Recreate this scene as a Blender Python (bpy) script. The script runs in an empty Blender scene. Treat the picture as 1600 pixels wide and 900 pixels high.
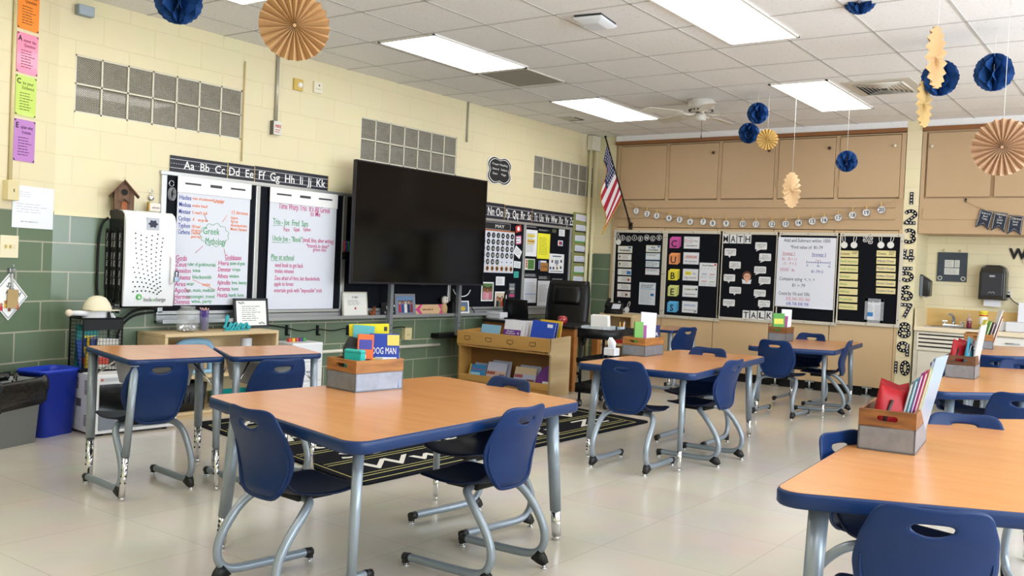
import bpy, bmesh, math, random
from mathutils import Matrix, Vector
PI = math.pi
random.seed(7)
SC = bpy.context.scene
COL = SC.collection

# ---------------------------------------------------------------- camera
CAM = Vector((6.359944, 0.0, 1.247026))
RT = Vector((0.8081836, 0.5872290, 0.0447358))
UP = Vector((-0.0494386, -0.0080449, 0.9987448))
FW = Vector((-0.5868518, 0.8093808, -0.0225300))
FOC = 1450.0
cd = bpy.data.cameras.new('camera')
cam = bpy.data.objects.new('camera', cd)
COL.objects.link(cam)
cd.sensor_fit = 'HORIZONTAL'
cd.sensor_width = 36.0
cd.lens = FOC / 1600.0 * 36.0
cd.clip_start = 0.05
cam.matrix_world = Matrix(((RT.x, UP.x, -FW.x, CAM.x), (RT.y, UP.y, -FW.y, CAM.y), (RT.z, UP.z, -FW.z, CAM.z), (0, 0, 0, 1)))
SC.camera = cam

# ---------------------------------------------------------------- exposure, sky and lights
EXPOSURE = 0.08
PANEL = 6.8          # ceiling light diffusers
DAY = 420.0           # daylight through the window wall on the right
SC.view_settings.view_transform = 'Standard'
SC.view_settings.look = 'None'
SC.view_settings.exposure = EXPOSURE
SC.view_settings.gamma = 1.0
SC.view_settings.use_curve_mapping = False
SC.cycles.max_bounces = 7
SC.cycles.diffuse_bounces = 4
SC.cycles.glossy_bounces = 3
SC.cycles.transmission_bounces = 6
SC.cycles.caustics_reflective = False
SC.cycles.caustics_refractive = False
SC.cycles.sample_clamp_indirect = 4.0
SC.cycles.use_denoising = True
wd = bpy.data.worlds.new('sky')
SC.world = wd
wd.use_nodes = True
wd.node_tree.nodes['Background'].inputs[0].default_value = (0.72, 0.85, 1.0, 1)
wd.node_tree.nodes['Background'].inputs[1].default_value = 1.5
# room
RX, RY0, D, ZC = 8.9, -2.2, 10.549, 3.002
GREEN = 1.479
al = bpy.data.lights.new('daylight', 'AREA')
al.shape = 'RECTANGLE'; al.size = 8.6; al.size_y = 1.6
al.energy = DAY; al.color = (0.80, 0.90, 1.0)
lo = bpy.data.objects.new('daylight', al); COL.objects.link(lo)
lo.matrix_world = Matrix(((0, 0, 1, RX + 0.12), (1, 0, 0, 4.6), (0, 1, 0, 1.75), (0, 0, 0, 1)))

# ---------------------------------------------------------------- materials
def lin(c):
    c = c / 255.0
    return c / 12.92 if c <= 0.04045 else ((c + 0.055) / 1.055) ** 2.4
def rgb(h):
    h = h.lstrip('#')
    return tuple(lin(int(h[i:i + 2], 16)) for i in (0, 2, 4)) + (1.0,)
MATS = {}
def M(h, rough=0.6, metal=0.0, spec=0.5, key=None, coat=0.0, noise=0.0, nscale=6.0, bump=0.0, trans=0.0, alpha=1.0):
    k = key or (h, rough, metal, spec, coat, noise, nscale, bump, trans, alpha)
    if k in MATS: return MATS[k]
    m = bpy.data.materials.new(str(key or 'surface ' + h)); m.use_nodes = True
    nt = m.node_tree; b = nt.nodes['Principled BSDF']
    b.inputs['Base Color'].default_value = rgb(h)
    b.inputs['Roughness'].default_value = rough
    b.inputs['Metallic'].default_value = metal
    b.inputs['Specular IOR Level'].default_value = spec
    b.inputs['Coat Weight'].default_value = coat
    b.inputs['Transmission Weight'].default_value = trans
    b.inputs['Alpha'].default_value = alpha
    if noise or bump:
        tc = nt.nodes.new('ShaderNodeTexCoord'); n = nt.nodes.new('ShaderNodeTexNoise')
        n.inputs['Scale'].default_value = nscale; n.inputs['Detail'].default_value = 5
        nt.links.new(tc.outputs['Object'], n.inputs['Vector'])
        if noise:
            mx = nt.nodes.new('ShaderNodeMix'); mx.data_type = 'RGBA'
            c = rgb(h)
            mx.inputs[6].default_value = tuple(max(0, v * (1 - noise)) for v in c[:3]) + (1,)
            mx.inputs[7].default_value = tuple(min(1, v * (1 + noise)) for v in c[:3]) + (1,)
            nt.links.new(n.outputs[0], mx.inputs[0]); nt.links.new(mx.outputs[2], b.inputs['Base Color'])
        if bump:
            bp = nt.nodes.new('ShaderNodeBump'); bp.inputs['Strength'].default_value = bump; bp.inputs['Distance'].default_value = 0.01
            nt.links.new(n.outputs[0], bp.inputs['Height']); nt.links.new(bp.outputs[0], b.inputs['Normal'])
    MATS[k] = m
    return m
def emit(h, s, key):
    if key in MATS: return MATS[key]
    m = bpy.data.materials.new(key); m.use_nodes = True
    b = m.node_tree.nodes['Principled BSDF']
    b.inputs['Base Color'].default_value = rgb(h)
    b.inputs['Emission Color'].default_value = rgb(h); b.inputs['Emission Strength'].default_value = s
    MATS[key] = m
    return m
def block_mat(key, c1, c2, mortar, bw, bh, rough, msize, bump, ua='Y', noise=0.15, coat=0.0, off=0.0, uoff=0.0):
    """masonry or tile pattern, laid out in metres over the object's own coordinates (ua across, Z up; ua='XY' for floors)"""
    if key in MATS: return MATS[key]
    m = bpy.data.materials.new(key); m.use_nodes = True
    nt = m.node_tree; b = nt.nodes['Principled BSDF']
    tc = nt.nodes.new('ShaderNodeTexCoord'); sp = nt.nodes.new('ShaderNodeSeparateXYZ'); cb = nt.nodes.new('ShaderNodeCombineXYZ')
    nt.links.new(tc.outputs['Object'], sp.inputs[0])
    au, av = nt.nodes.new('ShaderNodeMath'), nt.nodes.new('ShaderNodeMath')
    au.operation = av.operation = 'ADD'
    au.inputs[1].default_value = uoff; av.inputs[1].default_value = off
    nt.links.new(sp.outputs['X' if ua in ('X', 'XY') else 'Y'], au.inputs[0])
    nt.links.new(sp.outputs['Y' if ua == 'XY' else 'Z'], av.inputs[0])
    nt.links.new(au.outputs[0], cb.inputs[0]); nt.links.new(av.outputs[0], cb.inputs[1])
    br = nt.nodes.new('ShaderNodeTexBrick')
    br.inputs['Scale'].default_value = 1.0
    br.inputs['Brick Width'].default_value = bw; br.inputs['Row Height'].default_value = bh
    br.inputs['Mortar Size'].default_value = msize; br.inputs['Mortar Smooth'].default_value = 0.3
    br.inputs['Color1'].default_value = rgb(c1); br.inputs['Color2'].default_value = rgb(c2); br.inputs['Mortar'].default_value = rgb(mortar)
    if ua == 'XY': br.offset = 0.0
    nt.links.new(cb.outputs[0], br.inputs['Vector'])
    n = nt.nodes.new('ShaderNodeTexNoise'); n.inputs['Scale'].default_value = 3.0; n.inputs['Detail'].default_value = 6
    nt.links.new(tc.outputs['Object'], n.inputs['Vector'])
    hs = nt.nodes.new('ShaderNodeMix'); hs.data_type = 'RGBA'; hs.blend_type = 'MULTIPLY'; hs.inputs[0].default_value = noise
    nt.links.new(br.outputs['Color'], hs.inputs[6]); nt.links.new(n.outputs['Color'], hs.inputs[7])
    nt.links.new(hs.outputs[2], b.inputs['Base Color'])
    n2 = nt.nodes.new('ShaderNodeTexNoise'); n2.inputs['Scale'].default_value = 60.0
    nt.links.new(tc.outputs['Object'], n2.inputs['Vector'])
    ad = nt.nodes.new('ShaderNodeMath'); ad.operation = 'MULTIPLY_ADD'; ad.inputs[1].default_value = -1.0
    ml = nt.nodes.new('ShaderNodeMath'); ml.operation = 'MULTIPLY'; ml.inputs[1].default_value = 0.15
    nt.links.new(n2.outputs[0], ml.inputs[0])
    nt.links.new(br.outputs['Fac'], ad.inputs[0]); nt.links.new(ml.outputs[0], ad.inputs[2])
    bp = nt.nodes.new('ShaderNodeBump'); bp.inputs['Strength'].default_value = bump; bp.inputs['Distance'].default_value = 0.006
    nt.links.new(ad.outputs[0], bp.inputs['Height']); nt.links.new(bp.outputs[0], b.inputs['Normal'])
    b.inputs['Roughness'].default_value = rough; b.inputs['Coat Weight'].default_value = coat
    b.inputs['Coat Roughness'].default_value = 0.15
    MATS[key] = m
    return m
def wood_mat(key, c1, c2, scale=3.0, stretch=(1, 12, 12), rough=0.35, coat=0.0):
    if key in MATS: return MATS[key]
    m = bpy.data.materials.new(key); m.use_nodes = True
    nt = m.node_tree; b = nt.nodes['Principled BSDF']
    tc = nt.nodes.new('ShaderNodeTexCoord'); mp = nt.nodes.new('ShaderNodeMapping'); mp.inputs['Scale'].default_value = stretch
    n = nt.nodes.new('ShaderNodeTexNoise'); n.inputs['Scale'].default_value = scale; n.inputs['Detail'].default_value = 6; n.inputs['Distortion'].default_value = 0.6
    r = nt.nodes.new('ShaderNodeValToRGB')
    r.color_ramp.elements[0].position = 0.3; r.color_ramp.elements[0].color = rgb(c1)
    r.color_ramp.elements[1].position = 0.7; r.color_ramp.elements[1].color = rgb(c2)
    nt.links.new(tc.outputs['Object'], mp.inputs[0]); nt.links.new(mp.outputs[0], n.inputs['Vector'])
    nt.links.new(n.outputs[0], r.inputs[0]); nt.links.new(r.outputs[0], b.inputs['Base Color'])
    b.inputs['Roughness'].default_value = rough; b.inputs['Coat Weight'].default_value = coat
    MATS[key] = m
    return m

# ---------------------------------------------------------------- mesh helpers
class MB:
    """collects simple solids in one bmesh, then links them as one mesh object"""
    def __init__(s): s.b = bmesh.new(); s.mi = 0
    def _mat(s, fs):
        for f in fs: f.material_index = s.mi
    def box(s, c, d, rot=None, bev=0.0):
        r = bmesh.ops.create_cube(s.b, size=1.0)
        mt = Matrix.Translation(Vector(c)) @ (rot.to_4x4() if rot is not None else Matrix.Identity(4)) @ Matrix.Diagonal((d[0], d[1], d[2], 1))
        bmesh.ops.transform(s.b, matrix=mt, verts=r['verts'])
        fs = list({f for v in r['verts'] for f in v.link_faces})
        s._mat(fs)
        if bev > 0:
            es = list({e for v in r['verts'] for e in v.link_edges})
            q = bmesh.ops.bevel(s.b, geom=es, offset=min(bev, 0.45 * min(d)), segments=2, affect='EDGES', profile=0.5)
            s._mat(q['faces'])
        return s
    def span(s, a, b, bev=0.0):
        c = [(a[i] + b[i]) / 2 for i in range(3)]; d = [abs(b[i] - a[i]) for i in range(3)]
        return s.box(c, d, None, bev)
    def ring(s, pts):
        return [s.b.verts.new(p) for p in pts]
    def face(s, vs):
        try:
            f = s.b.faces.new(vs); f.material_index = s.mi; return f
        except ValueError: return None
    def loft(s, rings, closed=True, caps=True):
        R = [s.ring(r) for r in rings]
        n = len(R[0])
        for a, b in zip(R[:-1], R[1:]):
            for i in range(n if closed else n - 1):
                j = (i + 1) % n
                f = s.face((a[i], a[j], b[j], b[i]))
                if f: f.smooth = True
        if caps and closed:
            s.face(R[0][::-1]); s.face(R[-1])
        return s
    def cyl(s, p0, p1, r0, r1=None, n=16, caps=True):
        p0, p1 = Vector(p0), Vector(p1); r1 = r0 if r1 is None else r1
        d = (p1 - p0).normalized(); a = d.orthogonal().normalized(); e = d.cross(a)
        ring = lambda p, r: [p + (a * math.cos(2 * PI * i / n) + e * math.sin(2 * PI * i / n)) * r for i in range(n)]
        return s.loft([ring(p0, r0), ring(p1, r1)], True, caps)
    def tube(s, pts, r, n=10, ry=None, closed=False):
        pts = [Vector(p) for p in pts]
        rs = r if isinstance(r, (list, tuple)) else [r] * len(pts)
        T = []
        for i in range(len(pts)):
            a = pts[max(i - 1, 0)]; b = pts[min(i + 1, len(pts) - 1)]
            T.append((b - a).normalized())
        nrm = T[0].orthogonal().normalized(); rings = []
        for i, p in enumerate(pts):
            nrm = (nrm - T[i] * nrm.dot(T[i])).normalized(); bi = T[i].cross(nrm)
            rings.append([p + (nrm * math.cos(2 * PI * k / n) + bi * math.sin(2 * PI * k / n)) * rs[i] for k in range(n)])
        return s.loft(rings)
    def prism(s, poly, z0, z1):
        """poly in xy, extruded along z"""
        a = s.ring([(p[0], p[1], z0) for p in poly]); b = s.ring([(p[0], p[1], z1) for p in poly])
        n = len(poly)
        for i in range(n):
            j = (i + 1) % n
            s.face((a[i], a[j], b[j], b[i]))
        s.face(a[::-1]); s.face(b)
        return s
    def lathe(s, prof, c=(0, 0, 0), n=24, sx=1.0, sy=1.0):
        rings = [[(c[0] + sx * r * math.cos(2 * PI * i / n), c[1] + sy * r * math.sin(2 * PI * i / n), c[2] + z) for i in range(n)] for r, z in prof]
        return s.loft(rings)
    def ball(s, c, r, sc=(1, 1, 1), u=16, v=10):
        q = bmesh.ops.create_uvsphere(s.b, u_segments=u, v_segments=v, radius=r)
        bmesh.ops.transform(s.b, matrix=Matrix.Translation(Vector(c)) @ Matrix.Diagonal((sc[0], sc[1], sc[2], 1)), verts=q['verts'])
        fs = {f for w in q['verts'] for f in w.link_faces}
        for f in fs: f.smooth = True; f.material_index = s.mi
        return s
    def m(s, i): s.mi = i; return s
    def build(s, name, mats, parent=None, recalc=True, sub=0, solid=0.0, bevel=0.0, smooth=False, mat4=None):
        if recalc: bmesh.ops.recalc_face_normals(s.b, faces=s.b.faces[:])
        me = bpy.data.meshes.new(name)
        if smooth:
            for f in s.b.faces: f.smooth = True
        s.b.to_mesh(me); s.b.free()
        for x in (mats if isinstance(mats, (list, tuple)) else [mats]): me.materials.append(x)
        o = bpy.data.objects.new(name, me); COL.objects.link(o)
        if parent is not None: o.parent = parent
        if mat4 is not None: o.matrix_basis = mat4
        if solid:
            q = o.modifiers.new('thickness', 'SOLIDIFY'); q.thickness = solid; q.offset = 0
        if bevel:
            q = o.modifiers.new('bevel', 'BEVEL'); q.width = bevel; q.segments = 2; q.limit_method = 'ANGLE'
        if sub:
            q = o.modifiers.new('smooth', 'SUBSURF'); q.levels = sub; q.render_levels = sub
        return o
def tag(o, label, cat, group=None):
    o['label'] = label; o['category'] = cat
    if group: o['group'] = group
    return o
def structure(o, kind='structure', label=None):
    o['kind'] = kind
    if label: o['label'] = label
    return o
def thing(name, label, cat, loc=(0, 0, 0), rz=0.0, group=None, mat4=None):
    o = bpy.data.objects.new(name, None); COL.objects.link(o)
    o.empty_display_size = 0.05
    if mat4 is not None: o.matrix_basis = mat4
    else:
        o.location = loc; o.rotation_euler = (0, 0, rz)
    return tag(o, label, cat, group)
KIDS = {}
def dup(root, label, loc, rz=0.0, group=None, mat4=None):
    """a copy of a thing with copies of its parts and their sub-parts"""
    def kids(o): return [c for c in list(COL.objects) if c.parent is o] if o.name not in KIDS else KIDS[o.name]
    if root.name not in KIDS:
        for o in [root] + kids(root): KIDS[o.name] = [c for c in COL.objects if c.parent is o]
    r = root.copy(); COL.objects.link(r)
    if mat4 is not None: r.matrix_world = mat4
    else:
        r.location = loc; r.rotation_euler = (0, 0, rz)
    r['label'] = label
    if group: r['group'] = group
    for c in KIDS[root.name]:
        d = c.copy(); COL.objects.link(d); d.parent = r
        for g in KIDS.get(c.name, []):
            e = g.copy(); COL.objects.link(e); e.parent = d
    return r

# ---------------------------------------------------------------- survey: where a sight line of the photograph meets a plane of the room
def ray(px, py): return RT * ((px - 800) / FOC) - UP * ((py - 450) / FOC) + FW
TH = math.radians(18.3)
KY = 3.33
WALLS = {  # origin, direction to the right along the wall, normal into the room
    'L': (Vector((0, 0, 0)), Vector((0, 1, 0)), Vector((1, 0, 0))),
    'B': (Vector((0, D, 0)), Vector((1, 0, 0)), Vector((0, -1, 0))),
    'A': (Vector((0, D + 0.55, 0)), Vector((1, 0, 0)), Vector((0, -1, 0))),
    'R': (Vector((0, KY, 0)), Vector((-math.sin(TH), math.cos(TH), 0)), Vector((math.cos(TH), math.sin(TH), 0))),
}
def on(w, px, py, off=0.0):
    """(distance along the wall, height) of the point seen at px,py on the plane lying off metres before wall w"""
    O, X, N = WALLS[w]
    d = ray(px, py); O2 = O + N * off
    t = (O2 - CAM).dot(N) / d.dot(N)
    P = CAM + d * t
    return (P - O).dot(X), P.z
def flat(px, py, z=0.0):
    d = ray(px, py); t = (z - CAM.z) / d.z
    P = CAM + d * t
    return P.x, P.y
def onY(px, py, y):
    d = ray(px, py); t = (y - CAM.y) / d.y
    P = CAM + d * t
    return P.x, P.z
def at(px, py, dist):
    d = ray(px, py)
    return CAM + d.normalized() * dist
def pose(w, a, z, off=0.0, roll=0.0):
    O, X, N = WALLS[w]
    P = O + X * a + N * off; Z = Vector((0, 0, 1))
    m4 = Matrix(((X.x, Z.x, N.x, P.x), (X.y, Z.y, N.y, P.y), (X.z, Z.z, N.z, z), (0, 0, 0, 1)))
    return m4 @ Matrix.Rotation(roll, 4, 'Z')
def rect(w, x0, y0, x1, y1, off=0.0):
    """centre and size on wall w of what runs from the sight line x0,y0 (top left) to x1,y1 (bottom right)"""
    a, b = on(w, x0, y0, off), on(w, x1, y1, off)
    return (a[0] + b[0]) / 2, (a[1] + b[1]) / 2, abs(b[0] - a[0]), abs(b[1] - a[1])

FIT = []
def txt(parent, s, x, y, h, mat, align='CENTER', w=None, z=0.0016, roll=0.0, bold=0.0, name='lettering', shear=0.0, ext=0.0004, sp=1.0):
    c = bpy.data.curves.new(name, 'FONT'); c.body = s; c.size = h / 0.72
    c.align_x = align; c.align_y = 'CENTER' if '\n' in s else 'BOTTOM_BASELINE'
    c.resolution_u = 2; c.extrude = ext; c.offset = bold * h; c.shear = shear; c.fill_mode = 'FRONT'
    c.space_character = sp
    c.materials.append(mat)
    o = bpy.data.objects.new(name, c); COL.objects.link(o)
    o.parent = parent; o.location = (x, y, z); o.rotation_euler = (0, 0, roll)
    if w: FIT.append((o, w))
    return o
def scribble(parent, x0, y0, x1, y1, n, mat, z=0.0012, th=0.35, name='printed_lines', seed=1, gap=0.12):
    """rows of small print too fine to read: broken hair lines"""
    rnd = random.Random(seed); b = MB(); rows = n; dy = (y1 - y0) / max(rows, 1)
    for i in range(rows):
        y = y0 + (i + 0.5) * dy; x = x0; end = x0 + (x1 - x0) * rnd.uniform(0.7, 1.0)
        while x < end:
            l = min((x1 - x0) * rnd.uniform(0.08, 0.3), end - x)
            b.box((x + l / 2, y, z), (l, abs(dy) * th, 0.0006)); x += l + (x1 - x0) * gap * 0.35
    return b.build(name, mat, parent, recalc=False)
def card(w, x0, y0, x1, y1, name, label, cat, mat, off=0.0, th=0.002, group=None, roll=0.0, border=None, bw=0.06):
    """a sheet of paper or card on a wall; returns object (local x right, y up, z out) and its half sizes"""
    a, z, ww, hh = rect(w, x0, y0, x1, y1, off)
    b = MB().box((0, 0, th / 2), (ww, hh, th))
    if border is not None:
        k = bw * min(ww, hh); b.m(1)
        for cx, cy, sx, sy in ((0, hh / 2 - k / 2, ww, k), (0, -hh / 2 + k / 2, ww, k), (-ww / 2 + k / 2, 0, k, hh), (ww / 2 - k / 2, 0, k, hh)):
            b.box((cx, cy, th + 0.0004), (sx, sy, 0.0008))
    o = b.build(name, [mat] + ([border] if border is not None else []), None, mat4=pose(w, a, z, off, roll))
    tag(o, label, cat, group)
    return o, ww / 2, hh / 2, th
def bx(parent, name, a, b, mat, bev=0.0):
    return MB().span(a, b, bev).build(name, mat, parent)

# shared finishes
WHITE = M('#f2f2f2', 0.6); PAPER = M('#dcdfea', 0.8, spec=0.2); INK = M('#15161c', 0.7); BLACK = M('#08090b', 0.55, spec=0.3)
FELT = M('#0e1016', 0.9, spec=0.15, noise=0.1, nscale=40); NAVYBOARD = M('#0a0e18', 0.6, spec=0.15)
ALU = M('#c9ccce', 0.35, 0.75); STEEL = M('#a8adb3', 0.3, 0.9); CHROME = M('#dfe2e6', 0.12, 1.0)
BEIGE = M('#b99c7a', 0.5, noise=0.03); BEIGE2 = M('#c8ab84', 0.5, noise=0.03); DARKGAP = M('#1a1410', 0.8)
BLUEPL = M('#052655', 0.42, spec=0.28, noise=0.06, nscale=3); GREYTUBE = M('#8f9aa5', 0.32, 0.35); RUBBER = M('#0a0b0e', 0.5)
CREAM = M('#efe3bb', 0.6)
# ================================================================ the room
def structure_mesh(mb, name, mats, label=None): return structure(mb.build(name, mats), 'structure', label)
VINYL = block_mat('vinyl floor tile', '#ddd5c8', '#d8d0c3', '#c6bdae', 0.61, 0.61, 0.2, 0.0025, 0.05, 'XY', 0.22, 0.35)
fl = MB().span((-0.3, RY0, -0.1), (RX, D + 0.7, 0)); structure_mesh(fl, 'floor', VINYL, 'polished beige vinyl tile floor')
CMU = block_mat('cream painted block', '#e8ddb8', '#e6dbb6', '#dfd4ae', 0.406, 0.2032, 0.5, 0.004, 0.35, 'Y', 0.10, 0.0, -(GREEN % 0.2032))
TILE = block_mat('green glazed tile', '#70826a', '#697b64', '#b0ae9a', 0.406, 0.2032, 0.3, 0.006, 0.25, 'Y', 0.22, 0.25, -(GREEN % 0.2032))
CMUX = block_mat('cream painted block across', '#e8ddb8', '#e6dbb6', '#dfd4ae', 0.406, 0.2032, 0.5, 0.004, 0.35, 'X', 0.10, 0.0, -(GREEN % 0.2032))
BRK = block_mat('cream painted brick', '#ece2c0', '#eae0be', '#dcd2b2', 0.42, 0.115, 0.5, 0.004, 0.3, 'X', 0.08)
S = 0.2032
WZ0, WZ1 = 2.195, 2.195 + 2 * S
WY = [(3.452, 3.452 + 7 * S), (6.235, 6.235 + 7 * S), (9.107, 9.107 + 7 * S)]
wl = MB()
wl.m(1).span((-0.2, KY, 0), (0, D + 0.05, GREEN))
wl.m(0).span((-0.2, KY, GREEN), (0, D + 0.05, WZ0)); wl.span((-0.2, KY, WZ1), (0, D + 0.05, ZC))
ys = [KY] + [v for p in WY for v in p] + [D + 0.05]
for i in range(0, len(ys), 2): wl.span((-0.2, ys[i], WZ0), (0, ys[i + 1], WZ1))
structure_mesh(wl, 'wall_left', [CMU, TILE], 'cream block wall over green glazed tile')
# the wall bends at a shallow corner towards the camera
O_, X_, N_ = WALLS['R']
wr = MB()
def retbox(a0, a1, z0, z1):
    P = [O_ + X_ * a0, O_ + X_ * a1, O_ + X_ * a1 - N_ * 0.2, O_ + X_ * a0 - N_ * 0.2]
    wr.prism([(p.x, p.y) for p in P], z0, z1)
wr.m(1); retbox(-5.0, 0, 0, GREEN); wr.m(0); retbox(-5.0, 0, GREEN, ZC)
structure_mesh(wr, 'wall_return', [CMU, TILE], 'cream and green wall beyond the shallow corner')
# back wall: narrow block pier in the corner, then the built-in closet; the sink alcove to the right
AY = D + 0.55
bk = MB()
bk.m(1).span((0, D + 0.02, 0), (0.28, D + 0.2, GREEN)); bk.m(0).span((0, D + 0.02, GREEN), (0.28, D + 0.2, ZC))
structure_mesh(bk, 'wall_corner', [CMUX, TILE], 'narrow block pier in the far left corner')
structure_mesh(MB().span((3.862, D, 0), (4.014, AY, ZC)), 'wall_pier', CMUX, 'cream pier carrying the column of numbers')
structure_mesh(MB().span((0.28, AY, 0), (RX, AY + 0.2, ZC)), 'wall_back', BRK, 'cream brick back wall of the sink alcove')
# window wall on the right (outside the picture) and the wall behind the camera
rw = MB()
rw.span((RX, RY0, 0), (RX + 0.2, AY, 0.9)); rw.span((RX, RY0, 2.6), (RX + 0.2, AY, ZC))
for a, b in ((RY0, 0.3), (4.4, 4.8), (8.9, AY)): rw.span((RX, a, 0.9), (RX + 0.2, b, 2.6))
structure_mesh(rw, 'wall_right', M('#e9dcb0', 0.6))
structure_mesh(MB().span((-0.2, RY0 - 0.2, 0), (RX + 0.2, RY0, ZC)), 'wall_rear', M('#e9dcb0', 0.6))
# ceiling: mineral fibre tiles in a painted grid
def ceiling_mat():
    m = M('#f0eff0', 0.9, spec=0.1, key='mineral fibre ceiling tile', noise=0.03, nscale=9)
    nt = m.node_tree; b = nt.nodes['Principled BSDF']
    tc = nt.nodes.new('ShaderNodeTexCoord'); v = nt.nodes.new('ShaderNodeTexNoise'); v.inputs['Scale'].default_value = 55; v.inputs['Detail'].default_value = 3
    nt.links.new(tc.outputs['Object'], v.inputs['Vector'])
    r = nt.nodes.new('ShaderNodeValToRGB'); r.color_ramp.elements[0].position = 0.30; r.color_ramp.elements[0].color = rgb('#d9d7d7')
    r.color_ramp.elements[1].position = 0.40; r.color_ramp.elements[1].color = rgb('#f0eff0')
    nt.links.new(v.outputs[0], r.inputs[0]); nt.links.new(r.outputs[0], b.inputs['Base Color'])
    return m
ce = structure_mesh(MB().span((-0.2, RY0 - 0.2, ZC), (RX + 0.2, AY + 0.2, ZC + 0.1)), 'ceiling', ceiling_mat(), 'white suspended tile ceiling')
GX = [0.38 + 0.59 * k for k in range(15)]
GY = [5.35 + 0.68 * k for k in range(-11, 9)]
gb = MB()
for x in GX: gb.span((x - 0.009, RY0, ZC - 0.003), (x + 0.009, AY, ZC))
for y in GY: gb.span((0, y - 0.008, ZC - 0.003), (RX, y + 0.008, ZC))
gr = gb.build('ceiling_grid', M('#c6c4c2', 0.8, spec=0.1), ce)
# trim: cream strip on top of the tile, baseboards
structure_mesh(MB().span((0, KY, GREEN - 0.012), (0.012, D, GREEN + 0.012)), 'trim_1', M('#e6dcb6', 0.5))

# ---- glass block windows
def glass_mat():
    m = bpy.data.materials.new('ribbed glass block'); m.use_nodes = True
    nt = m.node_tree; b = nt.nodes['Principled BSDF']
    tc = nt.nodes.new('ShaderNodeTexCoord'); sp = nt.nodes.new('ShaderNodeSeparateXYZ'); nt.links.new(tc.outputs['Object'], sp.inputs[0])
    def wave(o, f):
        a = nt.nodes.new('ShaderNodeMath'); a.operation = 'MULTIPLY'; a.inputs[1].default_value = f; nt.links.new(sp.outputs[o], a.inputs[0])
        c = nt.nodes.new('ShaderNodeMath'); c.operation = 'SINE'; nt.links.new(a.outputs[0], c.inputs[0]); return c
    a, c = wave('Y', 380), wave('Z', 380)
    mn = nt.nodes.new('ShaderNodeMath'); mn.operation = 'MULTIPLY'; nt.links.new(a.outputs[0], mn.inputs[0]); nt.links.new(c.outputs[0], mn.inputs[1])
    n = nt.nodes.new('ShaderNodeTexNoise'); n.inputs['Scale'].default_value = 5; nt.links.new(tc.outputs['Object'], n.inputs['Vector'])
    ml = nt.nodes.new('ShaderNodeMath'); ml.operation = 'MULTIPLY'; nt.links.new(mn.outputs[0], ml.inputs[0]); nt.links.new(n.outputs[0], ml.inputs[1])
    r = nt.nodes.new('ShaderNodeValToRGB'); r.color_ramp.elements[0].position = 0.05; r.color_ramp.elements[0].color = rgb('#8c877a')
    r.color_ramp.elements[1].position = 0.42; r.color_ramp.elements[1].color = rgb('#d2d0c4')  # pale dots: corridor light refracted in the block, put into the base colour
    nt.links.new(ml.outputs[0], r.inputs[0]); nt.links.new(r.outputs[0], b.inputs['Base Color'])
    ad = nt.nodes.new('ShaderNodeMath'); ad.operation = 'ADD'; nt.links.new(a.outputs[0], ad.inputs[0]); nt.links.new(c.outputs[0], ad.inputs[1])
    bp = nt.nodes.new('ShaderNodeBump'); bp.inputs['Strength'].default_value = 0.8; bp.inputs['Distance'].default_value = 0.004
    nt.links.new(ad.outputs[0], bp.inputs['Height']); nt.links.new(bp.outputs[0], b.inputs['Normal'])
    b.inputs['Roughness'].default_value = 0.15; b.inputs['Coat Weight'].default_value = 0.6; b.inputs['Transmission Weight'].default_value = 0.12
    return m
GLB = glass_mat()
gbm = None
for i, (y0, y1) in enumerate(WY):
    mo = MB()
    for k in range(8): mo.span((-0.075, y0 + k * S - 0.006 if 0 < k < 7 else (y0 if k == 0 else y1 - 0.012), WZ0), (-0.005, y0 + k * S + 0.006 if 0 < k < 7 else (y0 + 0.012 if k == 0 else y1), WZ1))
    for z in (WZ0 + 0.006, WZ0 + S, WZ1 - 0.006): mo.span((-0.075, y0, z - 0.006), (-0.005, y1, z + 0.006))
    w = structure(mo.build('window_%d' % (i + 1), M('#d9d4c2', 0.7)), 'structure', 'glass block window high in the left wall')
    for r_ in range(2):
        for k in range(7):
            c = (-0.045, y0 + (k + 0.5) * S, WZ0 + (r_ + 0.5) * S)
            if gbm is None:
                q = MB().box((0, 0, 0), (0.07, S - 0.014, S - 0.014), None, 0.008).build('glass_block', GLB, w); gbm = q
            else:
                q = gbm.copy(); COL.objects.link(q); q.parent = w
            q.location = c

# ---- closet built into the back wall: upper cupboards over five tall doors
CX0, CW = 0.344, 0.69776
XS = [CX0 + CW * k for k in range(6)]
ZT, ZM = 2.86, 2.185
cl = thing('upper_cupboard', 'tan built-in cupboard with five doors under the ceiling at the back', 'cupboard', (0, D, 0))
cab = MB()
cab.span((0.282, 0.03, 1.83), (3.86, 0.5, ZC - 0.07)); cab.span((0.28, -0.004, 1.83), (3.86, 0.03, ZM - 0.015))
cab.span((0.28, -0.004, ZT + 0.01), (3.86, 0.03, ZT + 0.02))
for k, x in enumerate(XS): cab.span((max(0.28, x - 0.022), -0.002, ZM - 0.02), (min(3.86, x + 0.022), 0.03, ZT + 0.02))
cab.build('carcass', BEIGE, cl)
bx(cl, 'top_moulding', (0.28, -0.02, ZT + 0.03), (3.86, 0.03, ZT + 0.072), M('#8a5a34', 0.45, noise=0.2))
bx(cl, 'name_rail', (0.36, -0.02, 2.075), (3.78, -0.004, 2.095), BEIGE); bx(cl, 'name_rail', (0.36, -0.02, 1.945), (3.78, -0.004, 1.96), BEIGE)
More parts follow.
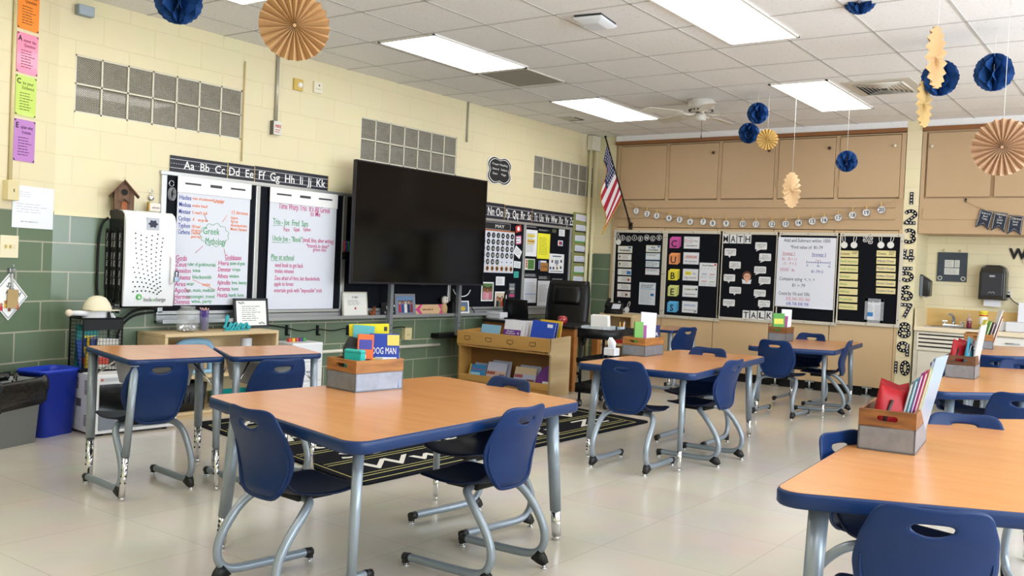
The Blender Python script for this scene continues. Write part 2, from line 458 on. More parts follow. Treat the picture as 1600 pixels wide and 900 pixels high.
for k in range(5):
    d = bx(cl, 'door', (XS[k] + 0.027, -0.012, ZM), (XS[k + 1] - 0.027, 0.02, ZT), BEIGE, 0.003)
    kx = XS[k + 1] - 0.085; kz = 2.74
    if k > 0:
        q = MB(); q.lathe([(0.006, 0), (0.008, 0.012), (0.018, 0.02), (0.018, 0.028), (0.006, 0.034)], n=14)
        q.build('knob', M('#3a231a', 0.4) if k < 4 else M('#d9cfb6', 0.4), d, mat4=Matrix.Translation((kx, -0.012, kz)) @ Matrix.Rotation(PI / 2, 4, 'X'))
    if k != 1: bx(d, 'hinge', (XS[k] + 0.018, -0.018, ZM + 0.12), (XS[k] + 0.03, -0.01, ZM + 0.2), M('#b79a72', 0.4))
lw = thing('closet', 'tan built-in closet with five tall panel doors below the cupboards', 'closet', (0, D, 0))
bx(lw, 'frame_post', (0.28, -0.004, 0.0), (CX0, 0.06, 1.83), BEIGE2); bx(lw, 'frame_post', (XS[5], -0.004, 0.0), (3.86, 0.06, 1.83), BEIGE2)
bx(lw, 'recess', (0.28, 0.2, 0), (3.86, 0.24, 1.83), DARKGAP)
bx(lw, 'toe_kick', (CX0, 0.05, 0), (XS[5], 0.07, 0.11), BLACK)
for k in range(5):
    bx(lw, 'door', (XS[k] + 0.004, 0.002, 0.105), (XS[k + 1] - 0.004, 0.03, 1.822), BEIGE2, 0.003)
for x in (2.55, 2.95, 3.58):
    q = MB(); q.box((x, -0.004, 0.1), (0.1, 0.012, 0.02)); q.cyl((x, -0.006, 0.02), (x, -0.006, 0.1), 0.012); q.box((x, -0.008, 0.01), (0.09, 0.03, 0.02))
    q.build('floor_bolt', STEEL, lw)
structure_mesh(MB().span((0.28, D - 0.004, ZC - 0.07), (3.86, D + 0.5, ZC)), 'trim_2', ceiling_mat())
# second run of cupboards, over the sink alcove
c2 = thing('upper_cupboard', 'tan built-in cupboard above the sink alcove, right of the pier', 'cupboard', (0, D, 0))
X2 = [4.06, 4.71, 5.40, 6.10, 6.80, 7.50]
cab = MB(); cab.span((4.022, 0.02, 1.80), (RX - 0.004, 0.545, ZC - 0.07)); cab.span((4.022, -0.004, 1.80), (RX - 0.004, 0.02, ZM - 0.015)); cab.span((4.02, -0.002, ZM - 0.02), (4.06, 0.02, ZT + 0.02))
cab.span((4.06, 0.0, 1.95), (RX - 0.004, -0.012, 2.07))
cab.build('carcass', BEIGE, c2)
bx(c2, 'top_moulding', (4.022, -0.02, ZT + 0.03), (RX - 0.004, 0.03, ZT + 0.072), M('#8a5a34', 0.45, noise=0.2))
for k in range(5):
    d = bx(c2, 'door', (X2[k] + 0.02, -0.012, ZM), (X2[k + 1] - 0.02, 0.02, ZT), BEIGE, 0.003)
    if k == 0:
        q = MB(); q.lathe([(0.006, 0), (0.008, 0.012), (0.018, 0.02), (0.018, 0.028), (0.006, 0.034)], n=14)
        q.build('knob', M('#d9cfb6', 0.4), d, mat4=Matrix.Translation((4.12, -0.012, 2.72)) @ Matrix.Rotation(PI / 2, 4, 'X'))
structure_mesh(MB().span((4.02, D - 0.004, ZC - 0.07), (RX, D + 0.55, ZC)), 'trim_3', ceiling_mat())

# ---- ceiling lights, grille, air diffuser, fan, sensor
DIFF = emit('#fffdf8', PANEL, 'light diffuser')
def light(x0, y0, y1, label, w=0.59):
    t = thing('ceiling_light', label, 'ceiling light', (x0 + w / 2, (y0 + y1) / 2, ZC), group='fluorescent ceiling panels')
    l = (y1 - y0)
    b = MB()
    for a, c in (((-w / 2, -l / 2), (w / 2, -l / 2 + 0.02)), ((-w / 2, l / 2 - 0.02), (w / 2, l / 2)), ((-w / 2, -l / 2), (-w / 2 + 0.02, l / 2)), ((w / 2 - 0.02, -l / 2), (w / 2, l / 2))):
        b.span((a[0], a[1], -0.012), (c[0], c[1], 0))
    b.build('frame', M('#e8e6e2', 0.5), t)
    MB().span((-w / 2 + 0.02, -l / 2 + 0.02, -0.010), (w / 2 - 0.02, l / 2 - 0.02, -0.005)).build('diffuser', DIFF, t)
    return t
light(1.03, 5.37, 6.62, 'ceiling light panel before the flat return grille', 0.60)
light(0.88, 8.07, 9.47, 'ceiling light panel near the flag and the ceiling fan', 0.60)
light(3.22, 8.13, 9.62, 'ceiling light panel beside the louvred air diffuser', 0.53)
light(3.49, 5.20, 6.62, 'large ceiling light panel cut by the top edge, right of the smoke sensor', 0.53)
light(0.93, 2.75, 4.14, 'ceiling light panel just showing at the top edge above the tan paper fan', 0.55)
for x, y in ((3.33, 2.6), (3.33, 0.0), (6.28, 5.35), (6.28, 2.6), (6.28, 0.0), (0.97, 0.0), (6.28, 8.07)):
    q = light(x, y, y + 1.36, 'ceiling light panel', 0.59)
    for k in ('label', 'category', 'group'): del q[k]
    q['kind'] = 'structure'; q.name = 'ceiling_panel'
# ================================================================ student tables, chairs and desks
LAM = wood_mat('maple laminate', '#cd8f55', '#c4854c', 2.2, (1.2, 10, 1), 0.24, 0.0)
EDGE = M('#0a2a58', 0.40, spec=0.35)
TH_T = 0.663
def fillet(poly, r, n=6):
    out = []; k = len(poly)
    for i in range(k):
        p, a, b = Vector(poly[i]), Vector(poly[i - 1]), Vector(poly[(i + 1) % k])
        u, v = (a - p).normalized(), (b - p).normalized()
        ang = u.angle(v); d = r / math.tan(ang / 2); c = p + (u + v).normalized() * (r / math.sin(ang / 2))
        s0, s1 = p + u * d - c, p + v * d - c
        a0 = math.atan2(s0.y, s0.x); a1 = math.atan2(s1.y, s1.x); da = (a1 - a0 + PI) % (2 * PI) - PI
        for j in range(n + 1):
            t = a0 + da * j / n; out.append((c.x + r * math.cos(t), c.y + r * math.sin(t)))
    return out
def inset(poly, d):
    k = len(poly); out = []
    for i in range(k):
        p, a, b = Vector(poly[i]), Vector(poly[i - 1]), Vector(poly[(i + 1) % k])
        e1, e2 = (p - a).normalized(), (b - p).normalized()
        n1, n2 = Vector((-e1.y, e1.x)), Vector((-e2.y, e2.x))
        n = (n1 + n2).normalized(); out.append(p + n * d / max(0.3, n.dot(n1)))
    return [(q.x, q.y) for q in out]
def top(t, poly, T, thick=0.046, r=0.07):
    """wood laminate sheet inside a rounded blue edge band; poly runs counter-clockwise, local"""
    P = fillet(poly, r)
    Z = lambda q, z: [(x, y, z) for x, y in q]
    b = MB()
    b.loft([Z(inset(P, 0.012), T - 0.002), Z(inset(P, 0.004), T), Z(P, T - 0.008), Z(P, T - thick + 0.006), Z(inset(P, 0.006), T - thick), Z(inset(P, 0.03), T - thick)], True, True)
    b.build('edge_band', EDGE, t)
    MB().prism(inset(P, 0.007), T - 0.006, T + 0.0005).build('tabletop', LAM, t)
def leg(t, x, y, x2, y2, T, r=0.027, split=0.2, two=True):
    p0, p1 = Vector((x, y, T)), Vector((x2, y2, 0.02))
    ps = p0.lerp(p1, 1 - split)
    b = MB(); b.cyl(p0, ps, r, r * 0.86, 18); b.cyl(p0 - Vector((0, 0, 0.006)), p0, r * 1.35, r * 1.35, 18)
    l = b.build('leg', GREYTUBE, t)
    q = MB(); q.cyl(ps + (p0 - ps) * 0.01, p1, r * 0.74, r * 0.74, 16); q.cyl(p1, (p1.x, p1.y, 0.0), r * 0.5, r * 0.62, 12)
    d = (p1 - ps)
    q.m(1)
    if two:
        for k in range(4):
            c = ps + d * (0.14 + 0.17 * k); q.cyl(c + Vector((0.0, -r * 0.72, 0)), c + Vector((0.0, -r * 0.78, 0)), r * 0.22, r * 0.22, 8)
            q.cyl(c + Vector((r * 0.72, 0, 0)), c + Vector((r * 0.78, 0, 0)), r * 0.22, r * 0.22, 8)
    q.build('leg_insert', [CHROME, RUBBER], l)
def table(quad, label, group='wooden student tables', splay=0.05, inw=0.15, T=TH_T, feet=None, r=0.027):
    cx = sum(p[0] for p in quad) / 4; cy = sum(p[1] for p in quad) / 4
    t = thing('student_table', label, 'table', (cx, cy, 0), 0, group)
    L = [(x - cx, y - cy) for x, y in quad]
    top(t, L, T)
    q = inset(L, inw * 0.72)
    for i, (x, y) in enumerate(q):
        n = Vector((x, y)).normalized() * splay
        fx, fy = (x + n.x, y + n.y) if not feet or feet[i] is None else (feet[i][0] - cx, feet[i][1] - cy)
        leg(t, x, y, fx, fy, T - 0.044, r if i in (0, 2) else 0.02, two=i == 0)
    return t
# quads run: near left, near right, far right, far left (counter-clockwise from above)
def quad(T, pts): return [flat(x, y, T) for x, y in pts]
Q1 = quad(0.645, [(320, 618), (553, 694), (910, 627), (688, 587)])
table(Q1, 'large wooden table on the left of the foreground with a crate of comic books', r=0.03, T=0.645)
Q2 = quad(0.635, [(898, 566), (1085, 584), (1198, 557), (1060, 546)])
table(Q2, 'wooden table beside the black cart, crate and tissue box on its left end', T=0.635)
Q3 = quad(0.625, [(1165, 540), (1305, 548), (1351, 535), (1228, 529)])
table(Q3, 'wooden table standing closest to the closet doors at the back', T=0.625)
def wide(q, w):
    """the near edge runs on past the picture's right border: give the table its full width"""
    a, b, c, d = [Vector(p) for p in q]
    b = a + (b - a).normalized() * w; c = d + (c - d).normalized() * w
    return [(v.x, v.y) for v in (a, b, c, d)]
QR1 = wide(quad(0.645, [(1199, 767), (1600, 802), (1600, 655), (1395, 652)]), 0.86)
table(QR1, 'large wooden table in the right foreground, crate with red pouch on it', T=0.645, r=0.03)
QR2 = wide(quad(0.635, [(1448, 612), (1600, 614), (1600, 577), (1490, 571)]), 0.80)
table(QR2, 'wooden table behind the right foreground table, crate with red and turquoise pouches on it', T=0.635)
QR3 = wide(quad(0.70, [(1522, 554), (1600, 557), (1600, 542), (1545, 540)]), 0.75)
table(QR3, 'wooden table nearest the sink counter on the right', T=0.70)

# ---- two student desks with clear tote bins
CLEAR = M('#e6e4e2', 0.3, spec=0.4, alpha=0.55, key='translucent tote plastic')
def desk(quad, label, feet, T=0.70, tote=True):
    cx = sum(p[0] for p in quad) / 4; cy = sum(p[1] for p in quad) / 4
    t = thing('student_desk', label, 'desk', (cx, cy, 0), 0, 'single student desks')
    L = [(x - cx, y - cy) for x, y in quad]
    top(t, L, T, 0.03, 0.045)
    q = inset(L, 0.04)
    for i, (x, y) in enumerate(q):
        f = (feet[i][0] - cx, feet[i][1] - cy) if feets_ok(feet, i) else (x * 1.03, y * 1.03)
        leg(t, x, y, f[0], f[1], T - 0.03, 0.021 if i in (1, 2) else 0.027, 0.3)
        b = MB(); c = Vector((x, y)); m = c * 0.55
        b.tube([(x, y, T - 0.17), (m.x, m.y, T - 0.035)], 0.005, 6); b.build('brace', CHROME, t)
    return t
def feets_ok(f, i): return f is not None and f[i] is not None
DQ1 = quad(0.70, [(131, 540), (203, 563), (351, 557), (322, 538)])
DQ2 = quad(0.70, [(332, 542), (362, 558), (505, 552), (455, 539)])
d1 = desk(DQ1, 'single desk on the far left, in front of the microwave', [(1.66, 2.70), (2.14, 2.60), (2.27, 3.06), None])
d2 = desk(DQ2, 'single desk beside the low wooden shelf with learn sign', None)
def tote(x, y, rz, w, l, label, fill):
    t = thing('tote_bin', label, 'bin', (x, y, 0.52), rz, 'clear tote bins under the desks')
    b = MB()
    z0, z1 = 0.0, 0.14
    R = lambda k, z: [(-w / 2 * k, -l / 2 * k, z), (w / 2 * k, -l / 2 * k, z), (w / 2 * k, l / 2 * k, z), (-w / 2 * k, l / 2 * k, z)]
    b.loft([R(0.82, z0), R(0.95, z1 - 0.02), R(1.0, z1 - 0.02), R(1.0, z1)], True, False); b.face(b.ring(R(0.82, z0)))
    b.build('tub', CLEAR, t, solid=0.003)
    for i, (c, s, h) in enumerate(fill):
        q = MB().box(c, s, None, 0.01).build('book', M(h, 0.6), None)
        q.location = (x, y, 0.525); q.rotation_euler = (0, 0, rz)
        tag(q, ['black pouch in the clear tote bin under the desk', 'green folder in the clear tote bin under the desk', 'red scissor handles in the clear tote bin under the desk', 'pink case in the clear tote bin of the far left desk'][min(i, 3)] if label.startswith('clear tote bin under the desk beside') else 'pale pink case in the clear tote bin of the far left desk', 'supplies')
    return t
tote(1.80, 2.98, -0.25, 0.30, 0.36, 'clear tote bin hanging under the far left desk', [((0.03, 0.08, 0.03), (0.16, 0.12, 0.05), '#d9a6a6')])
tote(2.02, 3.54, -0.25, 0.28, 0.36, 'clear tote bin under the desk beside the low wooden shelf', [((0.0, -0.02, 0.07), (0.2, 0.16, 0.06), '#1a1a1c'), ((0.0, 0.0, 0.02), (0.2, 0.2, 0.02), '#8fae4c'), ((0.02, 0.08, 0.1), (0.05, 0.12, 0.04), '#b5263a')])

# ---- the chair
def grid_shell(fn, nu, nv, skip=()):
    b = MB(); V = [[b.b.verts.new(fn(-1 + 2 * i / nu, j / nv)) for i in range(nu + 1)] for j in range(nv + 1)]
    for j in range(nv):
        for i in range(nu):
            if (i, j) in skip: continue
            f = b.face((V[j][i], V[j][i + 1], V[j + 1][i + 1], V[j + 1][i])); f.smooth = True
    return b, V
def lerp_tab(tab, v):
    for (a, x), (b, y) in zip(tab[:-1], tab[1:]):
        if v <= b:
            t = (v - a) / (b - a); t = t * t * (3 - 2 * t); return x + (y - x) * t
    return tab[-1][1]
def back_fn(u, v):
    # v 0 at the seat, 1 at the top edge; lumbar bow, leaning back at the top
    w = lerp_tab([(0, 0.042), (0.02, 0.074), (0.06, 0.101), (0.13, 0.126), (0.25, 0.152), (0.40, 0.171), (0.52, 0.178), (0.72, 0.170), (0.92, 0.148), (1.0, 0.128)], v)
    z = 0.352 + 0.345 * v
    y = -0.190 + 0.022 * math.sin(PI * min(1, v * 1.25)) * (1 if v < 0.8 else 0) - 0.052 * v ** 1.6
    y += 0.034 * u * u * (0.3 + 0.7 * math.sin(PI * min(1.0, v * 0.9)))     # wraps round the sitter
    z += -0.020 * (abs(u) ** 5) * max(0, v - 0.85) / 0.15 + 0.016 * (abs(u) ** 2) * max(0, v - 0.8) / 0.2
    if v < 0.12: y += (0.12 - v) ** 2 * 3.0
    return (w * u, y, z)
def seat_fn(u, v):
    # v 0 at the front edge, 1 where it turns up into the back
    w = lerp_tab([(0, 0.150), (0.08, 0.174), (0.45, 0.190), (0.70, 0.178), (0.88, 0.138), (1.0, 0.112)], v)
    y = 0.215 - 0.378 * v - 0.02 * u * u * (1 - v)
    z = 0.386 - 0.020 * math.sin(PI * v) - 0.016 * (1 - v) ** 4 + 0.016 * u * u
    if v > 0.80: z += (v - 0.80) ** 2 * 1.4
    return (w * u, y, z)
def make_chair(label):
    t = thing('school_chair', label, 'chair', group='blue school chairs')
    nu, nv = 12, 16
    skip = {(i, 13) for i in range(4, 8)}
    b, V = grid_shell(back_fn, nu, nv, skip)
    # the hand slot: flat top, dished lower edge
    for i, dz in ((4, 0.004), (5, -0.008), (6, -0.011), (7, -0.008), (8, 0.004)): V[13][i].co.z += dz
    for i in (4, 8): V[13][i].co.z += 0.004; V[14][i].co.z -= 0.003
    b.build('backrest', BLUEPL, t, recalc=False, sub=1, solid=0.012)
    # raised shield rib on the rear of the back
    pts = []
    for k in range(37):
        a = -1 + 2 * k / 36; s_ = abs(a)
        if s_ > 0.30: v = 0.035 + 0.55 * ((s_ - 0.30) / 0.70) ** 1.15; u = 0.90 * (1 if a > 0 else -1)
        else: v = 0.035 ; u = 0.90 * a / 0.30
        x, y, z = back_fn(u, v); pts.append((x, y - 0.007, z))
    for _ in range(3): pts = [pts[0]] + [tuple((pts[i - 1][j] + 2 * pts[i][j] + pts[i + 1][j]) / 4 for j in range(3)) for i in range(1, len(pts) - 1)] + [pts[-1]]
    MB().tube(pts, [0.002 + 0.006 * (1 - abs(-1 + 2 * k / 36) ** 3) for k in range(37)], 8).build('back_rib', BLUEPL, t)
    b, V = grid_shell(seat_fn, 10, 14)
    b.build('seat', M('#0a1630', 0.5, spec=0.25), t, recalc=False, sub=1, solid=0.012)  # same blue shell as the back; shade on the seat put into its colour
    P = [(0, -0.02, 0.352), (0.08, -0.022, 0.352), (0.135, -0.045, 0.350), (0.166, -0.085, 0.335), (0.180, -0.130, 0.295), (0.182, -0.175, 0.24), (0.183, -0.208, 0.185),
         (0.184, -0.222, 0.135), (0.185, -0.214, 0.09), (0.185, -0.185, 0.058), (0.185, -0.14, 0.046), (0.185, -0.06, 0.042), (0.185, 0.21, 0.038)]
    path = [(-x, y, z) for x, y, z in P[:0:-1]] + P
    # smooth the bends
    for _ in range(2):
        n = [path[0]]
        for a, c in zip(path[:-1], path[1:]):
            n.append(tuple(a[i] * 0.75 + c[i] * 0.25 for i in range(3))); n.append(tuple(a[i] * 0.25 + c[i] * 0.75 for i in range(3)))
        path = n + [path[-1]]
    MB().tube(path, 0.0175, 10).build('frame', GREYTUBE, t)
    q = MB(); q.box((0, 0.03, 0.352), (0.15, 0.17, 0.03), None, 0.008); q.build('seat_bracket', BLACK, t)
    for s in (-1, 1):
        g = MB(); x = s * 0.185
        g.loft([[(x - 0.017, -0.20, 0.075), (x + 0.017, -0.20, 0.075), (x + 0.019, -0.165, 0.034), (x - 0.019, -0.165, 0.034)],
                [(x - 0.013, -0.225, 0.05), (x + 0.013, -0.225, 0.05), (x + 0.015, -0.200, 0.018), (x - 0.015, -0.200, 0.018)],
                [(x - 0.010, -0.238, 0.026), (x + 0.010, -0.238, 0.026), (x + 0.011, -0.222, 0.012), (x - 0.011, -0.222, 0.012)]])
        r = g.build('rear_glide', RUBBER, t)
        h = MB(); h.cyl((x, -0.222, 0.014), (x, -0.222, 0.004), 0.007, 0.007, 8); h.cyl((x, -0.222, 0.005), (x, -0.222, 0.0), 0.014, 0.015, 12); h.build('glide_foot', CHROME, r)
        g = MB(); g.cyl((x, 0.19, 0.038), (x, 0.226, 0.036), 0.019, 0.018, 12); g.box((x, 0.216, 0.024), (0.024, 0.02, 0.024))
        r = g.build('front_glide', RUBBER, t)
        h = MB(); h.cyl((x, 0.214, 0.014), (x, 0.214, 0.004), 0.007, 0.007, 8); h.cyl((x, 0.214, 0.005), (x, 0.214, 0.0), 0.014, 0.015, 12); h.build('glide_foot', CHROME, r)
    return t
R = math.radians
CH = [  # x, y, heading of the sitter in degrees from +Y (counter-clockwise), scale-free
    (3.66, 2.39, -4, 'blue chair at the near end of the left foreground table, its back to the camera'),
    (4.035, 3.03, 90, 'blue chair on the right long side of the left foreground table'),
    (3.64, 3.50, 170, 'blue chair at the far end of the left foreground table, mostly hidden by it'),
    (1.93, 2.82, 82, 'blue chair pushed up to the far left desk in front of the microwave'),
    (2.21, 3.37, 82, 'blue chair at the desk beside the low wooden shelf'),
    (3.53, 5.31, 4, 'blue chair at the near end of the table beside the black cart'),
    (3.73, 5.90, 88, 'blue chair on the right side of the table beside the black cart'),
    (3.43, 6.42, 180, 'blue chair at the far end of the table beside the black cart, partly hidden'),
    (3.40, 8.36, 0, 'blue chair at the near end of the table by the closet doors'),
    (3.60, 8.95, 98, 'blue chair on the right side of the table by the closet doors'),
    (3.22, 9.44, 176, 'blue chair between the back table and the closet doors, facing the camera'),
]
ch0 = None
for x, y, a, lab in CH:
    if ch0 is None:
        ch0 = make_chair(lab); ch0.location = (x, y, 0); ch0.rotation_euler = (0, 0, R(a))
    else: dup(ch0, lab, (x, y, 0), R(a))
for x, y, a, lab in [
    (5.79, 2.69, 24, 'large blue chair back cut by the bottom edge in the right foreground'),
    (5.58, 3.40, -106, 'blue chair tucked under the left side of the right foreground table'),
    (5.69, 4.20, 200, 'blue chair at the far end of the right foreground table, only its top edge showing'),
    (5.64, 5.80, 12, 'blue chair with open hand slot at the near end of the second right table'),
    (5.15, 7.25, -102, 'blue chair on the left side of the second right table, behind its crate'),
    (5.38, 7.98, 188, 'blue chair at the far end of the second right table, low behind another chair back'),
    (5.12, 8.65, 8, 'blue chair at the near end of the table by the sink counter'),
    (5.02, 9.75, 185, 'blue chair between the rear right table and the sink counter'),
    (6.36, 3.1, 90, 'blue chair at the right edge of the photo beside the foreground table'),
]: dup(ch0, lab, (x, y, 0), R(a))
# ---- lone desk with its chair at the far left corner of the closet
DQ3 = quad(0.66, [(1000, 512), (1052, 516.5), (1091, 513), (1045, 509)])
desk(DQ3, 'single desk standing alone before the science board by the closet', None, T=0.66)
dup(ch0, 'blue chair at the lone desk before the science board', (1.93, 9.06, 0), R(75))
# ================================================================ what hangs on the left wall
COLS = dict(red=M('#c8254a', 0.7), blue=M('#23359c', 0.7), orange=M('#f07a1e', 0.7), green=M('#2f9a55', 0.7), pink=M('#c8367f', 0.7), purple=M('#7a2fa0', 0.7), grey=M('#55575c', 0.7), black=INK)
# ---- four coloured strategy posters on the return wall
for (x0, y0, x1, y1, hx, ink, head, rest, lab) in [
    (29, -22, 60, 53, '#ff9436', '#7c3d0c', 'R', 'estate the\nQuestion', 'orange poster at the top of the column of four on the far left'),
    (27, 48, 58, 120, '#f593b4', '#7a2a45', 'A', 'nswer the\nQuestion', 'pink poster with a large letter A, second in the column on the far left'),
    (25, 115, 55, 185, '#c5dd6b', '#5c7322', 'C', 'ite your\nEvidence', 'lime green poster with a large letter C on the far left'),
    (22, 184, 53, 255, '#bf86c9', '#5a2f68', 'E', 'xplain what\nit means', 'purple poster with a large letter E at the bottom of the column')]:
    o, w, h, th = card('R', x0, y0, x1, y1, 'strategy_poster', lab, 'poster', M(hx, 0.25, coat=0.3), 0.002, group='coloured strategy posters')
    im = M(ink, 0.6)
    txt(o, head, -w * 0.72, h * 0.58, h * 0.26, INK, 'CENTER', z=th + 0.0008, bold=0.03)
    txt(o, rest, w * 0.18, h * 0.52, h * 0.17, im, 'CENTER', z=th + 0.0008, w=w * 1.15)
    scribble(o, -w * 0.6, -h * 0.75, w * 0.7, h * 0.2, 7, im, th + 0.0006, 0.28)
    b = MB()
    for sx in (-1, 1):
        for sy in (-1, 1): b.prism([(sx * w * 0.97, sy * h * 0.97), (sx * w * 0.80, sy * h * 0.97), (sx * w * 0.97, sy * h * 0.87)], th, th + 0.0008)
    b.build('corner_marks', INK, o)
# ---- conduit with its box, switch plate, drawing
a, z = on('R', 18, 300, 0.03)
t = thing('electrical_box', 'cream electrical box with a thin pipe rising to the ceiling on the far left', 'electrical box', mat4=pose('R', a, 0, 0))
bx(t, 'box', (-0.045, 1.535, 0), (0.045, 1.665, 0.05), M('#dccfa2', 0.5), 0.004)
MB().cyl((0.0, 1.665, 0.015), (0.0, ZC, 0.015), 0.012).build('conduit', M('#d9cb9d', 0.45), t)
MB().box((0.0, 1.6, 0.051), (0.008, 0.02, 0.004)).build('screw', M('#7d7458', 0.4), t)
o, w, h, th = card('R', 0, 367, 27, 403, 'switch_plate', 'cream light switch plate with toggles on the green tiles at far left', 'light switch', M('#ece3c4', 0.4), 0.001, 0.006)
for k in (-0.45, 0.05):
    b = MB().box((k * w, 0, th + 0.004), (0.012, 0.022, 0.012)); b.build('toggle', M('#cbb66f', 0.4), o)
MB().box((w * 0.55, 0, th + 0.001), (0.02, 0.03, 0.003)).build('blank_insert', M('#e4dab8', 0.4), o)
o, w, h, th = card('R', 20, 288, 82, 359, 'line_drawing', 'white sheet with a faint pencil map taped above the switch plate', 'drawing', M('#e9ebf2', 0.8), 0.003)
scribble(o, -w * 0.8, -h * 0.3, w * 0.7, h * 0.2, 4, M('#9a9daa', 0.8), th + 0.0005, 0.12, 'pencil_lines', 3); scribble(o, -w * 0.7, h * 0.45, -w * 0.1, h * 0.75, 3, M('#9a9daa', 0.8), th + 0.0005, 0.12, 'pencil_lines', 5)
scribble(o, -w * 0.6, -h * 0.75, w * 0.4, -h * 0.65, 1, M('#b0b3be', 0.8), th + 0.0005, 0.5, 'pencil_lines', 9)
# diamond hall pass sign with a tan tag, on a clip
a, z = on('R', 14, 464, 0.01)
dm = thing('pass_sign', 'white diamond sign with cartoon children hung by a clip at far left', 'sign', mat4=pose('R', a, z, 0.004))
s_ = 0.155
MB().prism([(0, s_), (-s_, 0), (0, -s_), (s_, 0)], 0, 0.004).build('board', WHITE, dm)
b = MB(); k = s_ * 0.90
for i in range(4):
    A_, B_ = [(0, k), (-k, 0), (0, -k), (k, 0)][i], [(0, k), (-k, 0), (0, -k), (k, 0)][(i + 1) % 4]
    b.tube([(A_[0], A_[1], 0.0045), (B_[0], B_[1], 0.0045)], 0.0025, 6)
b.build('border', M('#8a8f98', 0.6), dm)
txt(dm, 'School', 0.03, 0.035, 0.035, INK, z=0.005, roll=-0.6, bold=0.02); txt(dm, 'Pass', 0.0, 0.005, 0.03, INK, z=0.005, roll=-0.6, bold=0.02)
b = MB(); cs = ['#d98b4a', '#3c62b0', '#c43a44', '#e0b83c', '#7a4a2c']
for i in range(6):
    x, y = -0.09 + 0.032 * i, -0.035 - 0.022 * (i % 2) - abs(i - 2.5) * -0.006
    b.m(0).ball((x, y, 0.006), 0.011, (1, 1, 0.3), 10, 6); b.m(1 + i % 4).box((x, y - 0.026, 0.006), (0.022, 0.03, 0.003), None, 0.004)
b.build('painted_children', [M('#b97a4e', 0.7)] + [M(c, 0.7) for c in cs[1:]], dm)
b = MB(); b.box((0, s_ + 0.02, 0.012), (0.02, 0.03, 0.016), None, 0.003); b.tube([(0, s_ + 0.03, 0.02), (0.012, s_ + 0.055, 0.03), (0.0, s_ + 0.06, 0.02)], 0.003, 6); b.tube([(0, s_ + 0.02, 0.018), (0.03, s_ + 0.03, 0.02), (0.02, s_ + 0.0, 0.02)], 0.004, 6)
b.build('clip', STEEL, dm)
MB().tube([(0.01, s_, 0.014), (0.016, s_ * 0.6, 0.014), (0.012, s_ * 0.3, 0.014)], 0.007, 8).build('ribbon', M('#b9b7b8', 0.5), dm)
a2, z2 = on('R', 20, 467, 0.02)
o = MB().box((0, 0, 0.003), (0.085, 0.125, 0.006), None, 0.002).build('wooden_tag', M('#b59a6a', 0.6, noise=0.1), mat4=pose('R', a2 , z2, 0.016, -0.06)); tag(o, 'plain tan tag hanging in front of the diamond sign', 'tag')
# ---- grey box near the ceiling
o, w, h, th = card('L', 117, 7, 141, 29, 'alarm_box', 'small grey metal box on the wall under the ceiling at left', 'electrical box', M('#8d9aa5', 0.4, 0.3), 0.0, 0.055)
b = MB().box((0, 0, th + 0.001), (2 * w - 0.01, 2 * h - 0.01, 0.002)); b.cyl((w * 0.75, -h * 0.75, th), (w * 0.75, -h * 0.75, th + 0.005), 0.006, 0.006, 8); b.cyl((-w * 0.75, -h * 0.75, th), (-w * 0.75, -h * 0.75, th + 0.005), 0.006, 0.006, 8)
b.build('cover', M('#9dabb7', 0.4, 0.3), o)
# conduits down the wall
a, z = on('L', 431, 200, 0.02)
t = thing('fire_alarm', 'fire alarm pull box at the foot of a grey conduit beside the tan paper fan', 'fire alarm', mat4=pose('L', a, z, 0))
bx(t, 'box', (-0.045, -0.06, 0), (0.04, 0.055, 0.05), M('#d9d6d0', 0.5), 0.004)
MB().cyl((0, 0.055, 0.018), (0, ZC - z, 0.018), 0.013).build('conduit', M('#b9b4a8', 0.35, 0.4), t)
txt(t, 'FIRE', 0.0, 0.0, 0.026, M('#c0392b', 0.6), z=0.0515, bold=0.02); scribble(t, -0.03, -0.045, 0.03, -0.01, 2, M('#c0392b', 0.6), 0.051)
bx(t, 'side_cover', (-0.047, -0.062, 0.001), (-0.041, 0.057, 0.045), M('#5d5a55', 0.5))
o, w, h, th = card('L', 458, 122, 471, 143, 'motion_sensor', 'tan wall sensor with a white dome right of the fire alarm conduit', 'sensor', M('#d2b25a', 0.5), 0, 0.02)
MB().ball((w * 0.35, 0.0, th), 0.025, (1, 1, 0.6)).build('dome', WHITE, o)
o, w, h, th = card('L', 489, 127, 501, 147, 'wall_thermostat', 'small white thermostat beside the tan wall sensor', 'thermostat', M('#e9e2cc', 0.5), 0, 0.022)
MB().box((w * 0.2, h * 0.4, th + 0.001), (0.01, 0.015, 0.002)).build('indicator', INK, o); MB().box((0, -h * 0.3, th + 0.001), (w * 1.2, 0.004, 0.002)).build('slot', M('#b5ad97', 0.6), o)
for px, y0, y1, r, lab in ((731, 156, 222, 0.010, 'thin grey conduit down the block wall behind the television'), (382, 96, 256, 0.005, 'hairline tan conduit right of the leftmost glass block window')):
    a, z0 = on('L', px, y0); a1, z1 = on('L', px - 3, y1)
    z1 = max(z1, 2.02)
    t = tag(MB().cyl((0.012, a, z1), (0.012, a, z0 if px < 500 else ZC), r).build('wall_conduit', M('#a9a48f' if px > 500 else '#cdb47c', 0.5)), lab, 'pipe')
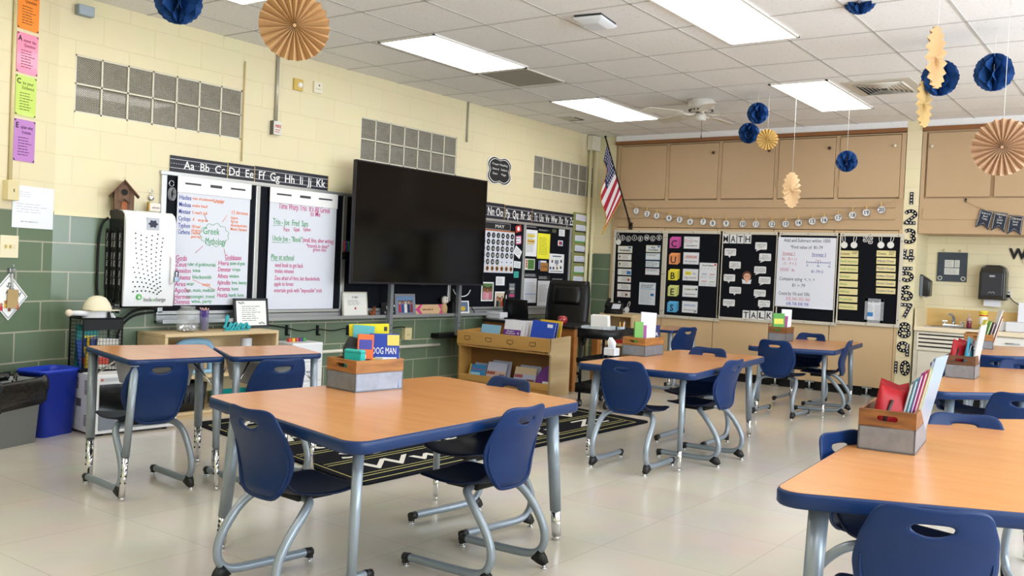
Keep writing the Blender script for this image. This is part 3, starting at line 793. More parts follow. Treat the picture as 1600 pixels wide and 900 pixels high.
# ---- alphabet strips
def strip(x0, y0, x1, y1, s, lab, xl=0.0):
    o, w, h, th = card('L', x0, y0, x1, y1, 'alphabet_strip', lab, 'alphabet strip', M('#1c1e2c', 0.5), 0.006, 0.003, group='black alphabet strips')
    b = MB()
    for y in (0.56, -0.52): b.box((0, y * h, th + 0.0004), (2 * w, 0.0035, 0.0008))
    n = int(2 * w / 0.022)
    for i in range(n): b.box((-w + (i + 0.5) * 2 * w / n, 0.02 * h, th + 0.0004), (0.011, 0.003, 0.0008))
    b.build('guide_lines', M('#d8d8dc', 0.6), o)
    txt(o, s, xl * w, -0.5 * h, h * 1.0, WHITE, 'CENTER', w=2 * w * (0.90 - abs(xl)), z=th + 0.001, bold=0.012)
    MB().box((w * 0.995, 0, th + 0.001), (0.006, 2 * h, 0.002)).build('seam_tape', M('#c2a86a', 0.5), o)
strip(266, 242, 355, 278.5, 'Aa  Bb  Cc', 'alphabet strip lettered Aa Bb Cc over the chalkboard', 0.18)
strip(355.5, 254, 397, 284.5, 'Dd  Ee', 'alphabet strip lettered Dd Ee over the chalkboard')
strip(397.5, 259, 512, 299.5, 'Ff  Gg  Hh  Ii  Jj  Kk', 'alphabet strip lettered Ff to Kk over the chalkboard')
strip(735, 312, 787.5, 345, 'Ll Mm Nn Oo', 'alphabet strip lettered Nn Oo emerging from behind the television')
strip(788, 320, 830.5, 350, 'Pp  Qq  Rr  Ss', 'alphabet strip lettered Pp to Ss above the May calendar')
strip(831, 326, 898, 358, 'Tt  Uu  Vv  Ww  Xx  Yy  Zz', 'alphabet strip lettered Tt to Zz at the right end')
# ---- the long chalkboard
BZ0, BZ1 = 0.775, 1.832
Y0, Y1 = 4.165, 10.02
BZ2 = 1.752
cb = thing('chalkboard', 'long black chalkboard in an aluminium frame with a chalk tray', 'chalkboard', (0, 0, 0))
for i, (a, b_, zt) in enumerate(((Y0, 5.05, BZ1), (5.05, 6.05, BZ1), (6.05, 7.6, BZ1), (7.6, 8.95, BZ2), (8.95, Y1 - 0.06, BZ2))):
    bx(cb, 'board_panel', (0, a, BZ0), (0.014, b_, zt), NAVYBOARD)
bx(cb, 'top_rail', (0, Y0 - 0.03, BZ1), (0.03, 7.6, BZ1 + 0.032), ALU, 0.004)
bx(cb, 'top_rail', (0, 7.6, BZ2), (0.03, Y1 - 0.03, BZ2 + 0.03), ALU, 0.004)
bx(cb, 'bottom_rail', (0, Y0 - 0.03, BZ0 - 0.02), (0.03, Y1 - 0.03, BZ0 + 0.015), ALU, 0.003)
for y, zt in ((Y0, BZ1), (5.05, BZ1), (6.05, BZ1), (7.6, BZ1 + 0.032), (8.95, BZ2), (Y1 - 0.06, BZ2)): bx(cb, 'mullion', (0, y - 0.022, BZ0), (0.03, y + 0.022, zt), ALU, 0.004)
b = MB(); b.span((0, Y0 - 0.03, BZ0 - 0.075), (0.11, Y1 - 0.03, BZ0 - 0.06)); b.span((0.10, Y0 - 0.03, BZ0 - 0.075), (0.112, Y1 - 0.03, BZ0 - 0.045)); b.span((0, Y0 - 0.03, BZ0 - 0.075), (0.03, Y1 - 0.03, BZ0 - 0.01))
b.build('chalk_tray', M('#b9bcc0', 0.35, 0.7), cb)
TZ = BZ0 - 0.06
# ---- flip chart sheets
def chart(x0, y0, x1, y1, lab):
    a, z, w, h = rect('L', x0, y0, x1, y1, 0.03)
    t = thing('flip_chart', lab, 'chart paper', mat4=pose('L', a, z, 0.034), group='flip chart sheets on the chalkboard')
    w /= 2; h /= 2
    MB().box((0, 0, 0), (2 * w, 2 * h, 0.004)).build('sheet', PAPER, t)
    hh = 2 * h * 0.115
    b = MB().span((-w - 0.006, h - hh, 0.002), (w + 0.006, h + 0.012, 0.009), 0.004); b.build('header_band', M('#f3f1f2', 0.6), t)
    for k in (-0.62, 0.0, 0.62):
        MB().box((k * w, h - hh * 0.36, 0.0095), (w * 0.42 if k else w * 0.32, 0.014 if k else 0.022, 0.004), None, 0.003).build('carry_slot', M('#3b3d42', 0.5), t)
    b = MB()
    for i in range(22): b.box((0, h - hh - (i + 0.7) * (2 * h - hh) / 22, 0.0022), (2 * w, 0.0012, 0.0006))
    b.build('ruling', M('#dfe2ee', 0.8), t)
    return t, w, h
t, w, h = chart(278, 277, 384, 476, 'flip chart sheet headed Greek Mythology with a green cloud')
def P(x, y, X0=(278, 275), X1=(388, 283), H=198):
    """picture fraction on the sheet"""
    u = (x - 277) / 110.0; v = (y - (275 + u * 14)) / (200 - u * 10); return -w + 2 * w * u, h - 2 * h * v
rows = [('Hades', 'ruler of underworld, brother\nof Zeus', 309), ('Medusa', 'snake head', 320), ('Minotaur', '½ man/½ bull', 331), ('Cyclops', '1 eye', 342), ('Typhon', '100 head\ndragon', 353), ('Cerberus', '3 headed\nguard dog', 363)]
def word(s, x, y, hpx, col, wpx=None, bold=0.01):
    a, b_ = P(x, y)
    return txt(t, s, a, b_, 1.28 * hpx / 198 * 2 * h, COLS[col], 'LEFT', z=0.0032, w=(wpx / 110 * 2 * w if wpx else None), bold=bold)
for s, d, y in rows:
    word(s, 279, y, 5.6, 'blue', 17); word(d.split('\n')[0], 298, y + 1, 3.8, 'orange', 48 if s == 'Hades' else (12 if len(d) > 14 else 22))
    if '\n' in d: word(d.split('\n')[1], 330 if s == 'Hades' else 298, y + 6.5, 3.4, 'orange', 14)
for s, y in (('12 thrones', 333), ('hypos', 341), ('lyre', 347), ('thunderbolts', 353), ('Mount Olympus', 359)): word(s, 357, y, 4.6 if y < 335 else 3.8, 'orange', 26 if len(s) > 7 else 11)
word('Greek', 315, 364, 8.5, 'green', 25, 0.0); word('Mythology', 319, 380, 8.5, 'green', 31, 0.0)
for s, y, d in (('Gods', 404, ''), ('Zeus', 414, 'ruler of gods/mortals'), ('Poseidon', 424, 'sea'), ('Hephaestus', 434.5, 'blacksmith'), ('Ares', 445, 'war'), ('Apollo', 455, 'sun, music, medicine'), ('Hermes', 465, 'messenger, travel'), ('Dionysus', 473, 'wine, party')):
    word(s, 277, y, 6.0, 'pink', 16 if len(s) < 6 else 22); 
    if d: word(d, 294 if len(s) < 7 else 302, y - 0.5, 4.6, 'green', min(42, 2.4 * len(d) + 4))
for s, y, d in (('Goddesses', 405, ''), ('Hera', 414, 'queen of gods'), ('Demeter', 424, 'crops'), ('Athena', 434.5, 'wisdom'), ('Aphrodite', 445, 'love, beauty'), ('Artemis', 455, 'hunt'), ('Hestia', 465, 'hearth, home')):
    word(s, 350 if s == 'Goddesses' else 340, y, 6.0, 'pink', 26 if s == 'Goddesses' else 16 if len(s) < 7 else 20)
    if d: word(d, 358 if len(s) < 7 else 362, y, 4.6, 'green', min(24, 2.2 * len(d) + 2))
b = MB(); cx, cy = P(333, 366)
NLOBE = 11
for i in range(NLOBE):
    a0 = 2 * PI * i / NLOBE; pts = []
    ex, ey = w * 0.36, h * 0.155
    p0 = Vector((cx + ex * math.cos(a0), cy + ey * math.sin(a0))); p1 = Vector((cx + ex * math.cos(a0 + 2 * PI / NLOBE), cy + ey * math.sin(a0 + 2 * PI / NLOBE)))
    m_ = (p0 + p1) / 2; o_ = (m_ - Vector((cx, cy))).normalized() * 0.022
    for k in range(7):
        f = k / 6; q = p0.lerp(p1, f) + o_ * math.sin(PI * f); pts.append((q.x, q.y, 0.003))
    b.tube(pts, 0.0016, 5)
b.build('cloud_outline', COLS['green'], t)
for (x0, y0, x1, y1, c) in ((316, 333, 321, 345, 'grey'), (351, 335, 344, 346, 'orange'), (316, 383, 305, 394, 'red'), (348, 388, 351, 400, 'red'), (303, 436, 337, 453, 'orange'), (277, 405.5, 292, 405.5, 'pink'), (350, 406.5, 376, 406.5, 'pink')):
    p0, p1 = P(x0, y0), P(x1, y1); MB().tube([(p0[0], p0[1], 0.003), (p1[0], p1[1], 0.003)], 0.0018, 5).build('pen_stroke', COLS[c], t)
word('twins', 317, 446, 4, 'orange', 12)
t, w, h = chart(422, 294, 519, 482, 'flip chart sheet of pink and green writing nearest the television')
def P(x, y):
    u = (x - 421) / 98.0; v = (y - (294 + u * 12)) / (186 - u * 8); return -w + 2 * w * u, h - 2 * h * v
def word(s, x, y, hpx, col, wpx=None, bold=0.008):
    a, b_ = P(x, y)
    return txt(t, s, a, b_, 1.2 * hpx / 185 * 2 * h, COLS[col], 'LEFT', z=0.0032, w=(wpx / 98 * 2 * w if wpx else None), bold=bold)
for s, x, y, hh, c, ww in (('Time Warp Trio  It\'s All Greek', 433, 325, 8, 'pink', 76), ('to Me', 479, 337, 7, 'pink', 15), ('Trio - Joe  Fred  Sam', 426, 349, 8, 'green', 50), ('Pam', 441, 360, 5, 'pink', 8), ('Gpah', 455, 360, 5, 'pink', 9), ('Gphen', 469, 360, 5, 'pink', 11),
        ('Uncle Joe - "Book"', 426, 374, 7, 'green', 42), ('(small, blue, silver writing)', 469, 377, 6, 'pink', 47), ('*travels in time*', 475, 386, 5.5, 'pink', 34), ('green mist', 485, 392, 5, 'pink', 20), ('Play at school', 425, 403, 7, 'green', 32),
        ('need book to get back', 431, 415, 6, 'pink', 40), ('trades minutes', 431, 424, 5.5, 'pink', 27), ('Zeus afraid of Hera, but thunderbolts', 431, 435, 5.5, 'pink', 66), ('apple to forest', 431, 444, 5.5, 'pink', 27), ('entertain gods with "impossible" trick', 431, 454, 5.5, 'pink', 70)):
    word(s, x, y, hh, c, ww)
for (x0, y0, x1, y1, c) in ((426, 351, 439, 351.5, 'green'), (426, 377, 452, 378, 'green'), (425, 405, 457, 406, 'green')):
    p0, p1 = P(x0, y0), P(x1, y1); MB().tube([(p0[0], p0[1], 0.003), (p1[0], p1[1], 0.003)], 0.0016, 5).build('pen_stroke', COLS[c], t)
# ---- keys beside the chart
a, z = on('L', 267, 297, 0.03)
t = thing('key_lanyard', 'grey coiled wrist lanyard hanging at the left end of the chalkboard', 'lanyard', mat4=pose('L', a, z, 0.03))
b = MB()
for k in range(4): b.tube([(0.022 * math.cos(q) + 0.003 * k, 0.048 * math.sin(q) - 0.03, 0.006 * k) for q in [2 * PI * i / 18 for i in range(19)]], 0.004, 6)
b.build('coil', M('#8d8f96', 0.4), t)
MB().tube([(0.02 * math.cos(q), 0.05 + 0.022 * math.sin(q), 0.006) for q in [2 * PI * i / 16 for i in range(17)]], 0.0025, 6).build('key_ring', CHROME, t)
a, z = on('L', 236, 303, 0.01)
t = thing('key_charm', 'small shiny charm hung on the wall right of the birdhouse', 'keychain', mat4=pose('L', a, z, 0.008))
MB().ball((0, -0.03, 0.01), 0.022, (1, 1, 0.5)).build('charm', CHROME, t); MB().tube([(0.014 * math.cos(q), 0.02 + 0.02 * math.sin(q), 0.006) for q in [2 * PI * i / 16 for i in range(17)]], 0.002, 6).build('ring', CHROME, t)
o, w, h, th = card('L', 232, 317, 248, 331, 'shelf_block', 'small welcome block sign on the charging cabinet behind its top edge', 'sign', M('#e6dfd6', 0.6), 0.05, 0.02); txt(o, 'welcome', 0.005, -0.01, 0.02, M('#6a5a6a', 0.6), w=w * 1.4, z=th + 0.0008)
MB().span((-w - 0.012, -h, 0), (-w, h + 0.008, th)).build('gold_spine', M('#b08a35', 0.4, 0.4), o)

# ---- charging cabinet on the wall
LY0, LY1, LZ0, LZ1, LX = 3.745, 4.145, 0.828, 1.530, 0.215
t = thing('charging_cabinet', 'white wall cabinet with a dotted front and black sides below the birdhouse', 'cabinet', (0, LY0, LZ0))
Wd, Hd = LY1 - LY0, LZ1 - LZ0
prof = [(0, 0), (LX - 0.03, 0), (LX - 0.025, 0.02), (LX - 0.025, Hd - 0.06), (LX - 0.05, Hd - 0.01), (LX - 0.08, Hd), (0, Hd)]
b = MB(); b.loft([[(x, 0.0, z) for x, z in prof], [(x, Wd, z) for x, z in prof]]); b.build('body', M('#121316', 0.45), t, smooth=False)
prof = [(LX - 0.025, 0.012), (LX - 0.008, 0.012), (LX + 0.004, Hd * 0.4), (LX, Hd - 0.07), (LX - 0.02, Hd - 0.02), (LX - 0.055, Hd + 0.004), (LX - 0.11, Hd + 0.004), (LX - 0.11, Hd - 0.004), (LX - 0.06, Hd - 0.006), (LX - 0.03, Hd - 0.03)]
b = MB(); b.loft([[(x, 0.002, z) for x, z in prof], [(x, Wd + 0.01, z) for x, z in prof]])
door = b.build('front_panel', M('#eceef1', 0.35), t, bevel=0.006)
b = MB(); cxx, czz = Wd * 0.85, -0.05
for r_ in range(19):
    for k in range(24):
        rad = 0.10 + 0.030 * r_; an = PI * (0.40 + 0.60 * k / (10 + 0.72 * r_))
        if an > PI * 0.98: continue
        y, z = cxx + 1.0 * rad * math.cos(an) * 1.0, 0.03 + rad * math.sin(an) * 1.06
        if 0.06 < y < Wd - 0.09 and 0.10 < z < Hd - 0.16: b.cyl((LX - 0.004, y, z), (LX + 0.0055, y, z), 0.0052, 0.0052, 6)
b.build('vent_holes', INK, door)
def yz(px, py, off=LX): a, z = on('L', px, py, off); return a - LY0, z - LZ0
y, z = yz(217, 464); 
b = MB(); b.cyl((LX - 0.004, y, z), (LX + 0.004, y, z), 0.021, 0.021, 24); b.build('green_badge', M('#35a53a', 0.5), door)
b = MB(); b.box((LX + 0.0045, y, z - 0.004), (0.001, 0.018, 0.014)); b.tube([(LX + 0.005, y + 0.006 * math.cos(q), z + 0.004 + 0.008 * math.sin(q)) for q in [PI * i / 8 for i in range(9)]], 0.0014, 5); b.build('padlock_icon', WHITE, door)
def wtxt(parent, s, x, y, z, h, mat, w=None, rz=PI / 2, **k):
    o = txt(parent, s, 0, 0, h, mat, w=w, **k); o.matrix_basis = Matrix.Translation((x, y, z)) @ Matrix(((0, 0, 1, 0), (1, 0, 0, 0), (0, 1, 0, 0), (0, 0, 0, 1))); return o
y0, z0 = yz(223, 470); y1, z1 = yz(258, 471)
wtxt(door, 'lock', LX + 0.004, y0 + (y1 - y0) * 0.20, z0 - 0.004, 0.030, M('#45484d', 0.6), (y1 - y0) * 0.36, bold=0.0)
wtxt(door, 'n', LX + 0.004, y0 + (y1 - y0) * 0.44, z0 - 0.004, 0.026, M('#8cc63f', 0.6), (y1 - y0) * 0.09)
wtxt(door, 'charge', LX + 0.004, y0 + (y1 - y0) * 0.75, z0 - 0.004, 0.030, M('#45484d', 0.6), (y1 - y0) * 0.5)
b = MB(); ya, za = yz(267, 400); yb, zb = yz(267, 443); b.tube([(LX, ya, za + 0.002), (LX + 0.022, ya, za - 0.02), (LX + 0.022, ya, zb + 0.02), (LX, ya, zb)], 0.011, 10); b.build('door_handle', WHITE, door)
y, z = yz(239, 350)
b = MB(); b.box((LX - 0.002, y, z), (0.012, 0.10, 0.09)); g = b.build('name_label', M('#b9bcc8', 0.6), door)
pl = [(0.034 * (1 + 0.18 * math.cos(6 * q)) * math.cos(q), 0.026 * (1 + 0.18 * math.cos(6 * q)) * math.sin(q)) for q in [2 * PI * i / 36 for i in range(36)]]
b = MB(); b.loft([[(LX + 0.003, y + p[0], z + p[1]) for p in pl], [(LX + 0.0055, y + p[0], z + p[1]) for p in pl]]); b.build('label_emblem', M('#2a2d44', 0.6), door)
# padlock
y, z = yz(271, 432)
t2 = thing('padlock', 'small silver padlock with a black shackle on the white charging cabinet', 'padlock', (LX + 0.022, LY0 + y + 0.012, LZ0 + z))
MB().box((0, 0, -0.02), (0.018, 0.036, 0.04), None, 0.004).build('body', M('#9fb3c8', 0.3, 0.7), t2); MB().tube([(0, -0.012, 0), (0, -0.013, 0.03), (0, -0.004, 0.042), (0, 0.006, 0.042), (0, 0.013, 0.03), (0, 0.012, 0)], 0.004, 8).build('shackle', BLACK, t2)
# hall pass lanyards hung on the near side of the cabinet
LN = M('#0b0b0d', 0.7)
for i, (x, zb, s, lab) in enumerate(((0.165, 0.03, 'BOYS\nPASS', 'black hall pass lanyard nearest the cabinet front, with a boys pass card'), (0.115, 0.06, 'HALL\nPASS', 'black hall pass lanyard second from the cabinet front'), (0.065, 0.02, 'HALL\nPASS', 'black hall pass lanyard third from the cabinet front'), (0.02, 0.05, 'HALL\nPASS', 'black hall pass lanyard nearest the wall'))):
    t2 = thing('hall_pass', lab, 'lanyard', (x, LY0 - 0.008 - 0.012 * (i % 2), LZ0 + 0.545), group='hall pass lanyards')
    b = MB(); b.span((-0.021, -0.006, -0.42), (0.021, 0, 0.0)); b.tube([(-0.01, -0.003, 0.0), (0, -0.004, 0.02), (0.01, -0.003, 0.0)], 0.006, 6); b.box((0, -0.003, -0.45), (0.012, 0.006, 0.07))
    s1 = b.build('strap', LN, t2)
    for k, zz in enumerate((-0.06, -0.20, -0.33)):
        o = txt(t2, 'HALL PASS', 0, 0, 0.018, M('#d9d9dc', 0.7), w=0.10); o.matrix_basis = Matrix.Translation((0.004 * (k - 1), -0.0075, zz)) @ Matrix.Rotation(PI / 2, 4, 'X') @ Matrix.Rotation(-PI / 2, 4, 'Z')
    MB().span((-0.028, -0.009, -0.57 - zb * 0.5), (0.028, -0.005, -0.48 - zb * 0.5), 0.001).build('badge', M('#1d1f24', 0.3), t2)
    o = txt(t2, s, 0, 0, 0.017, M('#d9d9dc', 0.7)); o.matrix_basis = Matrix.Translation((0, -0.0100, -0.525 - zb * 0.5)) @ Matrix.Rotation(PI / 2, 4, 'X')
# power cord
pts = [(0.03, 0, 0)]
def wl3(px, py, off): a, z = on('L', px, py, off); return (off, a, z)
cp = [wl3(*q) for q in ((170, 340, 0.05), (160, 347, 0.03), (154, 372, 0.02), (152, 420, 0.02), (151, 458, 0.02), (158, 478, 0.03), (176, 500, 0.04), (192, 500, 0.05), (205, 487, 0.06), (226, 482, 0.07), (244, 483, 0.08), (245, 488, 0.09), (226, 489, 0.09), (205, 494, 0.06), (188, 510, 0.04), (182, 530, 0.03), (178, 545, 0.02))]
def smooth(path, n=2):
    for _ in range(n):
        q = [path[0]]
        for a, c in zip(path[:-1], path[1:]):
            q.append(tuple(a[i] * 0.75 + c[i] * 0.25 for i in range(3))); q.append(tuple(a[i] * 0.25 + c[i] * 0.75 for i in range(3)))
        path = q + [path[-1]]
    return path
tag(MB().tube(smooth(cp), 0.009, 8).build('power_cord', BLACK), 'thick black power cord looping down from the charging cabinet', 'cord')
# ---- birdhouse on top
BX, BY, BZ = 0.085, 3.80, LZ1 + 0.006
t = thing('birdhouse', 'rustic brown wooden birdhouse standing on the white charging cabinet', 'birdhouse', (BX, BY, BZ), R(-28))
W1 = wood_mat('weathered birdhouse wood', '#5d4434', '#7d6250', 5, (10, 10, 1), 0.8)
b = MB(); hw, dp, wl_, pk = 0.066, 0.062, 0.135, 0.205
# local x across the gable front, front faces local +x... built with front at +y after turning
fp = [(-hw, 0), (hw, 0), (hw, wl_), (0, pk), (-hw, wl_)]
b.loft([[(dp, y, z) for y, z in fp], [(-dp, y, z) for y, z in fp]]); b.build('house', W1, t)
for s in (-1, 1):
    b = MB(); y1, z1 = s * (hw + 0.034), wl_ - 0.034; b.loft([[(dp + 0.028, 0, pk + 0.012), (dp + 0.028, y1, z1), (dp + 0.028, y1, z1 - 0.010), (dp + 0.028, 0, pk)], [(-dp - 0.028, 0, pk + 0.012), (-dp - 0.028, y1, z1), (-dp - 0.028, y1, z1 - 0.010), (-dp - 0.028, 0, pk)]])
    b.build('roof_board', M('#6b4a39', 0.8, noise=0.25, nscale=25), t)
MB().cyl((dp - 0.002, 0, 0.125), (dp + 0.003, 0, 0.125), 0.019, 0.019, 20).build('entrance_hole', BLACK, t)
MB().tube([(dp + 0.003, 0.021 * math.cos(q), 0.125 + 0.021 * math.sin(q)) for q in [2 * PI * i / 20 for i in range(21)]], 0.003, 6).build('hole_rim', M('#3d2c22', 0.7), t)
b = MB(); b.span((dp, -0.017, 0.0), (dp + 0.005, 0.017, 0.058)); b.build('door', M('#a05c34', 0.7, noise=0.2), t)
for s in (-1, 1):
    b = MB(); b.loft([[(dp, 0, 0.085), (dp, s * 0.034, 0.055), (dp, s * 0.034, 0.048), (dp, 0, 0.076)], [(dp + 0.022, 0, 0.085), (dp + 0.022, s * 0.034, 0.055), (dp + 0.022, s * 0.034, 0.048), (dp + 0.022, 0, 0.076)]]); b.build('porch_roof', W1, t)
MB().tube([(0, 0, pk + 0.01), (0, -0.01, pk + 0.024), (0, 0, pk + 0.034), (0, 0.01, pk + 0.024), (0, 0, pk + 0.01)], 0.0015, 5).build('hanger', STEEL, t)
# ================================================================ television, tray ornaments, notices on the right half of the board
def upright(px, off, z): a, _ = on('L', px, 480, off); return (off, a, z)
tv = thing('television', 'large black flat screen television mounted before the chalkboard', 'television', (0.30, 6.86, 1.035))
TW, THh = 1.93, 1.115
MB().span((-0.035, -TW / 2, 0), (0.0, TW / 2, THh), 0.006).build('casing', M('#17181b', 0.35), tv)
MB().span((0.0, -TW / 2 + 0.012, 0.018), (0.003, TW / 2 - 0.012, THh - 0.012)).build('screen', M('#040405', 0.10, spec=0.22), tv)
b = MB()
for a, c in (((0, -TW / 2, 0), (0.005, -TW / 2 + 0.012, THh)), ((0, TW / 2 - 0.012, 0), (0.005, TW / 2, THh)), ((0, -TW / 2, 0), (0.006, TW / 2, 0.016)), ((0, -TW / 2, THh - 0.012), (0.005, TW / 2, THh))): b.span(a, c)
b.build('bezel', M('#2c2c34', 0.3, 0.5), tv)
MB().span((0.0, -0.03, -0.008), (0.006, 0.03, 0.0)).build('sensor_tab', BLACK, tv)
mt = thing('television_mount', 'grey steel rails carrying the television down over the chalk tray', 'mount', (0.0, 6.86, 0.5))
for y in (-0.275, 0.765):
    b = MB(); b.span((0.12, y - 0.021, 0.0), (0.16, y + 0.021, 1.2)); b.m(1)
    for k in range(3): b.cyl((0.158, y, 0.03 + 0.05 * k), (0.163, y, 0.03 + 0.05 * k), 0.006, 0.006, 8)
    b.build('rail', [M('#8f949a', 0.4, 0.5), INK], mt)
MB().span((0.16, -0.5, 0.75), (0.262, 0.9, 1.1)).build('bracket', BLACK, mt)
b = MB(); b.span((0.0, -0.44, -0.03), (0.12, -0.24, 0.02), 0.006); b.build('lower_arm', BLACK, mt)
b = MB(); b.span((0.0, 0.5, -0.03), (0.12, 0.95, 0.02), 0.006); b.build('lower_arm', BLACK, mt)
# white cord by the right rail
pts = [wl3(*q) for q in ((708, 452, 0.05), (712, 461, 0.05), (722, 464, 0.05), (731, 461, 0.05), (735, 453, 0.05))]
tag(MB().tube(smooth(pts), 0.006, 6).build('white_cable', WHITE), 'thin white cable hanging in a loop below the television', 'cable')
pts = [wl3(*q) for q in ((734, 466, 0.05), (736, 480, 0.05), (744, 492, 0.07))]
tag(MB().tube(smooth(pts), 0.005, 6).build('black_cable', BLACK), 'thin black cable running down to the chalk tray right of the television', 'cable')
def leaned(px0, py0, px1, py1, name, label, cat, mat, th=0.012, off=0.085, tilt=-0.12, group=None, z=None):
    """a frame standing on the chalk tray and leaning back on the board"""
    a, zz, w, h = rect('L', px0, py0, px1, py1, off)
    m4 = pose('L', a, (TZ if z is None else z) + h / 2 + 0.003, off - 0.03) @ Matrix.Rotation(tilt, 4, 'X')
    o = MB().box((0, 0, 0), (w, h, th)).build(name, mat, mat4=m4); tag(o, label, cat, group)
    return o, w / 2, h / 2, th / 2
def rim(o, w, h, z, k, mat, name='frame_rim', d=0.004):
    b = MB()
    for cx, cy, sx, sy in ((0, h - k / 2, 2 * w, k), (0, -h + k / 2, 2 * w, k), (-w + k / 2, 0, k, 2 * h), (w - k / 2, 0, k, 2 * h)): b.box((cx, cy, z), (sx, sy, d))
    return b.build(name, mat, o)
o, w, h, z = leaned(539, 456, 576, 494, 'certificate', 'framed certificate standing at the left of the television stand rail', 'certificate', M('#f1efe9', 0.6))
rim(o, w, h, z + 0.001, 0.012, M('#c9c2b2', 0.4)); txt(o, 'in Sight', 0, h * 0.5, h * 0.16, INK, z=z + 0.001); scribble(o, -w * 0.6, -h * 0.1, w * 0.6, h * 0.35, 4, M('#666', 0.7) if 0 else M('#6a6a6a', 0.7), z + 0.0006, 0.25)
MB().cyl((0, -h * 0.35, z), (0, -h * 0.35, z + 0.002), h * 0.1, h * 0.1, 16).build('seal', M('#b5452f', 0.5), o)
# little brown figure
p = upright(584, 0.06, TZ); t = thing('figurine', 'tiny brown fox figure on the chalk tray beside the certificate', 'figurine', p)
b = MB(); b.ball((0, 0, 0.03), 0.022, (1, 1.1, 1.3)); b.ball((0, 0.008, 0.068), 0.017); b.cyl((0, -0.006, 0.078), (0, -0.010, 0.1), 0.006, 0.001, 8); b.cyl((0, 0.018, 0.078), (0, 0.022, 0.1), 0.006, 0.001, 8); b.build('body', M('#8a4520', 0.7), t); MB().tube([(0, -0.02, 0.015), (0, -0.04, 0.03), (0, -0.042, 0.055)], [0.008, 0.01, 0.004], 8).build('tail', M('#a3562a', 0.7), t)
o, w, h, z = leaned(600, 475, 622, 495, 'symbol_block', 'black sign with scattered white letters on the chalk tray', 'sign', M('#1b1d24', 0.6), tilt=-0.2)
for i, (s, x, y, q) in enumerate((('p', -0.3, 0.3, 0.0), ('x', 0.45, -0.35, 0.4), ('o', 0.2, 0.35, 0.2), ('P', 0.0, -0.65, -0.2), ('x', -0.6, -0.5, 0.2), ('d', 0.7, 0.5, -0.3))): txt(o, s, x * w, y * h - 0.01, h * 0.45, WHITE, z=z + 0.001, roll=q, bold=0.03)
o, w, h, z = leaned(621, 462, 651, 495, 'framed_photo', 'framed group photo of people standing on the chalk tray', 'photo', M('#9b9da2', 0.35, 0.5))
def people(o, w, h, z, n, cols, sky='#6f8db0', skin=('#c98f6a', '#a8694a', '#e0b090'), big=False):
    MB().box((0, 0, z + 0.001), (2 * w, 2 * h, 0.001)).build('photo_print', M(sky, 0.5), o)
    for i in range(n):
        x = (-1 + (2 * i + 1) / n) * w * 0.86; s = w / n * (1.25 if big else 1.0)
        b = MB(); hy = h * (0.25 if not big else 0.3 - 0.12 * (i % 2))
        b.m(0).cyl((x, hy - s * 1.0 - h * 0.35, z + 0.001), (x, hy - s * 1.0 - h * 0.35, z + 0.0022), s * 0.1, s * 0.1, 6)
        b.prism([(x - s * 0.8, -h * 0.95), (x + s * 0.8, -h * 0.95), (x + s * 0.7, hy - s * 0.7), (x - s * 0.7, hy - s * 0.7)], z + 0.001, z + 0.002)
        b.m(2).cyl((x, hy + s * 0.12, z + 0.001), (x, hy + s * 0.12, z + 0.0024), s * 0.75, s * 0.75, 14)
        b.m(1).cyl((x, hy - s * 0.1, z + 0.001), (x, hy - s * 0.1, z + 0.003), s * 0.55, s * 0.6, 14)
        b.build('photo_figure', [M(cols[i % len(cols)], 0.5), M(skin[i % len(skin)], 0.5), M('#2a1a14', 0.5)], o)
people(o, w * 0.86, h * 0.8, z, 5, ['#b5303a', '#2f4f8f', '#e6e2da', '#1f2f55', '#8a2a35'])
o, w, h, z = leaned(652, 481, 693, 496, 'arrow_sign', 'pink and wood arrow sign on the chalk tray under the television', 'sign', M('#d9b48a', 0.6), tilt=-0.15)
b = MB(); b.prism([(-w, 0), (-w * 0.62, h), (-w * 0.5, h), (-w * 0.72, 0), (-w * 0.5, -h), (-w * 0.62, -h)], z, z + 0.006); b.build('arrow_head', M('#d6428a', 0.5), o)
b = MB(); b.prism([(w, h), (w * 0.72, h), (w * 0.9, 0), (w * 0.72, -h), (w, -h)], z, z + 0.006); b.build('arrow_tail', M('#d6428a', 0.5), o)
scribble(o, -w * 0.5, -h * 0.3, w * 0.6, h * 0.3, 1, M('#8a5a3a', 0.6), z + 0.001, 0.4)
# plush dog and black box
p = upright(693, 0.06, TZ); t = thing('toy_dog', 'small toy dog sitting on the tray at the right rail', 'toy', p)
b = MB(); b.ball((0, 0, 0.06), 0.05, (0.8, 0.9, 1.3)); b.build('body', M('#c9a477', 0.8), t); b = MB(); b.ball((0.01, 0, 0.155), 0.042); b.ball((0.045, 0, 0.145), 0.018); hd = b.build('head', M('#e8dfd2', 0.8), t)
for s in (-1, 1): MB().ball((0, s * 0.04, 0.155), 0.02, (0.6, 0.5, 1.3)).build('ear', M('#2a2220', 0.8), hd); MB().ball((0.045, s * 0.015, 0.165), 0.006).build('eye', INK, hd)
MB().ball((0.062, 0, 0.148), 0.006).build('nose', INK, hd)
p = upright(708, 0.06, TZ); t = thing('speaker', 'small black box on the chalk tray behind the photo card', 'box', p)
MB().span((-0.04, -0.06, 0), (0.04, 0.06, 0.14), 0.005).build('case', BLACK, t); MB().span((0.04, -0.05, 0.01), (0.043, 0.05, 0.13)).build('grille', M('#202226', 0.7), t)
o, w, h, z = leaned(716, 475, 735, 495, 'photo_card', 'white photo card with a blue and yellow picture on the tray end', 'photo', WHITE)
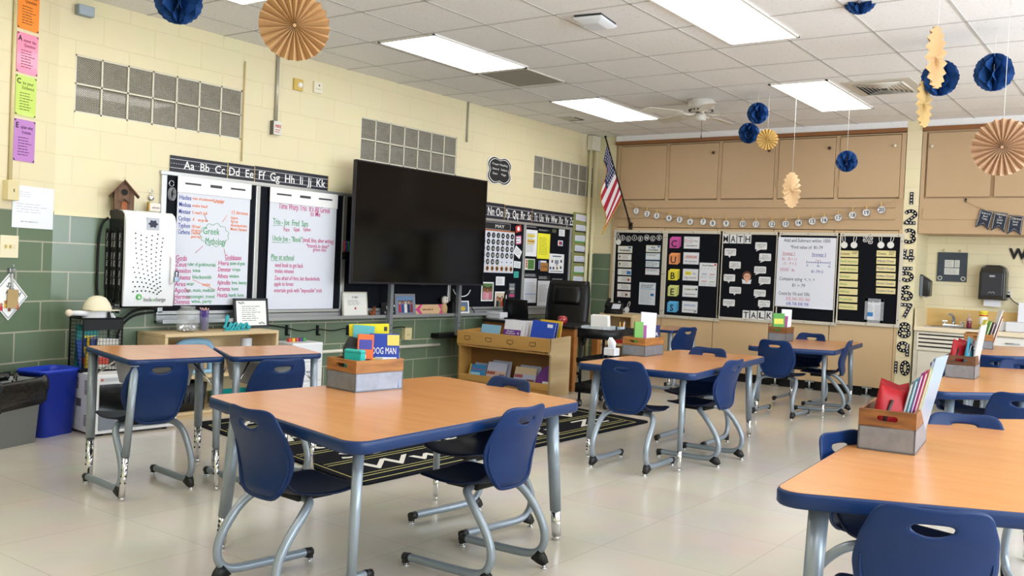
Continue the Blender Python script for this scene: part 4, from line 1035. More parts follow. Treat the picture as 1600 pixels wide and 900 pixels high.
MB().box((0, h * 0.08, z + 0.001), (w * 1.6, h * 1.5, 0.001)).build('photo_print', M('#5f7390', 0.5, noise=0.5, nscale=60), o); MB().ball((0.0, h * -0.2, z + 0.002), w * 0.4, (1, 0.6, 0.05)).build('photo_flower', M('#c9a93a', 0.5), o)
# markers in a holder on the board
a, z = on('L', 541, 391, 0.03)
t = thing('marker_holder', 'black magnetic holder on the chalkboard at the left edge of the television', 'holder', mat4=pose('L', a, z - 0.05, 0.02))
MB().box((0, 0, 0.02), (0.10, 0.07, 0.035), None, 0.004).build('case', BLACK, t)
for i, (c, lab) in enumerate((('#c22b3c', 'red marker standing in the holder on the chalkboard'), ('#2a49a8', 'blue marker standing in the holder on the chalkboard'), ('#2d8a4a', 'green marker standing in the holder on the chalkboard'), ('#27357a', 'dark blue marker standing rightmost in the holder on the chalkboard'))):
    q = thing('dry_marker', lab, 'marker', mat4=pose('L', a - 0.035 + 0.023 * i, z - 0.014, 0.045)); MB().cyl((0, 0, 0), (0, 0.07, 0), 0.008, 0.008, 10).build('barrel', M(c, 0.4), q); MB().cyl((0, 0.07, 0), (0, 0.10, 0), 0.009, 0.008, 10).build('cap', M(c, 0.3), q)
# ---- calendar, notes and papers on the right half of the board
GB = 0.015
o, w, h, th = card('L', 752, 345, 797, 361, 'calendar_header', 'black May title card over the calendar', 'card', M('#17181d', 0.6), GB, 0.003)
txt(o, 'MAY', w * 0.25, -h * 0.45, h * 0.95, WHITE, z=th + 0.001, w=w * 0.62); rim(o, w, h, th + 0.0005, 0.006, M('#9a9aa0', 0.6), 'border', 0.001)
a, z, w, h = rect('L', 752, 357, 801, 427, GB)
t = thing('calendar', 'white monthly calendar with black numbered discs right of the television', 'calendar', mat4=pose('L', a, z, GB))
MB().box((0, 0, 0.002), (w, h, 0.004)).build('sheet', PAPER, t); MB().box((0, h * 0.485, 0.0045), (w, h * 0.03, 0.001)).build('header_band', M('#b2632f', 0.6), t)
b = MB()
for i in range(8): b.box((-w / 2 + w * i / 7, -0.01, 0.0043), (0.002, h * 0.94, 0.0006))
for j in range(7): b.box((0, h * 0.45 - h * 0.93 * j / 6, 0.0043), (w, 0.002, 0.0006))
b.build('grid_lines', M('#b9bbc6', 0.7), t)
n = 1
for j in range(6):
    for i in range(7):
        x, y = -w / 2 + w * (i + 0.5) / 7, h * 0.45 - h * 0.93 * (j + 0.5) / 6
        if j == 5 or (j == 4 and i > 3):
            if j == 5: MB().cyl((x, y, 0.004), (x, y, 0.006), 0.03, 0.03, 18).build('date_disc', M('#c9935c', 0.6), t); MB().cyl((x, y, 0.006), (x, y, 0.0066), 0.02, 0.02, 14).build('disc_face', M('#3a2a20', 0.6), t)
            else: MB().cyl((x, y, 0.004), (x, y, 0.005), 0.009, 0.009, 8).build('date_dot', INK, t)
            continue
        if j == 0 and i == 0: continue
        MB().cyl((x, y, 0.004), (x, y, 0.006), 0.032, 0.032, 18).build('date_disc', INK, t); txt(t, str(n), x, y - 0.013, 0.026, WHITE, z=0.0066); n += 1
def note(x0, y0, x1, y1, lab, col='#eceef2', roll=0.0, cat='note', lines=3, ink='#5d6170', name='notice', seed=1):
    o, w, h, th = card('L', x0, y0, x1, y1, name, lab, cat, M(col, 0.7), GB, 0.002, roll=roll)
    if lines: scribble(o, -w * 0.75, -h * 0.7, w * 0.75, h * 0.7, lines, M(ink, 0.7), th + 0.0006, 0.25, seed=seed)
    return o, w, h, th
o, w, h, th = note(806, 352, 814, 363, 'small red tilted card beside the May title', '#c93a34', 0.25, lines=0); MB().ball((0, 0, th), w * 0.5, (1, 1, 0.05)).build('flower', WHITE, o)
o, w, h, th = note(806, 368, 814, 382, 'small card with a pink and yellow rim under the red card', '#eceef2', 0.1, lines=2); rim(o, w, h, th + 0.0005, 0.012, M('#d05a8a', 0.6), 'border', 0.001)
note(803.5, 387, 814, 401, 'white note tilted beside the calendar', roll=-0.5, seed=4)
note(803, 408, 813, 419, 'square white note right of the calendar bottom', roll=-0.05, seed=5)
note(803, 424, 810, 434, 'teal sticky note below the white notes', '#3fb0a4', lines=2, ink='#1f6f68', seed=6)
note(775, 432, 788, 446, 'white lined card below the calendar', lines=5, seed=7)
o, w, h, th = note(752.5, 440.5, 770, 470.5, 'photo print of three smiling people in pink', '#f1f1f1', lines=0, cat='photo', name='photo_print'); people(o, w * 0.86, h * 0.86, th - 0.0008, 3, ['#d98aa0', '#e7a9b5', '#c97a8c'], '#5d7a4a', ('#8a543a', '#a8694a', '#7a4a34'), True)
o, w, h, th = note(773.5, 455.5, 790.5, 485, 'photo print of a crowd of smiling faces on the board', '#f1f1f1', lines=0, cat='photo', name='photo_print'); people(o, w * 0.86, h * 0.86, th - 0.0008, 4, ['#2a2f3a', '#6a7a5a', '#b5452f'], '#d9c9b0', ('#c98f6a', '#a8694a', '#e0b090'), True)
o, w, h, th = note(795, 442, 804, 465, 'narrow dark photo strip below the notes', '#3a3c40', lines=0, cat='photo', name='photo_strip')
for k in range(4): MB().box((0, h * (0.7 - 0.47 * k), th + 0.001), (w * 1.5, h * 0.38, 0.001)).build('strip_picture', M(['#8a8f94', '#b0aeb0', '#6d7075', '#c04a7a'][k], 0.6, noise=0.4, nscale=70), o)
o, w, h, th = note(819.5, 358, 838, 401, 'printed sheet with yellow and orange boxes on the board', lines=0); 
for y, hh, c in ((0.55, 0.2, '#f0d53a'), (0.2, 0.16, '#f0d53a'), (0.12, 0.08, '#e8862e'), (-0.02, 0.1, '#f0d53a')): MB().box((0.05 * w, y * h, th + 0.0005), (w * 1.1, hh * h, 0.001)).build('colour_block', M(c, 0.6), o)
scribble(o, -w * 0.6, -h * 0.7, w * 0.7, h * 0.75, 16, M('#6a6d78', 0.7), th + 0.0014, 0.25, seed=8)
o, w, h, th = note(840.5, 364, 858, 405, 'bright yellow printed sheet on the board', '#f2ec38', lines=12, ink='#7a7838', seed=9)
for k, (x0, y0, x1, y1) in enumerate(((820, 352, 839, 357), (841, 357, 859, 363), (819.5, 426, 838, 434), (841, 430, 859, 438), (862, 434, 879, 440))):
    o, w, h, th = card('L', x0, y0, x1, y1, 'title_strip', ['black title strip above the orange and yellow sheet', 'black title strip above the bright yellow sheet', 'black title strip above the tall grey list', 'black title strip above the middle lower sheet', 'black title strip behind the top of the office chair'][k], 'title', M('#101218', 0.6), GB, 0.002)
    scribble(o, -w * 0.9, -h * 0.6, w * 0.9, h * 0.6, 2, M('#c9cad0', 0.7), th + 0.0005, 0.4, seed=k)
o, w, h, th = note(820.5, 404, 835, 422, 'green picture card with red spots on the board', '#dfe5d8', lines=0); MB().box((w * 0.2, 0, th + 0.0005), (w * 1.3, h * 1.7, 0.001)).build('leaf_picture', M('#4f7a3c', 0.7, noise=0.5, nscale=60), o)
for y in (-0.4, 0.1, 0.6): MB().ball((-w * 0.7, y * h, th), w * 0.15, (1, 1, 0.2)).build('berry', M('#c2343a', 0.6), o)
o, w, h, th = note(842, 407, 853, 421, 'white sheet with a blue edge behind the brown card', '#e6e9f4', lines=0); MB().box((-w * 0.8, 0, th + 0.0005), (w * 0.3, 2 * h, 0.001)).build('blue_margin', M('#3a55a8', 0.6), o)
o, w, h, th = card('L', 844.5, 410, 855.5, 424, 'notice', 'brown kraft card overlapping the blue edged sheet', 'note', M('#a9763a', 0.7), GB + 0.004, 0.002); txt(o, 'LOVE', 0, -h * 0.2, h * 0.5, M('#3a2a1c', 0.7), z=th + 0.001, w=w * 1.4)
o, w, h, th = note(858.5, 396, 880, 427, 'white sheet with a ring of dark pictures on the board', lines=0)
MB().box((0, h * 0.15, th + 0.0005), (w * 0.5, h * 0.4, 0.001)).build('centre_picture', M('#8088a0', 0.6), o)
for x, y, c in ((-0.6, 0.2, '#6a4a3a'), (0.62, 0.25, '#33363f'), (-0.8, -0.5, '#2f4a8a'), (-0.4, -0.5, '#33363f'), (0.1, -0.5, '#8a6a3a'), (0.6, -0.4, '#33363f'), (0.05, -0.15, '#c9a0b0')): MB().box((x * w, y * h, th + 0.0005), (w * 0.22, h * 0.28, 0.001), None, 0).build('small_picture', M(c, 0.6), o)
b = MB(); b.box((0, h * 0.75, th + 0.0005), (w * 1.2, 0.012, 0.001)); b.box((0, -h * 0.82, th + 0.0005), (w * 1.7, 0.008, 0.001)); b.build('caption_bars', M('#2a3350', 0.6), o)
note(873.5, 358, 882, 369.5, 'small white list at the top right corner of the board', lines=4, seed=11)
o, w, h, th = note(872, 375.5, 879, 384.5, 'tiny white card with a red and blue drawing', lines=0); MB().ball((-w * 0.2, 0, th), w * 0.5, (1, 1, 0.08)).build('red_shape', M('#c2343a', 0.6), o); MB().ball((w * 0.45, 0, th), w * 0.4, (0.8, 1.2, 0.08)).build('blue_shape', M('#2f4a9a', 0.6), o)
note(863, 358, 869, 364, 'tiny olive tag pinned near the top right of the board', '#55563f', lines=0)
o, w, h, th = note(819, 434.5, 837, 473, 'tall grey printed list on the lower board', '#cfd2da', lines=20, ink='#8a8e9a', seed=12); MB().box((0, -h * 0.28, th + 0.0012), (w * 1.8, h * 0.03, 0.0008)).build('blue_bar', M('#3a55c8', 0.6), o)
note(840.5, 438.5, 858, 477.5, 'printed notice with a small crest partly behind the office chair', '#d9dbe2', lines=12, seed=13)
note(862, 441, 879, 478, 'white sheet mostly hidden behind the office chair', '#e9ebf0', lines=10, seed=14)
# ---- olive file strip with pockets
a, z, w, h = rect('L', 898, 331, 916.5, 446, 0.03)
t = thing('pocket_strip', 'olive wall strip with a column of clipped white cards right of the chalkboard', 'organizer', mat4=pose('L', a, z, 0.012))
MB().box((0, 0, 0.004), (w, h, 0.008), None, 0.003).build('backing', M('#8e915a', 0.5), t)
for k in range(7):
    y = h * (0.43 - 0.142 * k); b = MB(); b.box((0.01 * (k % 2), y, 0.012), (w * 0.74, h * 0.082, 0.003), Matrix.Rotation(-0.04 + 0.03 * (k % 3), 3, 'Z')); o = b.build('card', PAPER, t)
    scribble(o, -w * 0.3, y - 0.03, w * 0.3, y + 0.03, 3, M('#a0607a' if k == 0 else '#6a75a0', 0.7), 0.0142, 0.2, seed=20 + k)
    if k: MB().box((0, y - h * 0.045, 0.016), (w * 0.78, 0.014, 0.014), None, 0.003).build('pocket_lip', INK if k not in (2, 5) else M('#4fae5a', 0.5), t)
# ---- scalloped black chalk sign
a, z, w, h = rect('L', 763, 243, 797, 290.5, 0.01)
t = thing('heading_sign', 'black scalloped sign with white writing high on the wall right of the television', 'sign', mat4=pose('L', a, z, 0.004))
def scal(w, h, k=1.0):
    pts = []
    for i in range(72):
        q = 2 * PI * i / 72; c, s = math.cos(q), math.sin(q); r = (abs(c) ** 5 + abs(s) ** 5) ** (-1 / 5.0)
        g = 1 - 0.05 * math.cos(8 * q) - 0.03 * math.cos(4 * q); pts.append((w / 2 * r * c * g * k, h / 2 * r * s * g * k))
    return pts
MB().prism(scal(w, h), 0, 0.008).build('rim', WHITE, t); MB().prism(scal(w, h, 0.95), 0.008, 0.0095).build('black_edge', INK, t); MB().prism(scal(w, h, 0.86), 0.0095, 0.0105).build('inner_line', WHITE, t); MB().prism(scal(w, h, 0.82), 0.0105, 0.0115).build('board', M('#15161a', 0.7), t)
for s, x, y, ww in (('Proper Heading', 0, 0.2, 0.66), ('Name #', -0.18, 0.02, 0.28), ('Subject', 0.19, 0.02, 0.28), ('Date', -0.2, -0.16, 0.2), ('Page', 0.18, -0.16, 0.2)): txt(t, s, x * w, y * h, h * 0.085, M('#e4e4e6', 0.7), w=ww * w, z=0.0125)
# ---- corner pipes, white box, wall pipe along the tile, outlet, tray hooks
PIPE = M('#d9d0a8', 0.45)
for y, lab in ((10.31, 'left cream pipe of the pair standing in the far corner'), (10.42, 'right cream pipe of the pair standing in the far corner')):
    tag(MB().cyl((0.05, y, 0), (0.05, y, 2.80), 0.022).build('corner_pipe', PIPE), lab, 'pipe')
tag(MB().span((0.01, 10.27, 2.80), (0.10, 10.46, 2.99), 0.006).build('junction_box', M('#d8d2c0', 0.5)), 'cream junction box on top of the corner pipes by the flag', 'box')
t = thing('wall_pipe', 'long white pipe running along the green tile under the chalk tray', 'pipe', (0.05, 6.4, 0.40))
MB().cyl((0, -1.0, 0), (0, 1.05, 0.0), 0.016).build('tube', M('#dcd7c8', 0.4), t)
for y in (-0.9, 0, 0.9): MB().span((-0.05, y - 0.01, -0.012), (0.0, y + 0.01, 0.012)).build('pipe_clip', STEEL, t)
o, w, h, th = card('L', 628, 512, 638, 530, 'wall_outlet', 'cream outlet box on the green tile behind the comic crate', 'outlet', M('#d6c998', 0.5), 0, 0.045)
for s in (-1, 1): MB().box((s * 0.012, -0.01, th + 0.001), (0.005, 0.012, 0.002)).build('socket_slot', INK, o)
for px, lab in ((449, 'black cord hook under the chalk tray, leftmost of three'), (497, 'black cord hook under the chalk tray, middle one of three'), (544, 'black cord hook under the chalk tray, rightmost of three')):
    a, z = on('L', px, 516, 0.02); q = MB(); q.box((0.012, 0, 0.0), (0.022, 0.018, 0.09), None, 0.003); q.box((0.03, 0, -0.04), (0.03, 0.018, 0.012)); o = q.build('cord_hook', BLACK); o.location = (0, a, z); tag(o, lab, 'hook')
pts = [wl3(*q) for q in ((420, 508, 0.035), (449, 512, 0.035), (475, 519, 0.035), (497, 513, 0.035), (520, 518, 0.035), (544, 511, 0.035), (575, 523, 0.03), (600, 515, 0.03), (628, 510, 0.03), (633, 512, 0.045))]
tag(MB().tube(smooth(pts), 0.005, 6).build('tray_cable', BLACK), 'thin black cable strung along the hooks under the chalk tray', 'cable')
# ================================================================ along the left wall, on the floor
def retpt(a, d, z=0.0):
    P_ = O_ + X_ * a + N_ * d; return (P_.x, P_.y, z)
RANG = math.atan2(X_.y, X_.x)
def rrect(w, d, r, z, n=5):
    pts = []
    for sx, sy, a0 in ((1, -1, -90), (1, 1, 0), (-1, 1, 90), (-1, -1, 180)):
        for k in range(n + 1):
            q = R(a0 + 90 * k / n); pts.append((sx * (w / 2 - r) + r * math.cos(q), sy * (d / 2 - r) + r * math.sin(q), z))
    return pts
def bin_(label, mat, loc, rz, w, d, h):
    t = thing('waste_bin', label, 'bin', loc, rz)
    b = MB(); b.loft([rrect(w * 0.80, d * 0.80, 0.04, 0), rrect(w * 0.94, d * 0.94, 0.045, h * 0.95), rrect(w * 1.0, d * 1.0, 0.05, h * 0.95), rrect(w * 1.01, d * 1.01, 0.05, h), rrect(w * 0.95, d * 0.95, 0.045, h), rrect(w * 0.92, d * 0.92, 0.045, h * 0.93), rrect(w * 0.78, d * 0.78, 0.04, 0.012)])
    b.build('tub', mat, t); return t
g = bin_('grey plastic waste bin with a black bag liner at the far left', M('#8c9295', 0.45), retpt(-0.61, 0.26), RANG, 0.40, 0.28, 0.40)
rnd = random.Random(4)
rings = []
for z, k in ((0.365, 0.93), (0.405, 0.96), (0.418, 1.02), (0.40, 1.08), (0.34, 1.09), (0.27, 1.06), (0.22, 1.03)):
    pts = rrect(0.40 * k, 0.28 * k, 0.05, 0, 9); N = len(pts)
    rings.append([(x * (1 + 0.03 * math.sin(i * 2.3 + z * 40)), y * (1 + 0.04 * math.sin(i * 1.7 + z * 30)), z + (0.012 * math.sin(i * 1.1) + (0.05 * math.sin(i * 2 * PI / N + 0.6) if z < 0.3 else 0))) for i, (x, y, _) in enumerate(pts)])
MB().loft(rings, True, False).build('bag_liner', M('#08080a', 0.25, spec=0.6, bump=0.6, nscale=25), g, solid=0.002)
bin_('blue recycling bin between the grey bin and the white microwave', M('#1f3fc4', 0.35), retpt(-0.22, 0.22), RANG, 0.34, 0.25, 0.44)
# microwave on the floor
ma = R(86)
t = thing('microwave', 'white microwave oven standing on the floor under the far left desk', 'microwave', (0.395, 3.655, 0), ma)
mw, mdp, mh = 0.60, 0.40, 0.41
WM = M('#e3e5ea', 0.35)
MB().span((-mw / 2, -mdp / 2, 0.015), (mw / 2, mdp / 2, mh), 0.006).build('casing', WM, t)
b = MB(); b.span((-mw / 2 + 0.035, -mdp / 2 - 0.006, 0.04), (mw / 2 - 0.03, -mdp / 2, mh - 0.065)); b.build('door_glass', M('#07080b', 0.08, spec=0.6), t)
b = MB(); b.span((-mw / 2 + 0.04, -mdp / 2 - 0.004, mh - 0.045), (-mw / 2 + 0.16, -mdp / 2 + 0.001, mh - 0.022)); b.build('brand_plate', M('#b9bcc4', 0.4), t)
MB().box((-mw / 2 + 0.05, -mdp / 2 - 0.005, mh - 0.034), (0.014, 0.004, 0.014)).build('brand_mark', M('#c0593a', 0.5), t)
for (y0, z0, n) in ((-0.14, 0.27, 9), (0.02, 0.30, 7), (-0.14, 0.06, 7)):
    b = MB()
    for k in range(n): b.span((-mw / 2 - 0.001, y0, z0 + 0.011 * k), (-mw / 2 + 0.001, y0 + 0.075, z0 + 0.011 * k + 0.005))
    b.build('vent_slots', INK, t)
MB().span((-mw / 2 - 0.001, -0.02, 0.18), (-mw / 2 + 0.001, 0.05, 0.235)).build('rating_label', M('#55585f', 0.5), t)
for sx in (-1, 1):
    for sy in (-1, 1): MB().cyl((sx * 0.23, sy * 0.16, 0), (sx * 0.23, sy * 0.16, 0.016), 0.018, 0.018, 10).build('foot', RUBBER, t)
# wire basket with comics on top of it, and the plush
wb = Vector((0.30, 3.50, mh)); 
t = thing('wire_basket', 'tall black wire mesh basket of comics standing on the microwave', 'basket', wb, ma)
b = MB(); bw_, bd_, bh_ = 0.27, 0.20, 0.36
for s in (-1, 1):
    for q in (-1, 1): MB().cyl((s * bw_ / 2, q * bd_ / 2, 0), (s * bw_ / 2, q * bd_ / 2, bh_), 0.006, 0.006, 6).build('corner_wire', BLACK, t)
b = MB()
for i in range(1, 12):
    u = -1 + 2 * i / 12
    for q in (-1, 1): b.cyl((u * bw_ / 2, q * bd_ / 2, 0), (u * bw_ / 2, q * bd_ / 2, bh_), 0.0015, 0.0015, 4); b.cyl((q * bw_ / 2, u * bd_ / 2, 0), (q * bw_ / 2, u * bd_ / 2, bh_), 0.0015, 0.0015, 4)
for j in range(1, 14):
    z = bh_ * j / 14
    for q in (-1, 1): b.cyl((-bw_ / 2, q * bd_ / 2, z), (bw_ / 2, q * bd_ / 2, z), 0.0015, 0.0015, 4); b.cyl((q * bw_ / 2, -bd_ / 2, z), (q * bw_ / 2, bd_ / 2, z), 0.0015, 0.0015, 4)
b.build('mesh_wires', BLACK, t)
b = MB()
for z in (0.0, bh_): b.tube([(-bw_ / 2, -bd_ / 2, z), (bw_ / 2, -bd_ / 2, z), (bw_ / 2, bd_ / 2, z), (-bw_ / 2, bd_ / 2, z), (-bw_ / 2, -bd_ / 2, z)], 0.007, 6)
b.span((-bw_ / 2, -bd_ / 2, 0), (bw_ / 2, bd_ / 2, 0.004)); b.span((-bw_ / 2, -bd_ / 2 - 0.003, bh_ - 0.075), (bw_ / 2, -bd_ / 2, bh_))
b.build('frame', BLACK, t)
Rm = Matrix.Rotation(ma, 4, 'Z')
def book(name, label, w, h, th, loc, rz, cover, tilt=0.0, lean=0.0, group=None, title=None, tcol=None, deco=None, cat='book'):
    """an upright book or folder: local x across the cover, z up, cover facing local -y"""
    t = thing(name, label, cat, group=group, mat4=Matrix.Translation(Vector(loc)) @ Matrix.Rotation(rz, 4, 'Z') @ Matrix.Rotation(lean, 4, 'X') @ Matrix.Rotation(tilt, 4, 'Y'))
    MB().span((-w / 2 + 0.003, -th / 2 + 0.0015, 0.003), (w / 2 - 0.001, th / 2 - 0.0015, h - 0.003)).build('pages', M('#e9e4d6', 0.8), t)
    b = MB(); b.span((-w / 2, -th / 2, 0), (w / 2, -th / 2 + 0.0018, h)); b.span((-w / 2, th / 2 - 0.0018, 0), (w / 2, th / 2, h)); b.span((-w / 2, -th / 2, 0), (-w / 2 + 0.002, th / 2, h)); b.build('cover', cover, t)
    if title:
        o = txt(t, title, 0, 0, h * 0.13, tcol or WHITE, w=w * 0.8); o.matrix_basis = Matrix.Translation((0, -th / 2 - 0.0006, h * 0.62)) @ Matrix.Rotation(PI / 2, 4, 'X')
    if deco:
        for (x0, z0, x1, z1, c) in deco: MB().span((x0 * w, -th / 2 - 0.0008, z0 * h), (x1 * w, -th / 2, z1 * h)).build('cover_art', M(c, 0.5), t)
    return t
BB = [('#1f9a9a', 'teal comic at the back of the black wire basket', 0.02), ('#1f57b5', 'blue comic leaning in the black wire basket', -0.16), ('#e2b92e', 'yellow comic at the left of the black wire basket', 0.05), ('#2a3f7a', 'navy comic in the middle of the black wire basket', 0.0), ('#d9d5cc', 'white comic with black shapes in the black wire basket', 0.06)]
for i, (c, lab, tl) in enumerate(BB):
    v = wb + (Rm @ Vector((-0.045 + 0.022 * i, 0.05 - 0.028 * i, 0.01))).to_3d()
    book('comic_book', lab, 0.15, 0.21 if i != 0 else 0.30, 0.016, v, ma, M(c, 0.45), tl, 0.0, 'comics in the wire basket', None, None, [(-0.4, 0.15, 0.1, 0.4, '#c8412c'), (-0.2, 0.5, 0.4, 0.75, '#e6d35a'), (0.1, 0.1, 0.4, 0.35, '#1d1d22')])
pv = wb + (Rm @ Vector((0.0, 0.0, bh_ - 0.055))).to_3d()
t = thing('plush_toy', 'white plush doll with cream cap and black tie sitting in the wire basket', 'plush toy', pv, ma)
PW = M('#e3e3e6', 0.85, bump=0.15, nscale=60)
b = MB(); b.lathe([(0.02, 0.0), (0.088, 0.015), (0.096, 0.05), (0.092, 0.10), (0.078, 0.15), (0.052, 0.185), (0.02, 0.20)], n=24, sy=0.8); b.build('body', PW, t, smooth=True)
b = MB(); b.lathe([(0.094, 0.105), (0.098, 0.118), (0.085, 0.155), (0.058, 0.192), (0.03, 0.205), (0.003, 0.208)], n=24, sy=0.82); b.loft([[(x, y, 0.108 + 0.003 * s) for x, y in ((-0.09, -0.05), (0.10, -0.05), (0.115, -0.10), (0.02, -0.118), (-0.07, -0.10))] for s in (0, 1, 2)]); b.build('cap', M('#e2d9bf', 0.85), t)
MB().tube([(-0.08, -0.02, 0.085), (-0.14, -0.03, 0.09), (-0.19, -0.03, 0.092)], [0.020, 0.018, 0.016], 10).build('arm', PW, t); MB().ball((-0.205, -0.03, 0.092), 0.024).build('hand', M('#e3d3bf', 0.85), t)
MB().tube([(0.085, -0.02, 0.08), (0.115, -0.04, 0.03), (0.125, -0.05, -0.0)], [0.018, 0.016, 0.014], 10).build('arm', PW, t)
b = MB(); b.loft([[(0.036, -0.078, 0.10), (0.05, -0.078, 0.10), (0.05, -0.085, 0.10), (0.036, -0.085, 0.10)], [(0.030, -0.086, 0.03), (0.062, -0.086, 0.03), (0.062, -0.094, 0.03), (0.030, -0.094, 0.03)], [(0.044, -0.084, 0.012), (0.048, -0.084, 0.012), (0.048, -0.09, 0.012), (0.044, -0.09, 0.012)]]); b.build('tie', INK, t)
# ---- low wooden shelf with the learn sign
SX, SY0, SY1, SZ = 0.36, 3.985, 5.03, 0.645
WS = wood_mat('birch ply', '#d6bd93', '#cbb084', 2.0, (8, 1, 8), 0.4)
t = thing('low_shelf', 'low pale wooden shelf unit under the left end of the chalkboard', 'shelf', (0.02, SY0, 0))
l = SY1 - SY0
bx(t, 'top_board', (0, 0, SZ - 0.025), (SX, l, SZ), WS, 0.004); bx(t, 'side_panel', (0, 0, 0), (SX, 0.025, SZ - 0.025), WS, 0.003); bx(t, 'side_panel', (0, l - 0.025, 0), (SX, l, SZ - 0.025), WS, 0.003)
bx(t, 'shelf_board', (0, 0.025, 0.30), (SX - 0.01, l - 0.025, 0.322), WS, 0.003); bx(t, 'shelf_board', (0, 0.025, 0.03), (SX - 0.01, l - 0.025, 0.052), WS, 0.003); bx(t, 'back_panel', (0, 0.025, 0.0), (0.008, l - 0.025, SZ - 0.025), WS)
bx(t, 'plinth', (SX - 0.05, 0.025, 0.0), (SX - 0.03, l - 0.025, 0.03), WS)
def onshelf(px, x, z): a, _ = on('L', px, 500, x); return (x, a, z)
GL = M('#e9eef0', 0.04, spec=0.7, key='clear glass jar', alpha=0.10)
p = onshelf(293, 0.22, SZ)
t = thing('glass_jar', 'large clear glass jar with silvery pieces in the bottom on the low shelf', 'jar', p)
b = MB(); b.lathe([(0.05, 0), (0.078, 0.006), (0.084, 0.02), (0.084, 0.14), (0.075, 0.165), (0.052, 0.178), (0.052, 0.192), (0.047, 0.192), (0.047, 0.178), (0.07, 0.162), (0.080, 0.138), (0.080, 0.022), (0.074, 0.01), (0.002, 0.009)], n=28); b.build('jar_glass', GL, t)
b = MB(); rnd = random.Random(3)
for i in range(70): q, r_ = rnd.uniform(0, 2 * PI), rnd.uniform(0, 0.065); b.box((r_ * math.cos(q), r_ * math.sin(q), rnd.uniform(0.016, 0.04)), (0.02, 0.016, 0.008), Matrix.Rotation(rnd.uniform(0, 3), 3, (rnd.random(), rnd.random(), 0.5)))
o = b.build('silver_pieces', M('#d5d9de', 0.25, 0.8), t); o['kind'] = 'stuff'
MB().tube([(0.054 * math.cos(q), 0.054 * math.sin(q), 0.188) for q in [2 * PI * i / 24 for i in range(25)]], 0.006, 8).build('jar_rim', GL, t)
p = onshelf(319, 0.21, SZ)
t = thing('pencil_jar', 'narrow glass jar packed with purple pencils beside the big jar', 'jar', p)
b = MB(); b.lathe([(0.034, 0), (0.036, 0.004), (0.036, 0.11), (0.033, 0.11), (0.033, 0.006), (0.001, 0.005)], n=22); b.build('jar_glass', GL, t)
rnd = random.Random(9)
for i in range(14):
    q, r_ = 2 * PI * i / 14 * 3, 0.012 + 0.013 * (i % 2); x, y = r_ * math.cos(q), r_ * math.sin(q)
    o = thing('pencil', 'purple pencil standing among others in the narrow glass jar', 'pencil', (p[0] + x, p[1] + y, SZ + 0.007), group='purple pencils in the jar')
    top_ = (x * 0.25, y * 0.25, 0.15 + 0.012 * rnd.random()); MB().cyl((0, 0, 0), top_, 0.0042, 0.0042, 6).build('shaft', M('#4b2f8a', 0.4), o)
    MB().cyl(top_, (top_[0] * 1.1, top_[1] * 1.1, top_[2] + 0.014), 0.0044, 0.0044, 8).build('eraser', M('#d9a9a0', 0.7), o)
p = onshelf(371, 0.26, SZ)
t = thing('learn_sign', 'turquoise script word sign reading learn on the low shelf', 'sign', mat4=Matrix.Translation(Vector(p)) @ Matrix(((0, 0, 1, 0), (1, 0, 0, 0), (0, 1, 0, 0), (0, 0, 0, 1))))
# hand-set joined script, stroke by stroke
def arc(cx, cy, rx, ry, a0, a1, n=10): return [(cx + rx * math.cos(R(a0 + (a1 - a0) * i / n)), cy + ry * math.sin(R(a0 + (a1 - a0) * i / n))) for i in range(n + 1)]
strokes = [[(-0.125, 0.022), (-0.105, 0.055), (-0.088, 0.095), (-0.088, 0.115), (-0.098, 0.116), (-0.106, 0.09), (-0.108, 0.03), (-0.098, 0.012), (-0.085, 0.016), (-0.072, 0.03)],
           [(-0.075, 0.03), (-0.058, 0.036), (-0.05, 0.05), (-0.058, 0.06), (-0.07, 0.052), (-0.074, 0.03), (-0.066, 0.012), (-0.05, 0.012), (-0.034, 0.03)],
           [(0.0, 0.054), (-0.02, 0.06), (-0.034, 0.045), (-0.034, 0.022), (-0.022, 0.011), (-0.008, 0.02), (0.0, 0.056), (0.0, 0.02), (0.008, 0.011), (0.02, 0.02)],
           [(0.02, 0.02), (0.03, 0.056), (0.046, 0.05), (0.044, 0.018), (0.05, 0.011), (0.062, 0.024)],
           [(0.062, 0.024), (0.068, 0.056), (0.068, 0.012), (0.072, 0.04), (0.088, 0.058), (0.098, 0.045), (0.098, 0.018), (0.108, 0.012), (0.125, 0.032)]]
b = MB()
for s in strokes: b.tube(smooth([(x * 1.02, y, 0.0) for x, y in s]), 0.0095, 8)
b.build('script_word', M('#1fa0ab', 0.4), t)
MB().span((-0.125, 0.0, -0.008), (0.115, 0.008, 0.008)).build('base_bar', M('#1fa0ab', 0.4), t)
a, z, w, h = rect('L', 367, 472, 418, 517, 0.12)
m4 = pose('L', a, SZ + h / 2 + 0.002, 0.11) @ Matrix.Rotation(-0.13, 4, 'X')
o = tag(MB().box((0, 0, 0), (w, h, 0.014)).build('framed_print', M('#2b2d33', 0.4), mat4=m4), 'black framed white print of rules leaning behind the learn sign', 'picture')
MB().box((0, 0, 0.0075), (w * 0.88, h * 0.86, 0.001)).build('print_sheet', M('#eef0ee', 0.7), o); rim(o, w / 2, h / 2, 0.009, 0.02, M('#2b2d33', 0.4))
scribble(o, -w * 0.28, -h * 0.28, w * 0.28, h * 0.26, 8, M('#4a4c52', 0.7), 0.0085, 0.25)
b = MB()
for sx, sy in ((-1, 1), (1, -1)):
    for k in range(5): b.ball((sx * w * (0.36 - 0.035 * k), sy * h * (0.36 - 0.02 * (k % 3)), 0.0085), 0.007, (1.5, 0.8, 0.1), 8, 5)
b.build('leaf_corners', M('#8d9296', 0.7), o)
